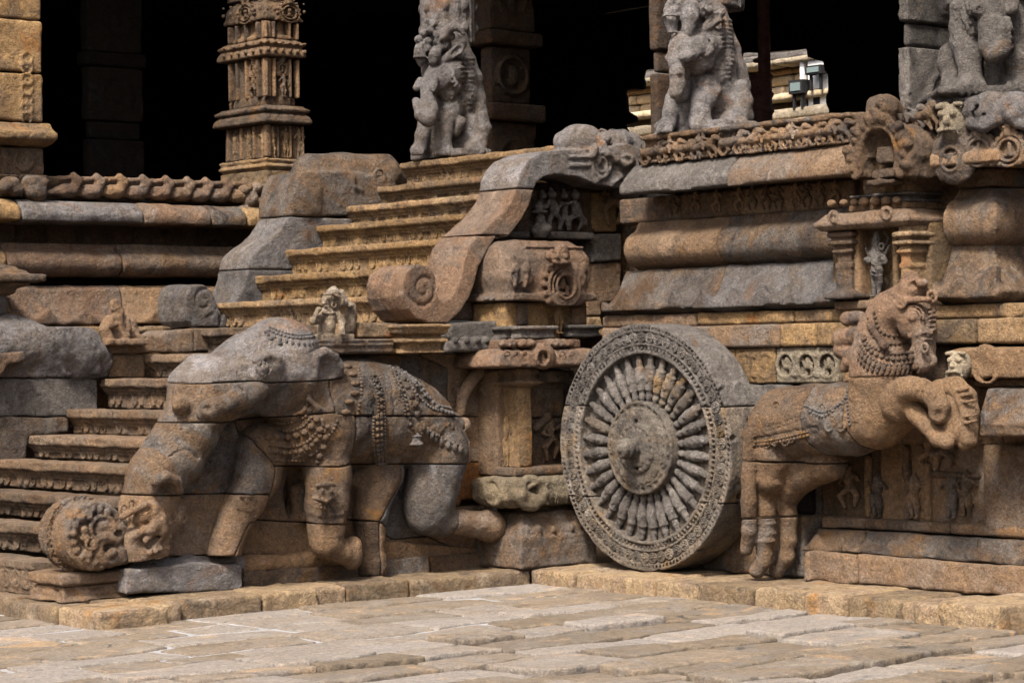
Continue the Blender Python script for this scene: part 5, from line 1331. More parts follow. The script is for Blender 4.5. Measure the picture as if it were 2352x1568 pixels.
stone_block('backing_slab', ele, M['mixed'], [(.76, ZK), (.76, .95), (1.0, .95), (1.0, ZK)], 0, -2.3, -1.9, vox=.03)
beads('brow_band', head, 'bluish', ZE, [([(955, 150), (1040, 180), (1120, 190), (1195, 182)], .011, .019), ([(950, 168), (1040, 196), (1120, 205), (1200, 198)], .013, .024),
      ([(945, 190), (1040, 222), (1130, 240), (1215, 228)], .012, .034, (1, 1, 1.9)), ([(935, 175), (960, 210), (1010, 235)], .018, .036)])
beads('necklace', chest, 'brown', ZE, [([(945, 672), (1040, 672), (1110, 655), (1150, 632)], .013, .022), ([(945, 705), (1050, 715), (1130, 690), (1180, 640)], .013, .022), ([(945, 745), (1060, 745), (1150, 715), (1210, 650)], .026, .044),
      ([(950, 790), (1060, 800), (1160, 770), (1240, 680)], .013, .022), ([(955, 825), (1060, 832), (1170, 800), (1270, 690)], .018, .034), ([(960, 868), (1070, 875), (1180, 850), (1290, 720), (1320, 660)], .013, .024),
      ([(1180, 690), (1220, 700), (1250, 730), (1255, 780), (1225, 850)], .026, .05), ([(1150, 800), (1180, 850), (1215, 880)], .02, .04)])
beads('girth_band', bodyu, 'mixed', ZT, [([(300, 250), (335, 330), (352, 420), (352, 505)], .011, .02), ([(335, 250), (370, 330), (388, 420), (388, 505)], .011, .02), ([(318, 250), (352, 330), (370, 420), (370, 505)], .018, .034),
      ([(440, 225), (490, 330), (520, 430), (530, 505)], .010, .02), ([(460, 220), (510, 330), (540, 430), (552, 505)], .014, .03), ([(520, 270), (560, 360), (600, 440), (610, 500)], .024, .05, (1, .7, 1.3))])
beads('girth_band', bodyl, 'mixed', ZT, [([(322, 525), (320, 640), (325, 740), (340, 830)], .011, .02), ([(395, 525), (396, 640), (396, 740), (400, 830)], .011, .02), ([(345, 525), (345, 640), (350, 740), (360, 830)], .018, .034), ([(372, 525), (372, 640), (374, 740), (380, 830)], .018, .034)])
beads('saddle_rope', bodyu, 'brown', ZT, [([(150, 190), (195, 270), (200, 360), (150, 440), (140, 490)], .036, .052, (1.1, .6, .55)), ([(220, 200), (240, 300), (235, 400), (215, 500)], .011, .024)])
beads('bead_string', bodyu, 'bluish', ZT, [([(450, 178), (560, 260), (650, 370), (740, 440), (825, 465)], .013, .024), ([(530, 235), (620, 310), (680, 390), (760, 470), (835, 500)], .019, .036), ([(430, 190), (540, 280), (620, 390), (700, 460), (800, 490)], .012, .024)])
beads('rump_garland', bodyl, 'mixed', ZT, [([(640, 560), (690, 615), (760, 655), (830, 690), (895, 708)], .014, .026), ([(650, 590), (700, 640), (770, 690), (840, 720), (895, 735)], .024, .04, (.8, .8, 1.5)), ([(560, 530), (565, 570), (580, 600)], .013, .025)])
hb = S.hit(*ZT(605, 660))
Sb = Sculpt(hb - .11, hb + .11, .008)
Sb.cyl(hb + (0, .01, .03), 2, .026, .022, .015, k=.02); Sb.cyl(hb + (0, .01, -.01), 2, .034, .024, .01, k=.02); Sb.cyl(hb + (0, .01, -.04), 2, .048, .010, .008, k=.01); Sb.ell(hb + (.01, .0, -.055), (.016, .016, .02), k=.01); Sb.ring(hb + (0, .01, .01), 2, .036, .007, k=.004)
Sb.rough(.002, 20); Sb.mesh('bell', M['bluish'], bodyl)

# plinth of the elephant
slabA('plinth_block', ele, 'bluish', ZE, [(170, 1600), (185, 1470), (560, 1430), (800, 1440), (812, 1470), (810, 1590)], .47, .4, amp=.009,
      extra=lambda S: S.chain([(*PY(*ZE(220, 1465), .60), .05), (*PY(*ZE(500, 1440), .60), .05), (*PY(*ZE(780, 1440), .60), .05)], k=.03))
slabA('plinth_block', ele, 'brown', ZE, [(815, 1480), (1100, 1462), (1480, 1440), (1480, 1575), (815, 1590)], .53, .3, amp=.006)
slabA('plinth_block', ele, 'brown', ZE, [(790, 1400), (1170, 1385), (1480, 1400), (1480, 1450), (800, 1480)], .57, .3, amp=.008, extra=lambda S: S.chain([(*PY(*ZE(840, 1440), .60), .05), (*PY(*ZE(1150, 1420), .60), .05)], k=.03))
slabA('plinth_block', ele, 'brown', ZT, [(390, 1345), (700, 1360), (1030, 1390), (1030, 1500), (400, 1530)], .57, .3, amp=.008)
slabA('plinth_block', ele, 'mixed', ZT, [(395, 1465), (690, 1440), (700, 1575), (400, 1600)], .53, .3, amp=.007)
slabA('plinth_block', ele, 'brown', ZT, [(705, 1440), (1035, 1420), (1120, 1560), (708, 1590)], .54, .3, amp=.007)

# scroll at the tip of the trunk and its pedestal
sc = thing('trunk_scroll', (-2.95, .65, .32), 'round carved scroll drum at the tip of the elephant trunk, on a small pedestal', 'scroll carving')
w = lambda a, b, y=.52: PY(*ZC(a, b), y)
c = w(1090, 690)
S = Sculpt((c[0] - .32, .42, c[2] - .27), (w(1435, 800)[0] + .02, .86, c[2] + .27), .0075)
Rz = .200
S.cyl((c[0], .68, c[2]), 1, Rz, .15, .02)
S.box((c[0] + .12, .68, c[2] - .05), (.18, .15, .14), .03, k=.03)
S.cyl((c[0] + .0, .50, c[2] + .01), 1, .15, .035, .01, k=.01, cut=True)
S.ring((c[0], .53, c[2]), 1, .185, .02, k=.01)
for i in range(16):
    a = R(60 + i * 280 / 15); S.ell((c[0] + .15 * math.cos(a), .525, c[2] + .155 * math.sin(a)), (.028, .03, .028), k=.01)
S.ell(w(1170, 600, .535), (.062, .035, .062), k=.006); S.ring(w(1165, 610, .52), 1, .078, .018, k=.008)
for a, b, r in [(960, 620, .03), (965, 710, .03), (1050, 780, .035), (1010, 460, .03), (930, 480, .028), (1120, 880, .04), (1180, 950, .04), (1000, 900, .035)]: S.ell(w(a, b, .52), (r, .03, r), k=.01)
S.ring(w(1250, 860, .515), 1, .07, .022, k=.012); S.ell(w(1275, 885, .50), (.03, .035, .03), k=.008); S.ring(w(1040, 780, .50), 1, .035, .012, k=.006)
S.chain([(*w(1080, 740, .51), .022), (*w(1200, 690, .51), .025), (*w(1330, 740, .51), .022), (*w(1400, 700, .52), .02)], k=.012)
S.chain([(*w(1290, 620, .52), .035), (*w(1390, 640, .53), .04)], k=.02); S.ell(w(1350, 660, .49), (.03, .03, .02), k=.006, cut=True)
S.chain([(*w(1380, 860, .51), .03), (*w(1400, 950, .52), .03), (*w(1250, 1000, .54), .03)], k=.015)
for y in (.565, .60, .78, .815): S.ring((c[0], y, c[2]), 1, Rz + .002, .008, k=.004)
for i in range(30):
    a = R(40 + i * 9.5); 
    S.ring((c[0] + Rz * math.cos(a), .69, c[2] + Rz * math.sin(a)), 1, .03, .007, k=.004)
S.rough(.004, 16, 3); S.rough(.003, 34, 5)
S.mesh('scroll', M['mixed'], sc)
pd = thing('scroll_pedestal', (-2.95, .78, .1), 'small dark moulded stone pedestal under the carved scroll of the elephant trunk', 'pedestal')
zp = lambda b: PY(246.6, (1900 + b / 2.851) * .57422, .57)[2]
plan_block('pedestal', pd, 'mixed', [(-3.17, -2.74, .57, 1.0)], [(.0, ZK), (.0, zp(1390)), (-.02, zp(1370)), (-.02, zp(1300)), (-.05, zp(1290)), (-.025, zp(1275)), (-.02, zp(1260)), (-.05, zp(1235)), (-.01, zp(1225)), (0, zp(1200)), (.0, zp(1110)), (-.03, zp(1095))], amp=.006, vox=.01)
# ================================================================== THE WHEEL
XW = .40
wc = np.array([XW, -.585, .893]); RW = .795
wh = thing('stone_wheel', (.5, -.585, .1), 'big carved stone chariot wheel with thick rim, baluster spokes and projecting axle', 'wheel')
def wheel_pt(r, a, x): return (x, wc[1] - r * math.sin(a), wc[2] + r * math.cos(a))
S = Sculpt((XW - .03, wc[1] - .83, .08), (.72, wc[1] + .83, 1.72), .0075)
S.cyl((XW + .145, wc[1], wc[2]), 0, RW, .145, .012)
S.cyl((XW, wc[1], wc[2]), 0, .600, .055, .01, k=.008, cut=True)
for r_, t_, c_ in ((.782, .013, 0), (.766, .010, 1), (.750, .011, 0), (.664, .011, 0), (.636, .010, 1), (.612, .014, 0), (.737, .007, 1), (.677, .007, 1)):
    S.ring((XW + .002, wc[1], wc[2]), 0, r_, t_, k=.003, cut=bool(c_))
for i in range(150):
    a = i * 2 * math.pi / 150; S.ell(wheel_pt(.766, a, XW - .002), (.011, .011, .011), k=.001)
for i in range(120):
    a = i * 2 * math.pi / 120; S.ell(wheel_pt(.636, a, XW - .002), (.011, .011, .011), k=.001)
rr = random.Random(4)
for _ in range(16):       # chips round the edge
    a = rr.uniform(0, 6.28); S.ell(wheel_pt(RW + .008, a, XW + rr.uniform(0, .2)), (.03, .03, .02), k=.01, cut=True)
S.rough(.0035, 9, 1); S.rough(.002, 30, 2)
ZW = frame(2220, 1260, .8452)
zj1 = PX(*ZW(300, 308), XW)[2]; zj2 = PX(*ZW(300, 622), XW)[2]; ysp = PX(*ZW(325, 200), XW)[1]
rp = []
rp.append(S.part('rim_block', 'grey', wh, [(ysp, zj1), (5, zj1), (5, 5), (ysp, 5)], axis=0))
rp.append(S.part('rim_block', 'grey', wh, [(-5, zj1), (ysp, zj1), (ysp, 5), (-5, 5)], axis=0))
rp.append(S.part('rim_block', 'wheel', wh, [(-5, zj2), (5, zj2), (5, zj1), (-5, zj1)], axis=0))
rp.append(S.part('rim_block', 'wheel', wh, [(-5, -1), (5, -1), (5, zj2), (-5, zj2)], axis=0))
# hub
H = Sculpt((XW - .22, wc[1] - .34, wc[2] - .34), (XW + .08, wc[1] + .34, wc[2] + .34), .0068)
H.cyl((XW + .02, wc[1], wc[2]), 0, .298, .05, .012)
for r_, t_, x_ in ((.288, .010, 0), (.245, .012, 0), (.20, .014, -.006), (.178, .008, 0)): H.ring((XW - .03 + x_, wc[1], wc[2]), 0, r_, t_ * 1.3, k=.003)
H.cyl((XW - .03, wc[1], wc[2]), 0, .235, .022, .012, k=.004); H.cyl((XW - .045, wc[1], wc[2]), 0, .165, .022, .01, k=.006); H.cyl((XW - .055, wc[1], wc[2]), 0, .125, .022, .008, k=.006)
for i in range(26):
    a = i * 2 * math.pi / 26; H.ell(wheel_pt(.267, a, XW - .03), (.012, .018, .018), k=.003)
    H.ring(wheel_pt(.218, a, XW - .05), 0, .016, .005, k=.003)
for i in range(22):
    a = i * 2 * math.pi / 22; H.ell(wheel_pt(.145, a, XW - .066), (.010, .014, .014), k=.003)
H.cyl((XW - .12, wc[1], wc[2]), 0, .062, .075, .008, k=.012); H.cyl((XW - .15, wc[1], wc[2]), 0, .070, .016, .006, k=.006); H.cyl((XW - .19, wc[1], wc[2]), 0, .058, .012, .006, k=.006); H.ell((XW - .205, wc[1], wc[2]), (.012, .028, .028), k=.004)
H.box((XW - .05, wc[1] + .015, wc[2] + .155), (.03, .014, .022), .003, cut=True); H.box((XW - .05, wc[1] + .0, wc[2] - .13), (.04, .022, .012), .003, cut=True)
H.rough(.0025, 14, 1); H.rough(.002, 32, 2)
H.mesh('hub', M['wheel'], wh)
# spokes: turned balusters lying against the disc
B = Sculpt((-.06, -.055, -.01), (.06, .055, .31), .0062)
B.chain([(0, 0, .005, .018), (0, 0, .03, .026), (0, 0, .045, .017)], k=.004)
B.chain([(0, 0, .05, .020), (0, 0, .09, .033), (0, 0, .15, .042), (0, 0, .20, .036), (0, 0, .235, .022)], k=.006)
B.chain([(0, 0, .25, .024), (0, 0, .262, .024)], k=.004); B.chain([(0, 0, .28, .018), (0, 0, .296, .02)], k=.004)
B.ring((0, 0, .075), 2, .030, .005, k=.003); B.ring((0, 0, .215), 2, .034, .005, k=.003); B.ell((-.038, 0, .15), (.010, .018, .04), k=.004)
B.rough(.003, 26, 3)
SPK = proto(B, 'spoke', 'grey')
NS = 32
for i in range(NS):
    a = (i + .5) * 2 * math.pi / NS
    r0 = .298
    p = np.array(wheel_pt(r0, a, XW + .03))
    mt = 'grey' if not (0 < i < 5 or 24 < i < 26) else 'wheel'
    o = put(SPK, wh, p, mat=None if mt == 'grey' else 'wheel')
    o.rotation_euler = (a, 0, 0)
    o.scale = (.85, rr.uniform(.88, 1.02), rr.uniform(.97, 1.02))
for i in range(58):
    a = i * 2 * math.pi / 58
    o = put(ROS, wh, wheel_pt(.707, a, XW + .001), 'A', s=(.88, 1.6, .88), mat='grey' if i < 13 or i > 44 else 'wheel')
    o.rotation_euler = (0, a, R(-90))
for i in range(58):
    a = (i + .5) * 2 * math.pi / 58
    pass

# ================================================================== THE HORSE
hs = thing('horse_sculpture', (.5, -1.7, .1), 'rearing stone horse with jewelled neck and raised broken forelegs, right of the big wheel', 'horse')
S = Sculpt((.12, -3.35, .09), (.90, -1.02, 2.05), .009)
h = lambda a, b, x: PX(*ZH(a, b), x)
def H_(pts, x): return [(*h(a, b, x if len(q) < 1 else q[0]), r) for a, b, r, *q in pts]
S.chain(H_([(250, 790, .185), (350, 780, .195), (480, 770, .195), (620, 755, .205), (740, 730, .19), (840, 690, .15)], .52), k=.05, flat=(.95, 1, 1))
S.chain(H_([(260, 700, .12), (420, 690, .12), (560, 680, .12)], .52), k=.05)
# a block of stone ties the belly to the wall
S.box(tuple(h(520, 780, .78)), (.16, .45, .12), .03, k=.03)
S.box(tuple(h(260, 1180, .80)), (.06, .10, .46), .02, k=.02)
# neck and head
S.chain(H_([(760, 640, .20, .52), (770, 520, .195, .50), (755, 430, .17, .49), (755, 340, .135, .48), (790, 250, .115, .47), (850, 200, .11, .46)], .5), k=.05)
S.chain(H_([(870, 215, .105, .46), (935, 265, .092, .46), (960, 335, .078, .46), (963, 395, .062, .46), (962, 455, .066, .46)], .46), k=.03, flat=(.85, 1, 1))
S.ell(h(885, 300, .44), (.055, .065, .085), k=.03); S.ell(h(925, 440, .44), (.045, .05, .05), k=.02)
S.chain(H_([(915, 470, .030, .44), (955, 495, .040, .45), (995, 478, .035, .46)], .44), k=.02)
S.ell(h(966, 412, .385), (.02, .017, .015), k=.004, cut=True); S.ring(h(966, 412, .39), 0, .024, .008, k=.004)
S.chain(H_([(905, 425, .008, .38), (930, 450, .007, .375), (975, 462, .006, .385)], .38), k=.003, cut=True)
S.ell(h(908, 262, .385), (.022, .035, .028), k=.005)
for r_ in (.048, .068): S.chain([(*h(908 + r_ * 760 * math.cos(t), 262 + r_ * 800 * math.sin(t), .385), .0075) for t in np.linspace(2.6, 6.5, 9)], k=.004)
S.chain(H_([(778, 190, .03, .42), (810, 160, .028, .40), (790, 210, .03, .40), (820, 205, .025, .385), (860, 185, .02, .375), (920, 178, .018, .38), (985, 178, .018, .39)], .4), k=.008)
for a, b in ((800, 165), (780, 195), (795, 225), (820, 180), (850, 190)): S.ring(h(a, b, .365), 0, .018, .007, k=.004)
S.ring(h(852, 192, .36), 0, .03, .010, k=.004); S.ell(h(852, 192, .36), (.012, .014, .014), k=.003)
S.ell(h(905, 130, .45), (.09, .09, .065), k=.03); S.ell(h(895, 80, .45), (.055, .055, .05), k=.02); S.ell(h(940, 100, .42), (.045, .05, .03), k=.012); S.ell(h(905, 105, .39), (.03, .035, .022), k=.01, cut=True)
S.ring(h(1000, 165, .42), 0, .03, .012, k=.008)
for i in range(7): S.chain(H_([(1012, 190 + i * 22, .014, .45), (985, 195 + i * 22, .010, .40)], .42), k=.004)
S.chain(H_([(880, 340, .008, .405), (930, 348, .008, .39), (985, 330, .008, .395), (1020, 322, .008, .43)], .4), k=.003)
for a, b in ((895, 352), (992, 335)): S.ell(h(a, b, .40), (.014, .018, .018), k=.004)
S.chain(H_([(900, 378, .006, .41), (930, 372, .006, .40), (1000, 368, .006, .41)], .4), k=.003)
# tassel bundles behind the neck
for L in ([(655, 345, .052), (560, 368, .058)], [(650, 265, .038), (590, 272, .042)], [(640, 440, .045), (560, 425, .05)], [(600, 480, .045), (580, 505, .03)]):
    S.chain(H_([(*q, .46) for q in L], .46), k=.01)
S.chain(H_([(650, 440, .06, .52), (640, 500, .05, .55)], .5), k=.02)
for d in (590, 615): S.chain(H_([(d, 325, .006, .40), (d - 8, 360, .006, .385), (d + 4, 405, .006, .40)], .4), k=.003, cut=True)
# hind legs and tail
S.chain(H_([(240, 940, .165, .50), (215, 1040, .105, .48), (190, 1100, .064, .48), (195, 1200, .056, .48), (192, 1330, .056, .49), (192, 1400, .052, .50)], .5), k=.03)
S.chain(H_([(192, 1400, .052, .50), (185, 1440, .052, .49), (155, 1480, .056, .48)], .5), k=.01)
S.chain(H_([(500, 960, .12, .58), (400, 1010, .10, .58), (320, 1080, .088, .60), (290, 1150, .072, .62), (305, 1220, .055, .62), (305, 1340, .048, .63), (295, 1420, .05, .63), (250, 1485, .05, .62)], .6), k=.03)
for b in (1155, 1185, 1215, 1255, 1305, 1340): S.ring(h(196, b, .49), 2, .056, .010, k=.004)
S.chain(H_([(165, 750, .05, .40), (118, 830, .045, .34), (114, 1000, .043, .34), (117, 1150, .047, .35), (115, 1290, .046, .38), (103, 1385, .036, .40)], .4), k=.015)
# raised forelegs
S.chain(H_([(850, 670, .125, .44), (880, 610, .080, .38), (950, 612, .062, .34), (1010, 645, .060, .33), (1035, 690, .058, .33), (1030, 735, .05, .33)], .4), k=.012)
S.ell(h(1025, 745, .27), (.04, .035, .045), k=.006, cut=True)
S.chain(H_([(900, 700, .06, .42), (930, 740, .055, .38), (990, 800, .052, .36), (1030, 850, .050, .36), (1072, 868, .040, .35)], .36), k=.010)
S.chain(H_([(960, 690, .085, .5), (1040, 620, .07, .47), (1110, 600, .060, .45), (1160, 650, .062, .45), (1178, 720, .056, .45), (1172, 790, .058, .45)], .4), k=.012)
S.chain(H_([(1172, 800, .060, .45), (1175, 850, .052, .45), (1160, 872, .04, .45)], .4), k=.006)
S.chain(H_([(1100, 680, .058, .44), (1095, 770, .054, .42), (1100, 830, .056, .42)], .4), k=.010)
for a, b in ((930, 610), (958, 614), (985, 628), (1010, 645)): S.chain(H_([(a - 22, b + 36, .009, .295), (a, b, .010, .275), (a + 12, b - 36, .009, .30)], .24), k=.004)
for a, b in ((1130, 615), (1150, 640), (1168, 670), (1175, 740), (1175, 770)): S.chain(H_([(a - 42, b + 10, .009, .41), (a, b, .010, .385), (a + 40, b - 8, .009, .41)], .24), k=.004)
S.box(tuple(h(1050, 640, .72)), (.2, .26, .07), .03, k=.03)
S.rough(.0045, 7, 6, .6); S.rough(.0024, 26, 3)
# harness grooves and carved cloth
for L in ([(200, 795), (300, 765), (385, 735)], [(195, 812), (300, 782), (388, 752)], [(140, 850), (250, 830), (390, 800)], [(140, 890), (250, 880), (400, 850)], [(385, 680), (480, 690), (560, 640), (590, 590)], [(400, 800), (430, 790), (450, 810), (430, 830)]):
    S.chain([(*p, .0065) for p in S.hits(L, ZH, 6)], k=.003, cut=True)
for a, b in ((250, 690), (240, 860), (320, 845), (200, 870), (290, 860), (430, 760), (560, 790), (520, 760), (620, 640), (625, 740), (500, 790), (560, 700), (470, 700)):
    p = S.hit(*ZH(a, b))
    if p is not None: S.ring(p, 0, .028, .008, k=.005); S.ell(p, (.012, .012, .012), k=.004)
hc = lambda pts: pyz(ZH, pts, .36)
nk = S.part('head_and_neck', 'red', hs, hc([(450, -60), (1200, -60), (1200, 400), (1090, 520), (880, 548), (860, 546), (640, 556), (500, 556), (450, 540)]), axis=0)
rump = S.part('rump', 'brown', hs, hc([(60, 600), (380, 560), (382, 650), (375, 750), (400, 870), (440, 930), (520, 975), (370, 973), (150, 957), (60, 950)]), axis=0)
brl = S.part('barrel', 'mixed', hs, hc([(381, 560), (590, 557), (588, 680), (585, 780), (620, 880), (720, 960), (521, 1000), (441, 930), (401, 870), (376, 750), (383, 650)]), axis=0)
S.part('chest_and_forelegs', 'brown', hs, hc([(591, 557), (861, 548), (1090, 522), (1300, 500), (1300, 1000), (722, 962), (621, 880), (586, 780), (589, 680)]), axis=0)
S.part('hind_legs', 'brown', hs, hc([(50, 952), (150, 959), (370, 975), (520, 977), (522, 1002), (720, 1100), (640, 1236), (50, 1232)]), axis=0)
S.part('lower_hind_legs', 'mixed', hs, hc([(50, 1235), (640, 1239), (640, 1600), (50, 1600)]), axis=0)
def hb_(name, parent, mat, lines): return beads(name, parent, mat, ZH, lines)
hb_('necklace', nk, 'red', [([(690, 300), (720, 360), (800, 390), (880, 380)], .013, .024), ([(672, 350), (700, 400), (800, 440), (905, 430)], .012, .022), ([(668, 370), (700, 425), (800, 465), (905, 455)], .016, .03),
    ([(655, 400), (700, 460), (800, 495), (905, 480)], .011, .02), ([(650, 430), (700, 485), (800, 515), (925, 500)], .018, .03, (1, .8, 1.5)), ([(645, 460), (690, 505), (800, 532), (935, 522)], .016, .028, (1, .7, 1.6)),
    ([(720, 240), (740, 320), (790, 350), (850, 350)], .013, .024), ([(690, 270), (735, 345)], .010, .018)])
hb_('saddle_cloth_fringe', brl, 'bluish', [([(385, 690), (470, 720), (540, 690), (590, 640)], .011, .02), ([(410, 720), (470, 740), (520, 715)], .013, .025), ([(590, 600), (592, 700), (600, 780)], .010, .02)])
hb_('strap', rump, 'brown', [([(145, 865), (250, 850), (395, 815)], .010, .02), ([(140, 880), (250, 866), (398, 832)], .012, .026)])
# stone drum collar
cyl_ = S.hit(*ZH(740, 360))
if cyl_ is not None:
    C2 = Sculpt(cyl_ - .12, cyl_ + .12, .008); C2.chain([(*(cyl_ + (-.01, -.05, -.045)), .02), (*(cyl_ + (-.01, .04, .05)), .02)], k=.004); C2.chain([(*(cyl_ + (-.01, -.055, -.05)), .027), (*(cyl_ + (-.01, -.045, -.04)), .027)], k=.004); C2.chain([(*(cyl_ + (-.01, .04, .05)), .027), (*(cyl_ + (-.01, .05, .06)), .022)], k=.004)
    C2.rough(.002, 20); C2.mesh('neck_bell', M['red'], nk)

# ================================================================== WALL SHRINE ABOVE THE HORSE
ws = thing('wall_shrine', (.7, -2.3, 1.7), 'projecting stone shrine niche with a horseshoe arch on top and a grey standing deity inside', 'shrine')
ZS = frame(3200, 380, .9955)
s_ = lambda a, b, x: PX(*ZS(a, b), x)
zs = lambda b, x=.62, a=430: PX(*ZS(a, b), x)[2]
xe = .60
yc = s_(430, 500, xe)[1]; yl = s_(52, 515, xe)[1]
plan_block('eave', ws, 'mixed', [(xe + .08, 1.2, yc + .08, yl - .08)], [(.05, zs(520)), (.08, zs(500)), (.08, zs(488)), (.03, zs(455)), (.0, zs(446))], vox=.0095, amp=.005,
    extra=lambda S: [(S.ell(s_(a, b, xe + .03), (.03, .045, .045), k=.015), S.ring(s_(a, b, xe - .005), 0, .032, .009, k=.005)) for a, b in ((135, 485), (345, 472), (345, 472))])
def rowheads(S):
    for a in (125, 175, 215, 255, 300, 345, 385): S.ell(s_(a, 432 - (a - 125) * .05, xe + .10), (.03, .03, .025), k=.01)
plan_block('head_frieze', ws, 'brown', [(xe + .13, 1.2, yc + .12, yl - .16)], [(0, zs(446)), (0, zs(415))], vox=.0095, amp=.006, extra=rowheads)
ya_ = s_(182, 415, xe + .12)[1]
plan_block('step_moulding', ws, 'grey', [(xe + .16, 1.2, yc + .13, ya_ - .04)], [(.02, zs(417)), (.02, zs(405)), (-.02, zs(400)), (-.01, zs(390)), (.03, zs(386)), (.03, zs(377))], vox=.0095)
plan_block('neck', ws, 'step', [(xe + .17, 1.2, s_(440, 380, xe + .17)[1], s_(248, 380, xe + .17)[1])], [(0, zs(378)), (0, zs(310))], extra=lambda S: S.box((xe + .17, s_(375, 345, xe + .17)[1], zs(350)), (.03, .012, .2), .003, cut=True))
# niche with its pilasters
plan_block('niche_back', ws, 'step', [(.80, 1.3, s_(520, 700, .8)[1], s_(130, 700, .8)[1])], [(0, zs(850, .8, 250)), (0, zs(515, .8, 250))])
for (a0, a1, xx, m_) in ((108, 205, .66, 'mixed'), (362, 440, .62, 'step')):
    y1, y0 = s_(a0, 560, xx)[1], s_(a1, 560, xx)[1]
    pw = (y1 - y0)
    z_ = lambda b: PX(*ZS((a0 + a1) / 2, b), xx)[2]
    cap = [(-.035, z_(800)), (-.035, z_(690)), (-.03, z_(688)), (-.03, z_(672)), (-.04, z_(668)), (-.04, z_(640)), (-.015, z_(622)), (-.03, z_(612)), (-.035, z_(600)), (-.002, z_(594)), (-.002, z_(582)), (-.03, z_(576)), (-.03, z_(570)), (.0, z_(562)), (.0, z_(546)), (-.03, z_(540)), (-.03, z_(515))]
    if a0 < 200: cap = [(.02, z_(812)), (.02, z_(795)), (.0, z_(788)), (-.02, z_(780)), (-.035, z_(775))] + cap[1:]
    plan_block('pilaster', ws, m_, [(xx, .85, y0, y1)], cap, vox=.009)
plan_block('pilaster', ws, 'step', [(.72, .85, s_(385, 600, .72)[1], s_(362, 600, .72)[1])], [(0, zs(800, .72)), (0, zs(515, .72))])
plan_block('pilaster', ws, 'brown', [(.72, .85, s_(235, 600, .72)[1], s_(205, 600, .72)[1])], [(0, zs(800, .72, 220)), (0, zs(515, .72, 220))])
plan_block('plinth_band', ws, 'brown', [(.70, .9, s_(440, 830, .7)[1], s_(135, 830, .7)[1])], [(0, zs(852, .7, 300)), (0, zs(815, .7, 300))])
Sg = Sculpt(np.array(s_(305, 690, .76)) - (.2, .26, .36), np.array(s_(305, 690, .76)) + (.06, .26, .36), .0065)
g = lambda a, b, x=.73: s_(a, b, x)
Sg.ell(g(302, 590), (0.0279, 0.0260, 0.0341), k=.01); Sg.chain([(*g(303, 572), 0.0211), (*g(306, 545), 0.0112)], k=.01); Sg.chain([(*g(303, 612), 0.0186), (*g(302, 630), 0.0322), (*g(305, 660), 0.0236), (*g(305, 690), 0.0341)], k=.03)
Sg.chain([(*g(282, 632), 0.0186), (*g(325, 632), 0.0186)], k=.02)
Sg.chain([(*g(295, 700), 0.0248), (*g(296, 750), 0.0186), (*g(294, 795), 0.0124)], k=.015); Sg.chain([(*g(317, 700), 0.0248), (*g(316, 750), 0.0186), (*g(314, 795), 0.0124)], k=.015)
Sg.chain([(*g(280, 635), 0.0149), (*g(268, 665), 0.0124), (*g(262, 655, .69), 0.0136)], k=.01); Sg.chain([(*g(330, 635), 0.0149), (*g(342, 665), 0.0124), (*g(330, 652, .69), 0.0149)], k=.01)
Sg.ell(g(270, 660, .70), (0.0124, 0.0186, 0.0217), k=.01); Sg.ell(g(335, 665, .70), (0.0124, 0.0186, 0.0186), k=.01); Sg.chain([(*g(340, 630), 0.0112), (*g(355, 600), 0.0074)], k=.008); Sg.chain([(*g(272, 630), 0.0112), (*g(262, 610), 0.0074)], k=.008)
Sg.ring(g(325, 603, .71), 0, .018, .008, k=.004); Sg.ell(g(302, 605, .69), (0.0062, 0.0050, 0.0074), k=.004)
for a in (292, 314): Sg.ell(g(a, 800, .70), (0.0279, 0.0124, 0.0087), k=.008)
for b in (672, 700, 715): Sg.chain([(*g(285, b, .70), 0.0050), (*g(305, b + 5, .68), 0.0050), (*g(328, b, .70), 0.0050)], k=.004)
Sg.chain([(*g(330, 540, .77), 0.0062), (*g(352, 570, .77), 0.0062), (*g(340, 600, .77), 0.0062)], k=.006)
Sg.rough(.002, 24); Sg.mesh('deity_figure', M['grey'], ws)
# horseshoe arch: a short vault running back into the cornice, hollowed at the front, lion head on top
xa_ = .58
cA = s_(308, 245, xa_)
S = Sculpt((xa_ - .10, cA[1] - .42, cA[2] - .25), (1.25, cA[1] + .32, cA[2] + .52), .0092)
ry, rz_ = abs(s_(180, 240, xa_)[1] - cA[1]), .235
out = pyz(ZS, [(180, 325), (178, 250), (190, 180), (230, 135), (275, 112), (340, 108), (395, 125), (430, 170), (446, 240), (440, 325), (360, 312), (250, 330)], xa_)
S.prism(out, 0, xa_, 1.15, .02)
S.ell((1.0, cA[1], cA[2] + .02), (.36, ry * .86, .25), k=.04)
iy, iz = abs(s_(243, 250, xa_)[1] - cA[1]), .155
S.ell((xa_, cA[1], cA[2]), (.13, iy, iz), k=.01, cut=True); S.box((xa_, cA[1], cA[2] - .10), (.13, iy * .97, .10), .01, cut=True)
S.box((xa_ + .08, cA[1] - .02, cA[2] - .10), (.06, iy * .7, .028), .004); S.box((xa_ + .09, cA[1] - .02, cA[2] + .01), (.05, iy * .55, .05), .006); S.box((xa_ + .07, cA[1], cA[2] - .15), (.06, iy * .8, .016), .004)
for k_ in (1.14, 1.45, 1.75):
    pts = [(xa_ + .002, cA[1] + iy * k_ * math.cos(t), cA[2] - .0 + iz * (k_ * .5 + .55) * math.sin(t), .012) for t in np.linspace(-.5, math.pi + .5, 22)]
    S.chain(pts, k=.008)
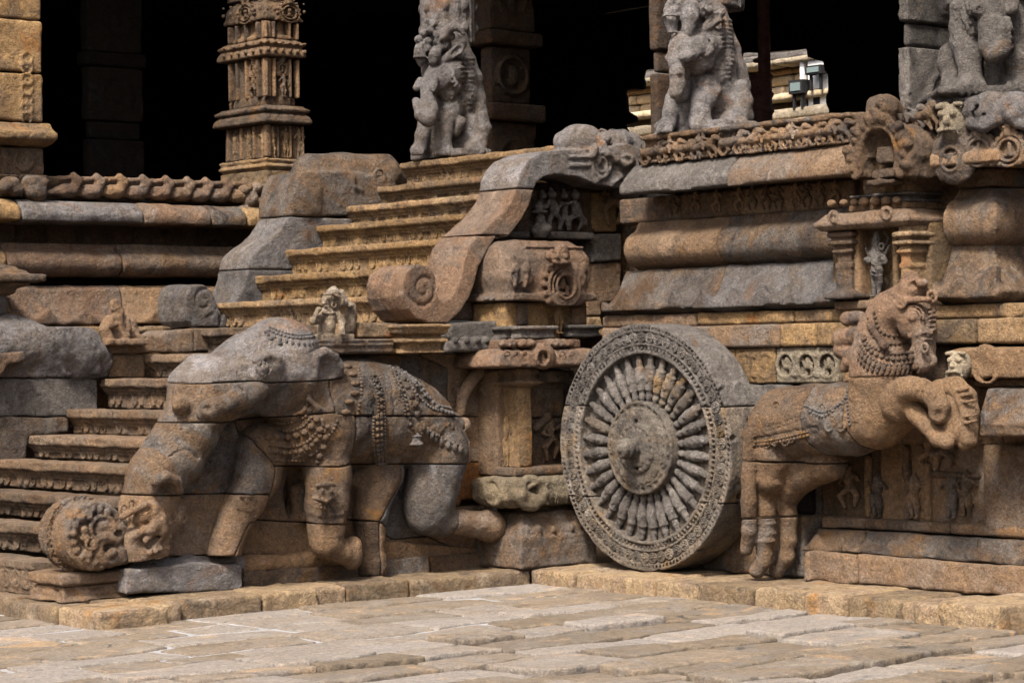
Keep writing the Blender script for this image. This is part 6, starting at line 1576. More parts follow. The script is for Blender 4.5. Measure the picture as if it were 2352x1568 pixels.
for i in range(17):
    t = -.55 + i / 16 * (math.pi + 1.1); S.ell((xa_, cA[1] + iy * 1.6 * math.cos(t), cA[2] + iz * 1.36 * math.sin(t)), (.025, .026, .026), k=.008)
    if i % 2: S.ell((xa_ - .005, cA[1] + iy * 1.88 * math.cos(t), cA[2] + iz * 1.52 * math.sin(t)), (.03, .03, .03), k=.01)
tp = s_(325, 60, xa_ + .08)
S.chain([(*s_(325, 110, .66), .07), (*s_(325, 60, .66), .085), (*s_(345, 50, .95), .07), (*s_(420, 110, 1.1), .06)], k=.04)
for a, b, r in ((305, 60, .035), (340, 55, .035), (320, 85, .04), (300, 95, .03), (345, 95, .03), (325, 30, .04)): S.ell(s_(a, b, .58), (r, r, r), k=.012)
S.rough(.007, 12, 3); S.rough(.003, 30, 4)
S.mesh('horseshoe_arch', M['brown'], ws)
# grey lion heads and a broken beast under the corner pillar
q0 = PX(*ZS(620, 110), .72)
S = Sculpt(q0 - (.22, .28, .22), q0 + (.22, .28, .22), .0095); face_mask(S, q0, 1.35); S.rough(.008, 14, 2)
cb = thing('lion_bracket', tuple(q0), 'weathered pale lion head bracket under the right edge pillar, beside the horseshoe arch', 'bracket')
S.mesh('lion_head', M['pale'], cb)
q1 = PX(*ZS(770, 90), .72)
S = Sculpt(q1 - (.3, .55, .26), q1 + (.4, .35, .26), .0105)
S.chain([(*PX(*ZS(690, 60), .74), .07), (*PX(*ZS(760, 55), .72), .09), (*PX(*ZS(850, 60), .74), .09), (*PX(*ZS(960, 60), .76), .09)], k=.04)
S.chain([(*PX(*ZS(680, 115), .70), .035), (*PX(*ZS(740, 122), .66), .035), (*PX(*ZS(790, 95), .68), .04)], k=.02)
for a, b in ((700, 80), (725, 95), (745, 75), (720, 60)): S.ell(PX(*ZS(a, b), .67), (.03, .025, .03), k=.006, cut=True)
S.chain([(*PX(*ZS(860, 110), .70), .03), (*PX(*ZS(900, 120), .68), .03)], k=.02); S.ell(PX(*ZS(850, 80), .68), (.05, .05, .045), k=.02)
S.box(PX(*ZS(800, 150), .95), (.2, .3, .05), .01, k=.02)
S.rough(.008, 13, 5)
bb = thing('broken_beast', tuple(q1), 'broken pale carved beast with hollow belly under the pillar at the right edge', 'carving')
S.mesh('beast', M['bluish'], bb)
# roundel on the cornice right of the arch
S = Sculpt(PX(*ZS(600, 240), .70) - (.12, .26, .22), PX(*ZS(600, 240), .70) + (.12, .26, .22), .008)
c = PX(*ZS(603, 255), .695)
S.ell(c + (.03, 0, .02), (.045, .17, .17), k=.01); S.cyl(c - (.01, 0, 0), 0, .062, .03, .004, k=.004, cut=True); S.ring(c - (.008, 0, 0), 0, .07, .012, k=.005)
S.ell(c, (.014, .018, .03), k=.004); S.chain([(*(c + (0, -.04, -.03)), .012), (*c, .012), (*(c + (0, .04, .02)), .012)], k=.004); S.chain([(*(c + (0, .035, -.035)), .012), (*(c + (0, -.035, .03)), .012)], k=.004)
for dy, dz in ((-.11, .09), (.11, .09), (0, .125), (-.12, -.02), (.12, -.02), (-.10, -.10), (.10, -.10)): S.ring(c + (.025, dy * .85, dz * .85), 0, .026, .010, k=.006)
S.rough(.004, 20); S.mesh('roundel', M['mixed'], plat)
for u in (2250, 2320):
    p = PX(u, 345, .715); put(KUDU, plat, p, 'B', s=(.9, .8, .8), mat='mixed')
# ================================================================== PILLARS
def PD(u, v, d):
    r = ray(u, v); return CAM + r * (d / F_PX)
Y1, Y2, Y3 = frame(1600, 0, 1.358), frame(2560, 0, 1.545), frame(3596, 0, 1.358)
def yali(name_label, fr, d0, draw, lo, hi, mat='bluish', vox=.0095):
    a = [PD(*fr(*p), d) for p in (lo, hi) for d in (d0 - .55, d0 + .55)]
    a = np.array(a); L, Hh = a.min(0) - .02, a.max(0) + .02
    root = thing('yali_pillar', (*PD(*fr((lo[0] + hi[0]) / 2, lo[1]), d0)[:2], 2.95), name_label, 'pillar', 'seated beast pillars along the porch edge')
    S = Sculpt(L, Hh, vox)
    c = lambda pts, k=.03, cut=False: S.chain([(*PD(*fr(a_, b_), d0 + dd), r) for a_, b_, r, dd in pts], k, cut)
    draw(S, c, fr, d0)
    S.rough(.004, 10, 3); S.rough(.002, 28, 4)
    S.mesh('beast', M[mat], root)
    return root
def shaft(root, fr, d0, pts, zlo, zhi, mat='bluish', r=.20):
    p = PD(*fr(*pts), d0)
    S = Sculpt((p[0] - r - .05, p[1] - r - .05, zlo - .02), (p[0] + r + .05, p[1] + r + .05, zhi + .02), .016)
    oct_ = [(p[0] + r * 1.06 * math.cos(R(22.5 + 45 * i)), p[1] + r * 1.06 * math.sin(R(22.5 + 45 * i))) for i in range(8)]
    S.prism(oct_, 2, zlo, zhi, .006)
    for i in range(8):
        a = R(45 * i); 
        for z in np.arange(zlo + .12, zhi, .17):
            cc = (p[0] + r * .98 * math.cos(a), p[1] + r * .98 * math.sin(a), z)
            S.ell(cc, (.035, .035, .05), k=.01); S.chain([(cc[0], cc[1], z + .06, .012), (cc[0], cc[1], z + .10, .015)], k=.006)
        for q_ in (-.06, .06):
            S.chain([(p[0] + r * math.cos(a) - q_ * math.sin(a), p[1] + r * math.sin(a) + q_ * math.cos(a), zlo, .008), (p[0] + r * math.cos(a) - q_ * math.sin(a), p[1] + r * math.sin(a) + q_ * math.cos(a), zhi, .008)], k=.005)
    S.rough(.003, 12); S.mesh('shaft', M[mat], root)
def paw(S, fr, d0, a, b, s=1.0, dd=0):
    p = PD(*fr(a, b), d0 + dd); S.ell(p, (.10 * s, .10 * s, .075 * s), k=.03)
    for i in range(4):
        q = p - FW * (.085 * s) + RT * ((i - 1.5) * .042 * s) - UP * .02
        S.ell(q, (.026 * s, .026 * s, .05 * s), k=.006)
def mane(S, fr, rows):
    for L in rows:
        for (a, b), (a2, b2) in zip(L[:-1], L[1:]):
            P = S.hits([(a, b), ((a + a2) / 2, (b + b2) / 2 + 3), (a2, b2)], fr, 3)
            if len(P) > 1: S.chain([(*p, .0105) for p in P], k=.004)
def curls(S, fr, d0, pts, r, dd):
    for i, (a, b) in enumerate(pts):
        q = PD(*fr(a, b), d0 + dd); S.ell(q, (r, r, r), k=.006); S.ring(q - FW * r * .75, 0 if i % 2 else 1, r * .5, r * .26, k=.002)
def tufts(S, fr, d0, rows, dd, r=.014):
    for L in rows:
        P = S.hits([(a, b) for a, b, *_ in L], fr, 3)
        if len(P) > 2: S.chain([(*p, r * (1 - .4 * i / len(P))) for i, p in enumerate(P)], k=.003)
def draw1(S, c, fr, d0):
    c([(325, 620, .135, .10), (335, 520, .135, .08), (330, 420, .125, .06), (310, 320, .12, .08), (280, 220, .13, .10)])
    c([(375, 330, .06, .12), (400, 430, .065, .12), (415, 540, .07, .12), (430, 640, .075, .10)], .04)
    c([(380, 690, .125, .10), (420, 760, .09, .08)]); c([(443, 635, .052, -.02), (455, 700, .062, -.02), (440, 775, .055, -.04)], .02)
    c([(260, 400, .135, -.08), (215, 430, .125, -.14), (175, 450, .085, -.20)], .02)
    c([(155, 470, .066, -.24), (155, 540, .058, -.28), (165, 600, .062, -.30), (150, 640, .068, -.32), (115, 625, .052, -.32), (98, 585, .038, -.31), (86, 552, .032, -.30)], .015)
    c([(190, 430, .035, -.26), (180, 475, .034, -.31), (182, 495, .014, -.34)], .01); c([(110, 440, .03, -.2), (88, 480, .026, -.22)], .01)
    c([(290, 470, .07, -.10), (262, 500, .075, -.12)], .02); c([(222, 508, .024, -.22), (262, 492, .026, -.22), (300, 455, .018, -.21)], .004, True)
    for a, b, r in ((278, 402, .03), (288, 432, .024), (300, 455, .020)): S.ring(PD(*fr(a, b), d0 - .215), 0, r, .013, k=.003)
    c([(290, 350, .02, -.17), (320, 370, .022, -.16), (325, 400, .018, -.15), (312, 415, .012, -.16)], .01)
    curls(S, fr, d0, [(100, 215), (130, 180), (165, 165), (200, 190), (235, 175), (115, 250), (150, 225), (210, 225), (245, 215), (150, 265), (225, 260), (250, 250), (150, 125), (180, 130), (275, 200), (135, 150)], .036, -.16)
    c([(105, 265, .045, -.16), (108, 300, .048, -.17), (112, 330, .036, -.17), (112, 350, .022, -.17)], .008); c([(195, 280, .045, -.20), (190, 305, .05, -.22), (186, 330, .042, -.22), (186, 350, .026, -.22)], .008)
    for a, b, r in ((108, 312, .05), (188, 318, .052)): S.ring(PD(*fr(a, b), d0 - .18), 2, r - .006, .011, k=.003)
    c([(240, 200, .034, -.20), (262, 160, .036, -.21), (300, 142, .036, -.20), (335, 160, .032, -.20), (342, 182, .022, -.20)], .008)
    c([(225, 335, .024, -.20), (270, 305, .036, -.18), (310, 275, .045, -.15), (345, 245, .026, -.13), (357, 232, .012, -.12)], .01); c([(292, 292, .026, -.21), (325, 262, .026, -.18)], .003, True)
    c([(280, 590, .11, -.04), (245, 650, .085, -.12), (240, 720, .064, -.15), (235, 790, .062, -.16)], .02); paw(S, fr, d0, 232, 812, .78, -.14)
    c([(140, 670, .065, -.02), (122, 740, .056, -.04), (112, 800, .052, -.05)], .02); paw(S, fr, d0, 95, 815, .62, -.05)
    c([(330, 660, .045, -.12), (300, 720, .04, -.10)], .02); c([(400, 795, .072, -.04), (430, 790, .07, -.02)], .02); paw(S, fr, d0, 410, 808, .85, -.08)
    c([(240, 560, .10, .06), (230, 720, .10, .06), (210, 800, .10, .06)], .01); c([(200, 560, .08, -.02), (190, 700, .08, .02), (180, 800, .08, .04)], .01); c([(370, 780, .1, .04), (300, 790, .1, .04)], .01)
    c([(200, 330, .12, -.02), (190, 230, .12, -.02), (200, 400, .12, -.02)], .02)
    S.box(PD(*fr(275, 843), d0 + .05), (.16, .32, .032), .015)
    tufts(S, fr, d0, [[(318 + i * 5, 320 + i * 24, -.06), (355 + i * 3, 322 + i * 24, -.04), (398 - max(i - 8, 0) * 10, 318 + i * 25, .02)] for i in range(12)], 0)
    tufts(S, fr, d0, [[(225 + i * 14, 545 + (i % 2) * 18 - i * 3, -.10), (230 + i * 14, 575 - i * 3, -.11), (236 + i * 14, 600 - i * 3, -.09)] for i in range(12)], 0)
def draw2(S, c, fr, d0):
    c([(430, 640, .17, .10), (470, 520, .145, .08), (470, 400, .135, .05), (450, 280, .13, .05), (430, 150, .125, .08), (420, 0, .12, .12)])
    c([(530, 160, .04, .12), (565, 300, .05, .12), (600, 430, .055, .12), (640, 540, .05, .12)], .05)
    c([(550, 640, .12, .08), (600, 700, .10, .06)]); c([(625, 540, .052, -.02), (640, 620, .062, -.02), (625, 690, .055, -.04)], .02)
    c([(400, 270, .125, -.08), (330, 290, .12, -.15), (270, 300, .095, -.22)], .02); c([(240, 250, .06, -.2), (300, 240, .06, -.2)], .03)
    c([(230, 300, .062, -.25), (222, 380, .052, -.27), (232, 450, .050, -.28), (235, 520, .052, -.28), (222, 575, .046, -.30)], .015)
    c([(205, 590, .022, -.30), (250, 565, .02, -.31)], .005); c([(190, 460, .008, -.31), (240, 450, .008, -.34), (270, 462, .008, -.31)], .004)
    c([(320, 335, .05, -.25), (285, 345, .042, -.30), (262, 350, .030, -.32)], .012); c([(195, 335, .03, -.24), (172, 358, .022, -.25)], .01)
    c([(400, 370, .07, -.12), (345, 395, .065, -.14)], .02); c([(285, 388, .024, -.25), (345, 378, .030, -.24), (400, 352, .024, -.23), (435, 328, .016, -.21)], .004, True)
    for a, b in ((320, 372), (345, 368), (370, 360)): S.ell(PD(*fr(a, b), d0 - .235), (.011, .011, .017), k=.002)
    for a, b, r in ((425, 268, .034), (432, 298, .026), (410, 322, .022)): S.ring(PD(*fr(a, b), d0 - .225), 0, r, .013, k=.003)
    c([(400, 215, .02, -.19), (440, 200, .028, -.16), (480, 215, .026, -.12), (480, 245, .02, -.12)], .01)
    curls(S, fr, d0, [(185, 40), (220, 20), (260, 25), (300, 10), (340, 25), (375, 45), (410, 20), (175, 70), (240, 60), (350, 70), (380, 80), (230, 100), (420, 60), (200, 0), (380, 0)], .034, -.19)
    c([(185, 80, .045, -.2), (192, 130, .048, -.21), (200, 180, .038, -.21), (204, 212, .022, -.21)], .008); c([(310, 50, .055, -.25), (308, 110, .058, -.26), (302, 165, .045, -.26), (300, 200, .034, -.26)], .008)
    for a, b, r in ((190, 100, .052), (308, 90, .062), (306, 120, .062), (300, 185, .046), (202, 200, .034)): S.ring(PD(*fr(a, b), d0 - .24), 2, r - .006, .011, k=.003)
    c([(370, 205, .022, -.20), (420, 165, .034, -.18), (460, 120, .045, -.16), (500, 80, .03, -.14), (516, 58, .014, -.13)], .01); c([(440, 130, .026, -.22), (480, 92, .026, -.20)], .003, True)
    c([(410, 560, .10, -.06), (385, 620, .075, -.13), (370, 700, .064, -.16), (365, 750, .062, -.17)], .02); c([(470, 560, .04, -.10), (440, 620, .03, -.14), (425, 660, .02, -.15)], .015)
    paw(S, fr, d0, 372, 765, .82, -.15)
    c([(215, 620, .07, .0), (195, 700, .06, -.02), (180, 760, .056, -.04)], .02); paw(S, fr, d0, 150, 785, .66, -.05)
    c([(300, 600, .1, .04), (280, 700, .09, .06)], .03)
    c([(590, 730, .078, -.04), (640, 720, .07, 0)], .02); paw(S, fr, d0, 575, 755, .95, -.08)
    c([(300, 480, .10, .0), (280, 600, .12, .04), (270, 740, .12, .06)], .01); c([(500, 740, .12, .08), (400, 750, .1, .06)], .01); c([(270, 400, .05, -.14), (262, 500, .05, -.12), (255, 580, .06, -.08)], .01)
    c([(290, 60, .12, -.06), (290, 180, .12, -.08)], .02)
    S.box(PD(*fr(405, 795), d0 + .03), (.16, .33, .030), .02); S.box(PD(*fr(405, 828), d0 + .03), (.18, .35, .022), .015)
    tufts(S, fr, d0, [[(488 + i * 2, 130 + i * 27, -.07), (525 + i * 2, 126 + i * 27, -.04), (562 - max(i - 9, 0) * 14 + i * 2, 132 + i * 27, .02)] for i in range(14)], 0, .015)
    tufts(S, fr, d0, [[(330 + i * 15, 485 - (i % 2) * 14 - i * 2, -.12), (336 + i * 15, 510 - i * 2, -.12), (340 + i * 15, 535 - i * 2, -.10)] for i in range(13)], 0, .015)
    tufts(S, fr, d0, [[(330 + i * 15, 440 - (i % 2) * 10 - i * 5, -.12), (336 + i * 15, 462 - i * 5, -.12), (340 + i * 15, 482 - i * 5, -.10)] for i in range(11)], 0, .013)
def draw3(S, c, fr, d0):
    c([(500, 400, .19, .14), (510, 240, .20, .12), (510, 100, .20, .12), (510, 0, .19, .12)])
    c([(320, 40, .05, .02), (330, 150, .055, .02), (350, 250, .055, .0)], .04); c([(660, 100, .05, .02), (670, 220, .06, .02)], .04)
    c([(510, -20, .12, -.12), (508, 60, .095, -.17), (500, 130, .076, -.20), (492, 200, .066, -.23), (488, 250, .062, -.25), (515, 290, .06, -.27), (555, 270, .052, -.28), (568, 220, .044, -.28), (570, 160, .042, -.29), (580, 118, .028, -.29)], .012)
    c([(400, 10, .05, -.1), (430, 40, .056, -.18), (440, 52, .044, -.22)], .01); S.ell(PD(*fr(440, 50), d0 - .265), (.022, .022, .024), k=.004, cut=True)
    c([(610, 20, .05, -.1), (600, 40, .056, -.18), (608, 48, .044, -.22)], .01)
    c([(375, 60, .035, -.08), (395, 130, .045, -.1), (415, 165, .04, -.12)], .01); c([(385, 110, .014, -.17), (400, 145, .018, -.17), (420, 165, .016, -.17)], .004, True)
    for i in range(4): S.ell(PD(*fr(392 + i * 12, 122 + i * 4), d0 - .15), (.012, .012, .018), k=.003)
    c([(365, 230, .10, -.02), (380, 320, .075, -.10), (385, 400, .062, -.12), (388, 450, .06, -.12)], .02); paw(S, fr, d0, 385, 470, .95, -.14)
    c([(640, 260, .10, -.02), (640, 340, .072, -.10), (640, 420, .062, -.12)], .02); paw(S, fr, d0, 640, 470, .95, -.14)
    c([(262, 290, .048, .06), (258, 350, .055, .06), (275, 400, .045, .05)], .02); c([(290, 300, .07, .06), (300, 400, .07, .06)], .03); c([(285, 450, .06, .02)]); paw(S, fr, d0, 282, 470, .62, -.02)
    S.box(PD(*fr(510, 400), d0 + .04), (.14, .14, .18), .01)
    S.box(PD(*fr(470, 518), d0 + .10), (.34, .34, .022), .015, rot=(0, 0, HEAD - math.pi / 2)); S.cyl(PD(*fr(470, 545), d0 + .10), 2, .34, .018, .012); S.cyl(PD(*fr(470, 568), d0 + .10), 2, .36, .014, .01)
    tufts(S, fr, d0, [[(300 + k * 22 + (i % 2) * 9, 20 + i * 27, -.05), (308 + k * 22 + (i % 2) * 9, 34 + i * 27, -.06), (314 + k * 22 + (i % 2) * 9, 46 + i * 27, -.04)] for i in range(9) for k in range(5)], 0, .013)
    tufts(S, fr, d0, [[(600 + k * 20 + (i % 2) * 9, 130 + i * 25, -.05), (606 + k * 20 + (i % 2) * 9, 144 + i * 25, -.06), (610 + k * 20 + (i % 2) * 9, 156 + i * 25, -.04)] for i in range(6) for k in range(5)], 0, .013)
y1 = yali('leftmost seated beast pillar, grey, with upturned trunk tip, at the top of the stairs', Y1, 18.7, draw1, (20, 870), (520, 110), vox=.0100)
shaft(y1, Y1, 18.98, (262, 100), PD(*Y1(258, 230), 18.8)[2], 5.70, r=.21)
y2 = yali('middle seated beast pillar, grey, trunk hanging straight down, on the porch edge', Y2, 15.7, draw2, (90, 860), (710, -60))
shaft(y2, Y2, 15.95, (420, 0), PD(*Y2(420, 60), 15.9)[2], 5.70, r=.24)
y3 = yali('seated beast pillar facing forward on the right edge, its trunk curled to one side', Y3, 13.95, draw3, (200, 600), (760, -60), mat='grey')
shaft(y3, Y3, 14.2, (520, 0), PD(*Y3(520, 40), 14.2)[2], 5.70, r=.3)
stone_block('top_step_block', stairs, M['ochre'], [(XZ[-1][0] + .05, XZ[-1][1]), (XZ[-1][0] + .05, XZ[-1][1] + .02), (3, XZ[-1][1] + .02), (3, XZ[-1][1])], 1, 1.2, 3.2, vox=.03)

# carved square pillar
cp = thing('carved_pillar', (1.4, 5.0, 2.9), 'tall brown square pillar covered with tiers of carved figures and eaves, left of the stairs top', 'pillar')
yb_ = PX(505, 400, 1.19)[1]
Pr = (1.19, 1.60, 4.75, yb_)
zq_ = lambda b: PY(*Z1(1612, b), 4.75)[2]
def tier(name, b1, b0, prof, mat='brown', extra=None, vox=.012, rects=None):
    z0_, z1_ = zq_(b1), zq_(b0)
    return plan_block(name, cp, mat, rects or [Pr], [(o_, z0_ + (z1_ - z0_) * t) for o_, t in prof], vox=vox, amp=.003, extra=extra)
red = lambda d=.03: [(Pr[0], Pr[1], Pr[2] + .12, Pr[3] - .16), (Pr[0] + .12, Pr[1] - .10, Pr[2], Pr[3]), (Pr[0] + d, Pr[1] - d, Pr[2] + d, Pr[3] - d)]
tier('base', 1250, 1062, [(0, 0), (0, 1)], 'step')
tier('base_moulding', 1062, 985, [(0, 0), (-.02, .1), (.01, .3), (.01, .45), (-.02, .6), (.0, .7), (.005, .98)], 'step')
tier('figure_tier', 985, 770, [(-.035, 0), (-.035, 1)], 'brown')
eave = [(-.02, 0), (.03, .02), (.045, .12), (.03, .4), (.0, .62), (.03, .64), (.035, .8), (.0, .9), (-.01, 1)]
def bumps(S):
    z = (S.lo[2] + S.hi[2]) / 2
    for i in range(6):
        S.ell((Pr[0] + .02 + i * .075, Pr[2] - .022, z - .02), (.020, .012, .022), k=.006); S.ell((Pr[0] - .022, Pr[2] + .03 + i * .11, z - .02), (.012, .026, .022), k=.006)
        S.ell((Pr[0] + .02 + i * .075, Pr[2] - .018, z + .045), (.022, .010, .013), k=.005); S.ell((Pr[0] - .018, Pr[2] + .03 + i * .11, z + .045), (.010, .026, .010), k=.005)
tier('eave_tier', 770, 650, eave, 'brown', bumps)
tier('shrine_tier', 650, 345, [(-.03, 0), (-.03, .16), (-.05, .2), (-.05, 1)], 'brown', rects=red())
tier('eave_tier', 345, 232, [(o_ * .8 - .02, t) for o_, t in eave], 'brown', bumps)
tier('small_tier', 232, 110, [(-.03, 0), (-.03, .2), (-.07, .3), (-.07, 1)], 'brown', rects=red())
tier('vault_tier', 110, -40, [(-.04, 0), (-.03, .1), (-.045, .3), (-.05, .6), (-.09, .9), (-.10, 1)], 'brown', bumps)
tier('upper_shaft', -40, -900, [(-.06, 0), (-.06, 1)], 'brown')
zf = zq_(980)
hgt = zq_(775) - zf
for i in range(3):
    x = Pr[0] + .09 + i * .135; put(FIGS[[0, 2, 5][i]], cp, (x, Pr[2] + .045, zf), s=(.24, .3, hgt * .95), mat='step')
    y = Pr[2] + .09 + i * .21; put(FIGS[[5, 0, 2][i]], cp, (Pr[0] + .045, y, zf), 'B', s=(.26, .3, hgt * .95), mat='step')
for i in range(4):
    x = Pr[0] + .0 + i * .126; stone_block('strip', cp, M['brown'], [(Pr[2] + .01, zf), (Pr[2] + .01, zf + hgt), (Pr[2] + .06, zf + hgt), (Pr[2] + .06, zf)], 0, x, x + .025, vox=.012, rnd=.003, amp=.002)
    y = Pr[2] + .0 + i * .195; stone_block('strip', cp, M['brown'], [(Pr[0] + .01, zf), (Pr[0] + .01, zf + hgt), (Pr[0] + .06, zf + hgt), (Pr[0] + .06, zf)], 1, y, y + .03, vox=.012, rnd=.003, amp=.002)
for b1_, b0_ in ((598, 352), (228, 120)):
    za_, zb2_ = zq_(b1_), zq_(b0_)
    for t_ in (.02, .10, .26, .34): stone_block('strip', cp, M['brown'], [(Pr[2] + .012, za_), (Pr[2] + .012, zb2_), (Pr[2] + .09, zb2_), (Pr[2] + .09, za_)], 0, Pr[0] + t_, Pr[0] + t_ + .028, vox=.012, rnd=.003, amp=.002)
    for t_ in (.03, .13, .30, .44, .55): stone_block('strip', cp, M['brown'], [(Pr[0] + .012, za_), (Pr[0] + .012, zb2_), (Pr[0] + .09, zb2_), (Pr[0] + .09, za_)], 1, Pr[2] + t_, Pr[2] + t_ + .03, vox=.012, rnd=.003, amp=.002)
z2_ = zq_(595); h2 = zq_(450) - z2_
put(FIGS[0], cp, (Pr[0] + .20, Pr[2] + .03, z2_), s=(.2, .3, h2), mat='brown'); put(KUDU, cp, (Pr[0] + .20, Pr[2] + .04, zq_(420)), s=(.5, .6, .55)); put(FIGS[3], cp, (Pr[0] + .04, Pr[2] + .22, z2_), 'B', s=(.2, .3, h2), mat='brown'); put(KUDU, cp, (Pr[0] + .04, Pr[2] + .22, zq_(420)), 'B', s=(.5, .6, .55))
put(KUDU, cp, (Pr[0] + .27, Pr[2] + .03, zq_(60)), s=(.9, 1, .7)); put(KUDU, cp, (Pr[0] + .03, Pr[2] + .3, zq_(60)), 'B', s=(.9, 1, .7))

# plain orange pier at the left edge
lp = thing('corner_pier', (-1.9, 4.5, 2.9), 'orange-brown stone pier with worn vine carving and thick moulding at the left edge', 'pier')
zl_ = lambda b: PY(*Z1(200, b), 4.40)[2]
xr = PY(*Z1(266, 600), 4.40)[0]
for b1, b0, m_ in ((768, 462, 'ochre'), (458, 132, 'ochre'), (128, -760, 'ochre')):
    def vine(S, b1=b1, b0=b0):
        n = max(int((b1 - b0) / 60), 1) if b0 > 100 and b1 > 500 else 2
        if b0 < 100: return
        for i in range(n):
            p = PY(*Z1(168, b1 - 30 - i * 60), 4.40); S.ring((p[0], 4.40, p[2]), 1, .045, .012, k=.008); S.ell((p[0], 4.40, p[2]), (.014, .01, .014), k=.005)
    stone_block('pier_block', lp, M[m_], [(xr - .56, 4.40), (xr, 4.40), (xr, 5.0), (xr - .56, 5.0)], 2, zl_(b1), zl_(b0), vox=.013, amp=.009, rnd=.02, freq=5, extra=vine)
    stone_block('side_strip', lp, M[m_], [(xr - 1.0, 4.46), (xr - .565, 4.46), (xr - .565, 5.0), (xr - 1.0, 5.0)], 2, zl_(b1), zl_(b0), vox=.02, amp=.006)
stone_block('pier_moulding', lp, M['ochre'], [(4.42, zl_(922)), (4.34, zl_(905)), (4.27, zl_(880)), (4.27, zl_(840)), (4.34, zl_(810)), (4.38, zl_(775)), (5, zl_(770)), (5, zl_(922))], 0, xr - 1.1, xr + .06, vox=.013, amp=.008)
stone_block('pier_foot', lp, M['brown'], [(xr - .35, 4.40), (xr + .01, 4.40), (xr + .01, 5.0), (xr - .35, 5.0)], 2, zl_(1105), zl_(925), vox=.012, amp=.006, extra=lambda S: S.ring((PY(*Z1(150, 1010), 4.4)[0], 4.4, zl_(1010)), 1, .075, .018, k=.01))
stone_block('pier_foot', lp, M['red'], [(xr - 1.0, 4.43), (xr - .355, 4.43), (xr - .355, 5.0), (xr - 1.0, 5.0)], 2, zl_(1105), zl_(925), vox=.015, amp=.006)

# pillars standing inside, most with the hall's shade put into their colour
def inner_pillar(label, u0, uc_, u1, d, mat, z0=2.9, tiers=True):
    c = PD(uc_, 300, d); wx = (u1 - uc_) / F_PX * d / .76; wy = (uc_ - u0) / F_PX * d / .65
    root = thing('inner_pillar', (c[0], c[1], z0), label, 'pillar')
    rects = [(c[0], c[0] + max(wx, .12), c[1], c[1] + max(wy, .09))]
    z = z0; i = 0
    rnd = random.Random(u0)
    while z < 5.6:
        hh = [.62, .16, .5, .13][i % 4]
        off = [0, .07, -.03, .06][i % 4] if tiers else [0, -.02, 0, .03][i % 4]
        z1 = min(z + hh, 5.71)
        plan_block('pillar_block', root, mat, rects, [(off, z + .003), (off, z1 - .003)], vox=.022, amp=.004, extra=(lambda S, z=z, z1=z1: [S.ring((c[0] + wx / 2, c[1], (z + z1) / 2), 1, .16, .02, k=.01), S.ell((c[0] + wx / 2, c[1], (z + z1) / 2), (.06, .03, .09), k=.02)]) if hh > .4 and wx > .4 else None)
        z = z1; i += 1
    return root
M['inner'] = stone('inner_shade_granite', [(.07, .045, .03), (.11, .07, .045), (.08, .065, .055), (.13, .09, .06)], stain=.5)  # brown granite darkened: shade inside the hall put into the colour
M['black'] = stone('hall_shade_granite', [(.006, .005, .004), (.009, .007, .005), (.008, .006, .005), (.012, .009, .007)], stain=.2)  # the hall's darkness is put into this near-black colour
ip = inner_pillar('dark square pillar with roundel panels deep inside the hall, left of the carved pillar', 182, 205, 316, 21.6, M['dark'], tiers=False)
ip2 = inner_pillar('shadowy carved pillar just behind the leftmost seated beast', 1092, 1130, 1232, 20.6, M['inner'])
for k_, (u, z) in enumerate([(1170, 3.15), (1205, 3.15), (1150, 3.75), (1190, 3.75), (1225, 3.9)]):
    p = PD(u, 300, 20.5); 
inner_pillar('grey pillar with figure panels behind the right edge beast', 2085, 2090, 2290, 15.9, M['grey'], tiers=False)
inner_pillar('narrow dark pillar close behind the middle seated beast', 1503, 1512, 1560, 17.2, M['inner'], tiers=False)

# ================================================================== THE HALL AND WHAT SHOWS THROUGH IT
hall = thing('pillared_hall', (5, 5, 2.9), 'dark interior of the pillared hall, black behind the beasts and pillars', 'hall')
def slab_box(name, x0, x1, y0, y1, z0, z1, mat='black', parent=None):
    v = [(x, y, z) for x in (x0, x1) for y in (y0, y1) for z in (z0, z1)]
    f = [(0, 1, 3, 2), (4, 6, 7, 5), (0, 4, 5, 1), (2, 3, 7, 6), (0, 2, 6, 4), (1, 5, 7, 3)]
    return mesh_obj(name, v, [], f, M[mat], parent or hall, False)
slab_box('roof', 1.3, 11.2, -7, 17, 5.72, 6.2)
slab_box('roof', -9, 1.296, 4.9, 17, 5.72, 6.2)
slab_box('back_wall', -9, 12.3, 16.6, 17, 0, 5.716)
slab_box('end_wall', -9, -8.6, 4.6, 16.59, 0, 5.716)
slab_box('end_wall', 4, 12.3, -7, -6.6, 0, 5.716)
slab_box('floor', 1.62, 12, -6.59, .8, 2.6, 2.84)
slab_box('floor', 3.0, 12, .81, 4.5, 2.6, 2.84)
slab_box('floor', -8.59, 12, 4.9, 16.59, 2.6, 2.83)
Lo = pyz(Z2, [(1985, 450), (1992, 440), (2200, 415), (2200, 900), (1990, 890), (1850, 880), (1895, 832), (1862, 785), (1937, 765), (1937, 728), (1885, 700), (1868, 565), (1990, 560), (1980, 480)], 10)
Rt = pyz(TF, [(560, 330), (700, 332), (975, 305), (965, 355), (1035, 380), (1075, 386), (1082, 450), (1100, 462), (1100, 580), (1085, 600), (1088, 650), (1110, 692), (1110, 800), (560, 860)], 10)
ys_ = [p[0] for p in Lo + Rt]; ylo, yhi = min(ys_) - .4, max(ys_) + .4
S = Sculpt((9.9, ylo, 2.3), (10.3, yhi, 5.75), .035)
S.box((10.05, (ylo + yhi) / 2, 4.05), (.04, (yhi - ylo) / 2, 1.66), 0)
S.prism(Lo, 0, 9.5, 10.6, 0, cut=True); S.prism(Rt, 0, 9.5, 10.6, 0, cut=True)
S.mesh('rear_screen', M['black'], hall)  # black sheet added where the unlit columns leave only darkness
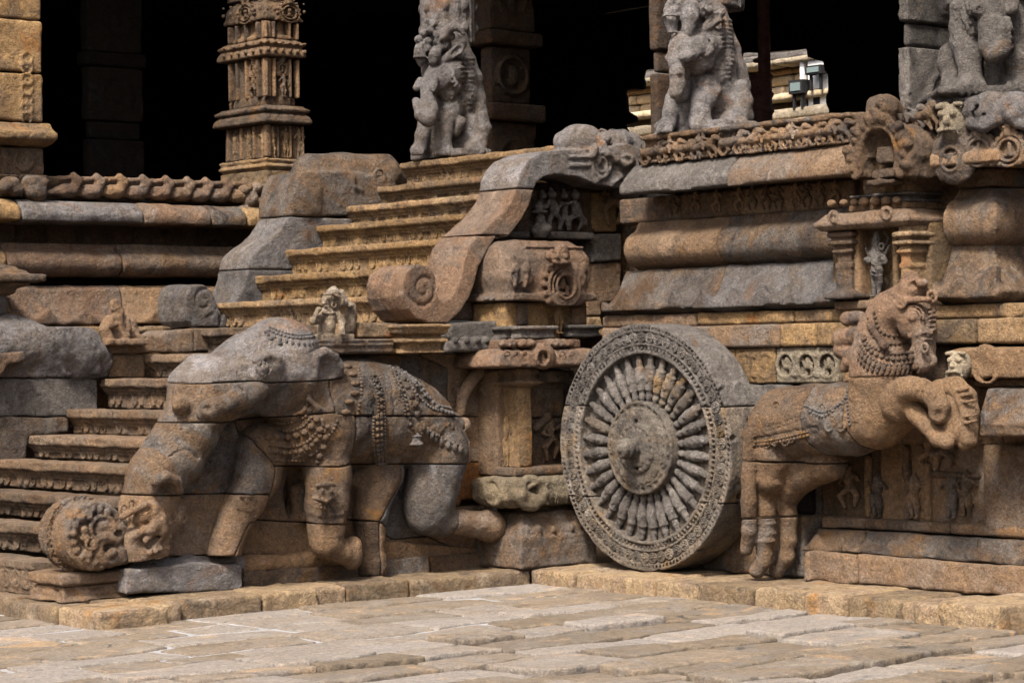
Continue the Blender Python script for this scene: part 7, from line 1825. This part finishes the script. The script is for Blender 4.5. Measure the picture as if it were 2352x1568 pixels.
slab_box('rear_wall', 9.98, 10.22, -6.59, ylo + .05, 2.3, 5.716)
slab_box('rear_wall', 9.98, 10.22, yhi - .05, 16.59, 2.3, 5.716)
# brown banded pipe column in the right opening
pc = thing('banded_column', (*PX(*TF(700, 780), 9.3)[:2], 2.84), 'smooth purplish brown round column with raised bands, standing in the right-hand opening', 'column')
p = PX(*TF(700, 600), 9.3); wd = abs(PX(*TF(635, 600), 9.3)[1] - PX(*TF(765, 600), 9.3)[1]) * .74 / 2
M['purple'] = stone('purple_stone', [(.26, .16, .17), (.31, .20, .21), (.27, .17, .18), (.34, .23, .23)], stain=.1, vary=0, bump=.3)
S = Sculpt((p[0] - wd - .08, p[1] - wd - .08, 2.8), (p[0] + wd + .08, p[1] + wd + .08, 5.75), .02)
zt_ = PX(*TF(700, 485), 9.3)[2]
S.cyl((p[0], p[1], 3.3), 2, wd, zt_ - 3.3, .01); S.cyl((p[0] + .0, p[1] - .05, 4.9), 2, wd * .6, .82, .01)
for b in (380, 485, 595, 700): S.ring((p[0], p[1], PX(*TF(700, b), 9.3)[2]), 2, wd if b > 480 else wd * .6, .025, k=.01)
S.mesh('shaft', M['purple'], pc)
# pale building in the courtyard beyond
bb_ = thing('far_shrine', (15, 9, 2), 'sunlit pale yellow stone building seen through the openings at the back of the hall', 'building')
XB = 15.0
zb = lambda b, a=900: PX(*TF(a, b), XB)[2]
M['pale_yellow'] = stone('pale_yellow_granite', [(.40, .31, .19), (.52, .42, .29), (.44, .38, .30), (.60, .53, .42)], stain=.3, vary=.22, bump=.5)  # the far building's own pale yellow stone
def courseF(b1, b0, x, mat, w_, name='wall_stone', y0=6, y1=17):
    y = y0; rnd = random.Random(b1)
    while y < y1:
        L = w_ * rnd.uniform(.7, 1.3)
        stone_block(name, bb_, M[mat], [(x, zb(b1)), (x, zb(b0)), (XB + 1.2, zb(b0)), (XB + 1.2, zb(b1))], 1, y, y + L, vox=.05, rnd=.02, amp=.008)
        y += L
zmin = zb(900)
slab_box('wall_core', XB + .3, XB + 3, 4, 19, 0, zb(385), 'pale_yellow', bb_)
courseF(860, 770, XB - .5, 'pale_yellow', 1.5, 'base_course')
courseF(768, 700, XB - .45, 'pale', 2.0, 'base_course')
courseF(698, 650, XB - .2, 'red', 2.5, 'moulding'); courseF(648, 600, XB - .4, 'pale_yellow', 2.2, 'moulding')
courseF(598, 530, XB, 'pale_yellow', .7); courseF(528, 465, XB, 'pale_yellow', .6); courseF(463, 420, XB, 'ochre', .7)
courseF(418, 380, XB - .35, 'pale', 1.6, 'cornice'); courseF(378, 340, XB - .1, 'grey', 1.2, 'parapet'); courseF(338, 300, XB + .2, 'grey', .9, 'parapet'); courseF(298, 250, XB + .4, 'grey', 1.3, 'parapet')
M['blackpaint'] = stone('black_paint', [(.012, .012, .013), (.014, .014, .015), (.012, .012, .013), (.016, .016, .017)], stain=0, vary=0, bump=.1, speck=.1)
M['whitepaint'] = stone('white_paint', [(.7, .7, .68), (.78, .78, .76), (.7, .7, .68), (.8, .8, .8)], stain=0, vary=0, bump=.1, speck=.1)
gl = bpy.data.materials.new('lamp_glass'); gl.use_nodes = True
gb = gl.node_tree.nodes['Principled BSDF']; gb.inputs['Base Color'].default_value = (.35, .45, .45, 1); gb.inputs['Roughness'].default_value = .15; gb.inputs['Metallic'].default_value = .6
M['glass'] = gl
for i, (a, b, w2, h2, lab) in enumerate([(912, 545, .26, .19, 'black floodlight with pale glass on the far building wall, lower of two'), (1022, 438, .30, .12, 'black floodlight under the cornice of the far building, upper of two')]):
    p = PX(*TF(a, b), XB - .5)
    fl_ = thing('floodlight', tuple(p), lab, 'floodlight', 'floodlights on the far building')
    slab_box('housing', p[0], p[0] + .15, p[1] - w2 / 2, p[1] + w2 / 2, p[2] - h2 / 2, p[2] + h2 / 2, 'blackpaint', fl_)
    slab_box('glass', p[0] - .012, p[0] - .002, p[1] - w2 * .36, p[1] + w2 * .36, p[2] - h2 * .3, p[2] + h2 * .3, 'glass', fl_)
    for d in (-1, 1): slab_box('bracket', p[0] + .04, p[0] + .08, p[1] + d * w2 * .3 - .015, p[1] + d * w2 * .3 + .015, p[2] - h2 / 2 - .22, p[2] - h2 / 2 - .002, 'blackpaint', fl_)
    slab_box('arm', p[0] + .15, p[0] + .5, p[1] - .03, p[1] + .03, p[2] - .03, p[2] + .03, 'blackpaint', fl_)
p = PX(*TF(1058, 520), XB - .3)
mb = thing('meter_box', tuple(p), 'white metal cabinet mounted on the far building wall beneath the upper floodlight', 'cabinet')
slab_box('cabinet', p[0], p[0] + .3, p[1] - .20, p[1] + .20, p[2] - .42, p[2] + .42, 'whitepaint', mb)
slab_box('opening', p[0] - .01, p[0] - .002, p[1] - .02, p[1] + .10, p[2] - .3, p[2] - .08, 'blackpaint', mb)
slab_box('conduit', p[0] + .02, p[0] + .08, p[1] + .3, p[1] + .37, p[2] - .6, p[2] + .4, 'whitepaint', mb)

# fallen petal and a sprout
p = PZ(*ZL(1825, 943), ZK + .004)
pt = mesh_obj('petal', [p + np.array(q) for q in ((-.012, 0, 0), (0, -.010, .003), (.014, 0, .002), (0, .010, .006))], [(0, 1, 2), (0, 2, 3)], [], None, None, loc=p)
mp = bpy.data.materials.new('pink_petal'); mp.use_nodes = True; mp.node_tree.nodes['Principled BSDF'].inputs['Base Color'].default_value = (.6, .08, .35, 1)
pt.data.materials.append(mp); tag(pt, 'tiny pink petal lying on the kerb below the elephant', 'petal')
p = PY(*ZN(210, 1020), .73)
vv, ff = [], []
rn = random.Random(2)
for i in range(14):
    b = p + np.array([rn.uniform(-.008, .008), rn.uniform(-.03, 0), rn.uniform(-.02, .02)]); d = np.array([rn.uniform(-.02, .02), -.012, rn.uniform(-.02, .02)])
    n = len(vv); vv += [b, b + d + (.006, 0, .004), b + d * 1.6, b + d - (.006, 0, .004)]; ff.append((n, n + 1, n + 2, n + 3))
mg = bpy.data.materials.new('green_leaf'); mg.use_nodes = True; mg.node_tree.nodes['Principled BSDF'].inputs['Base Color'].default_value = (.08, .30, .03, 1)
o = mesh_obj('sprout', vv, [], ff, mg, None, loc=p); tag(o, 'small green sprout growing in the crack beside the scroll banister', 'sprout')
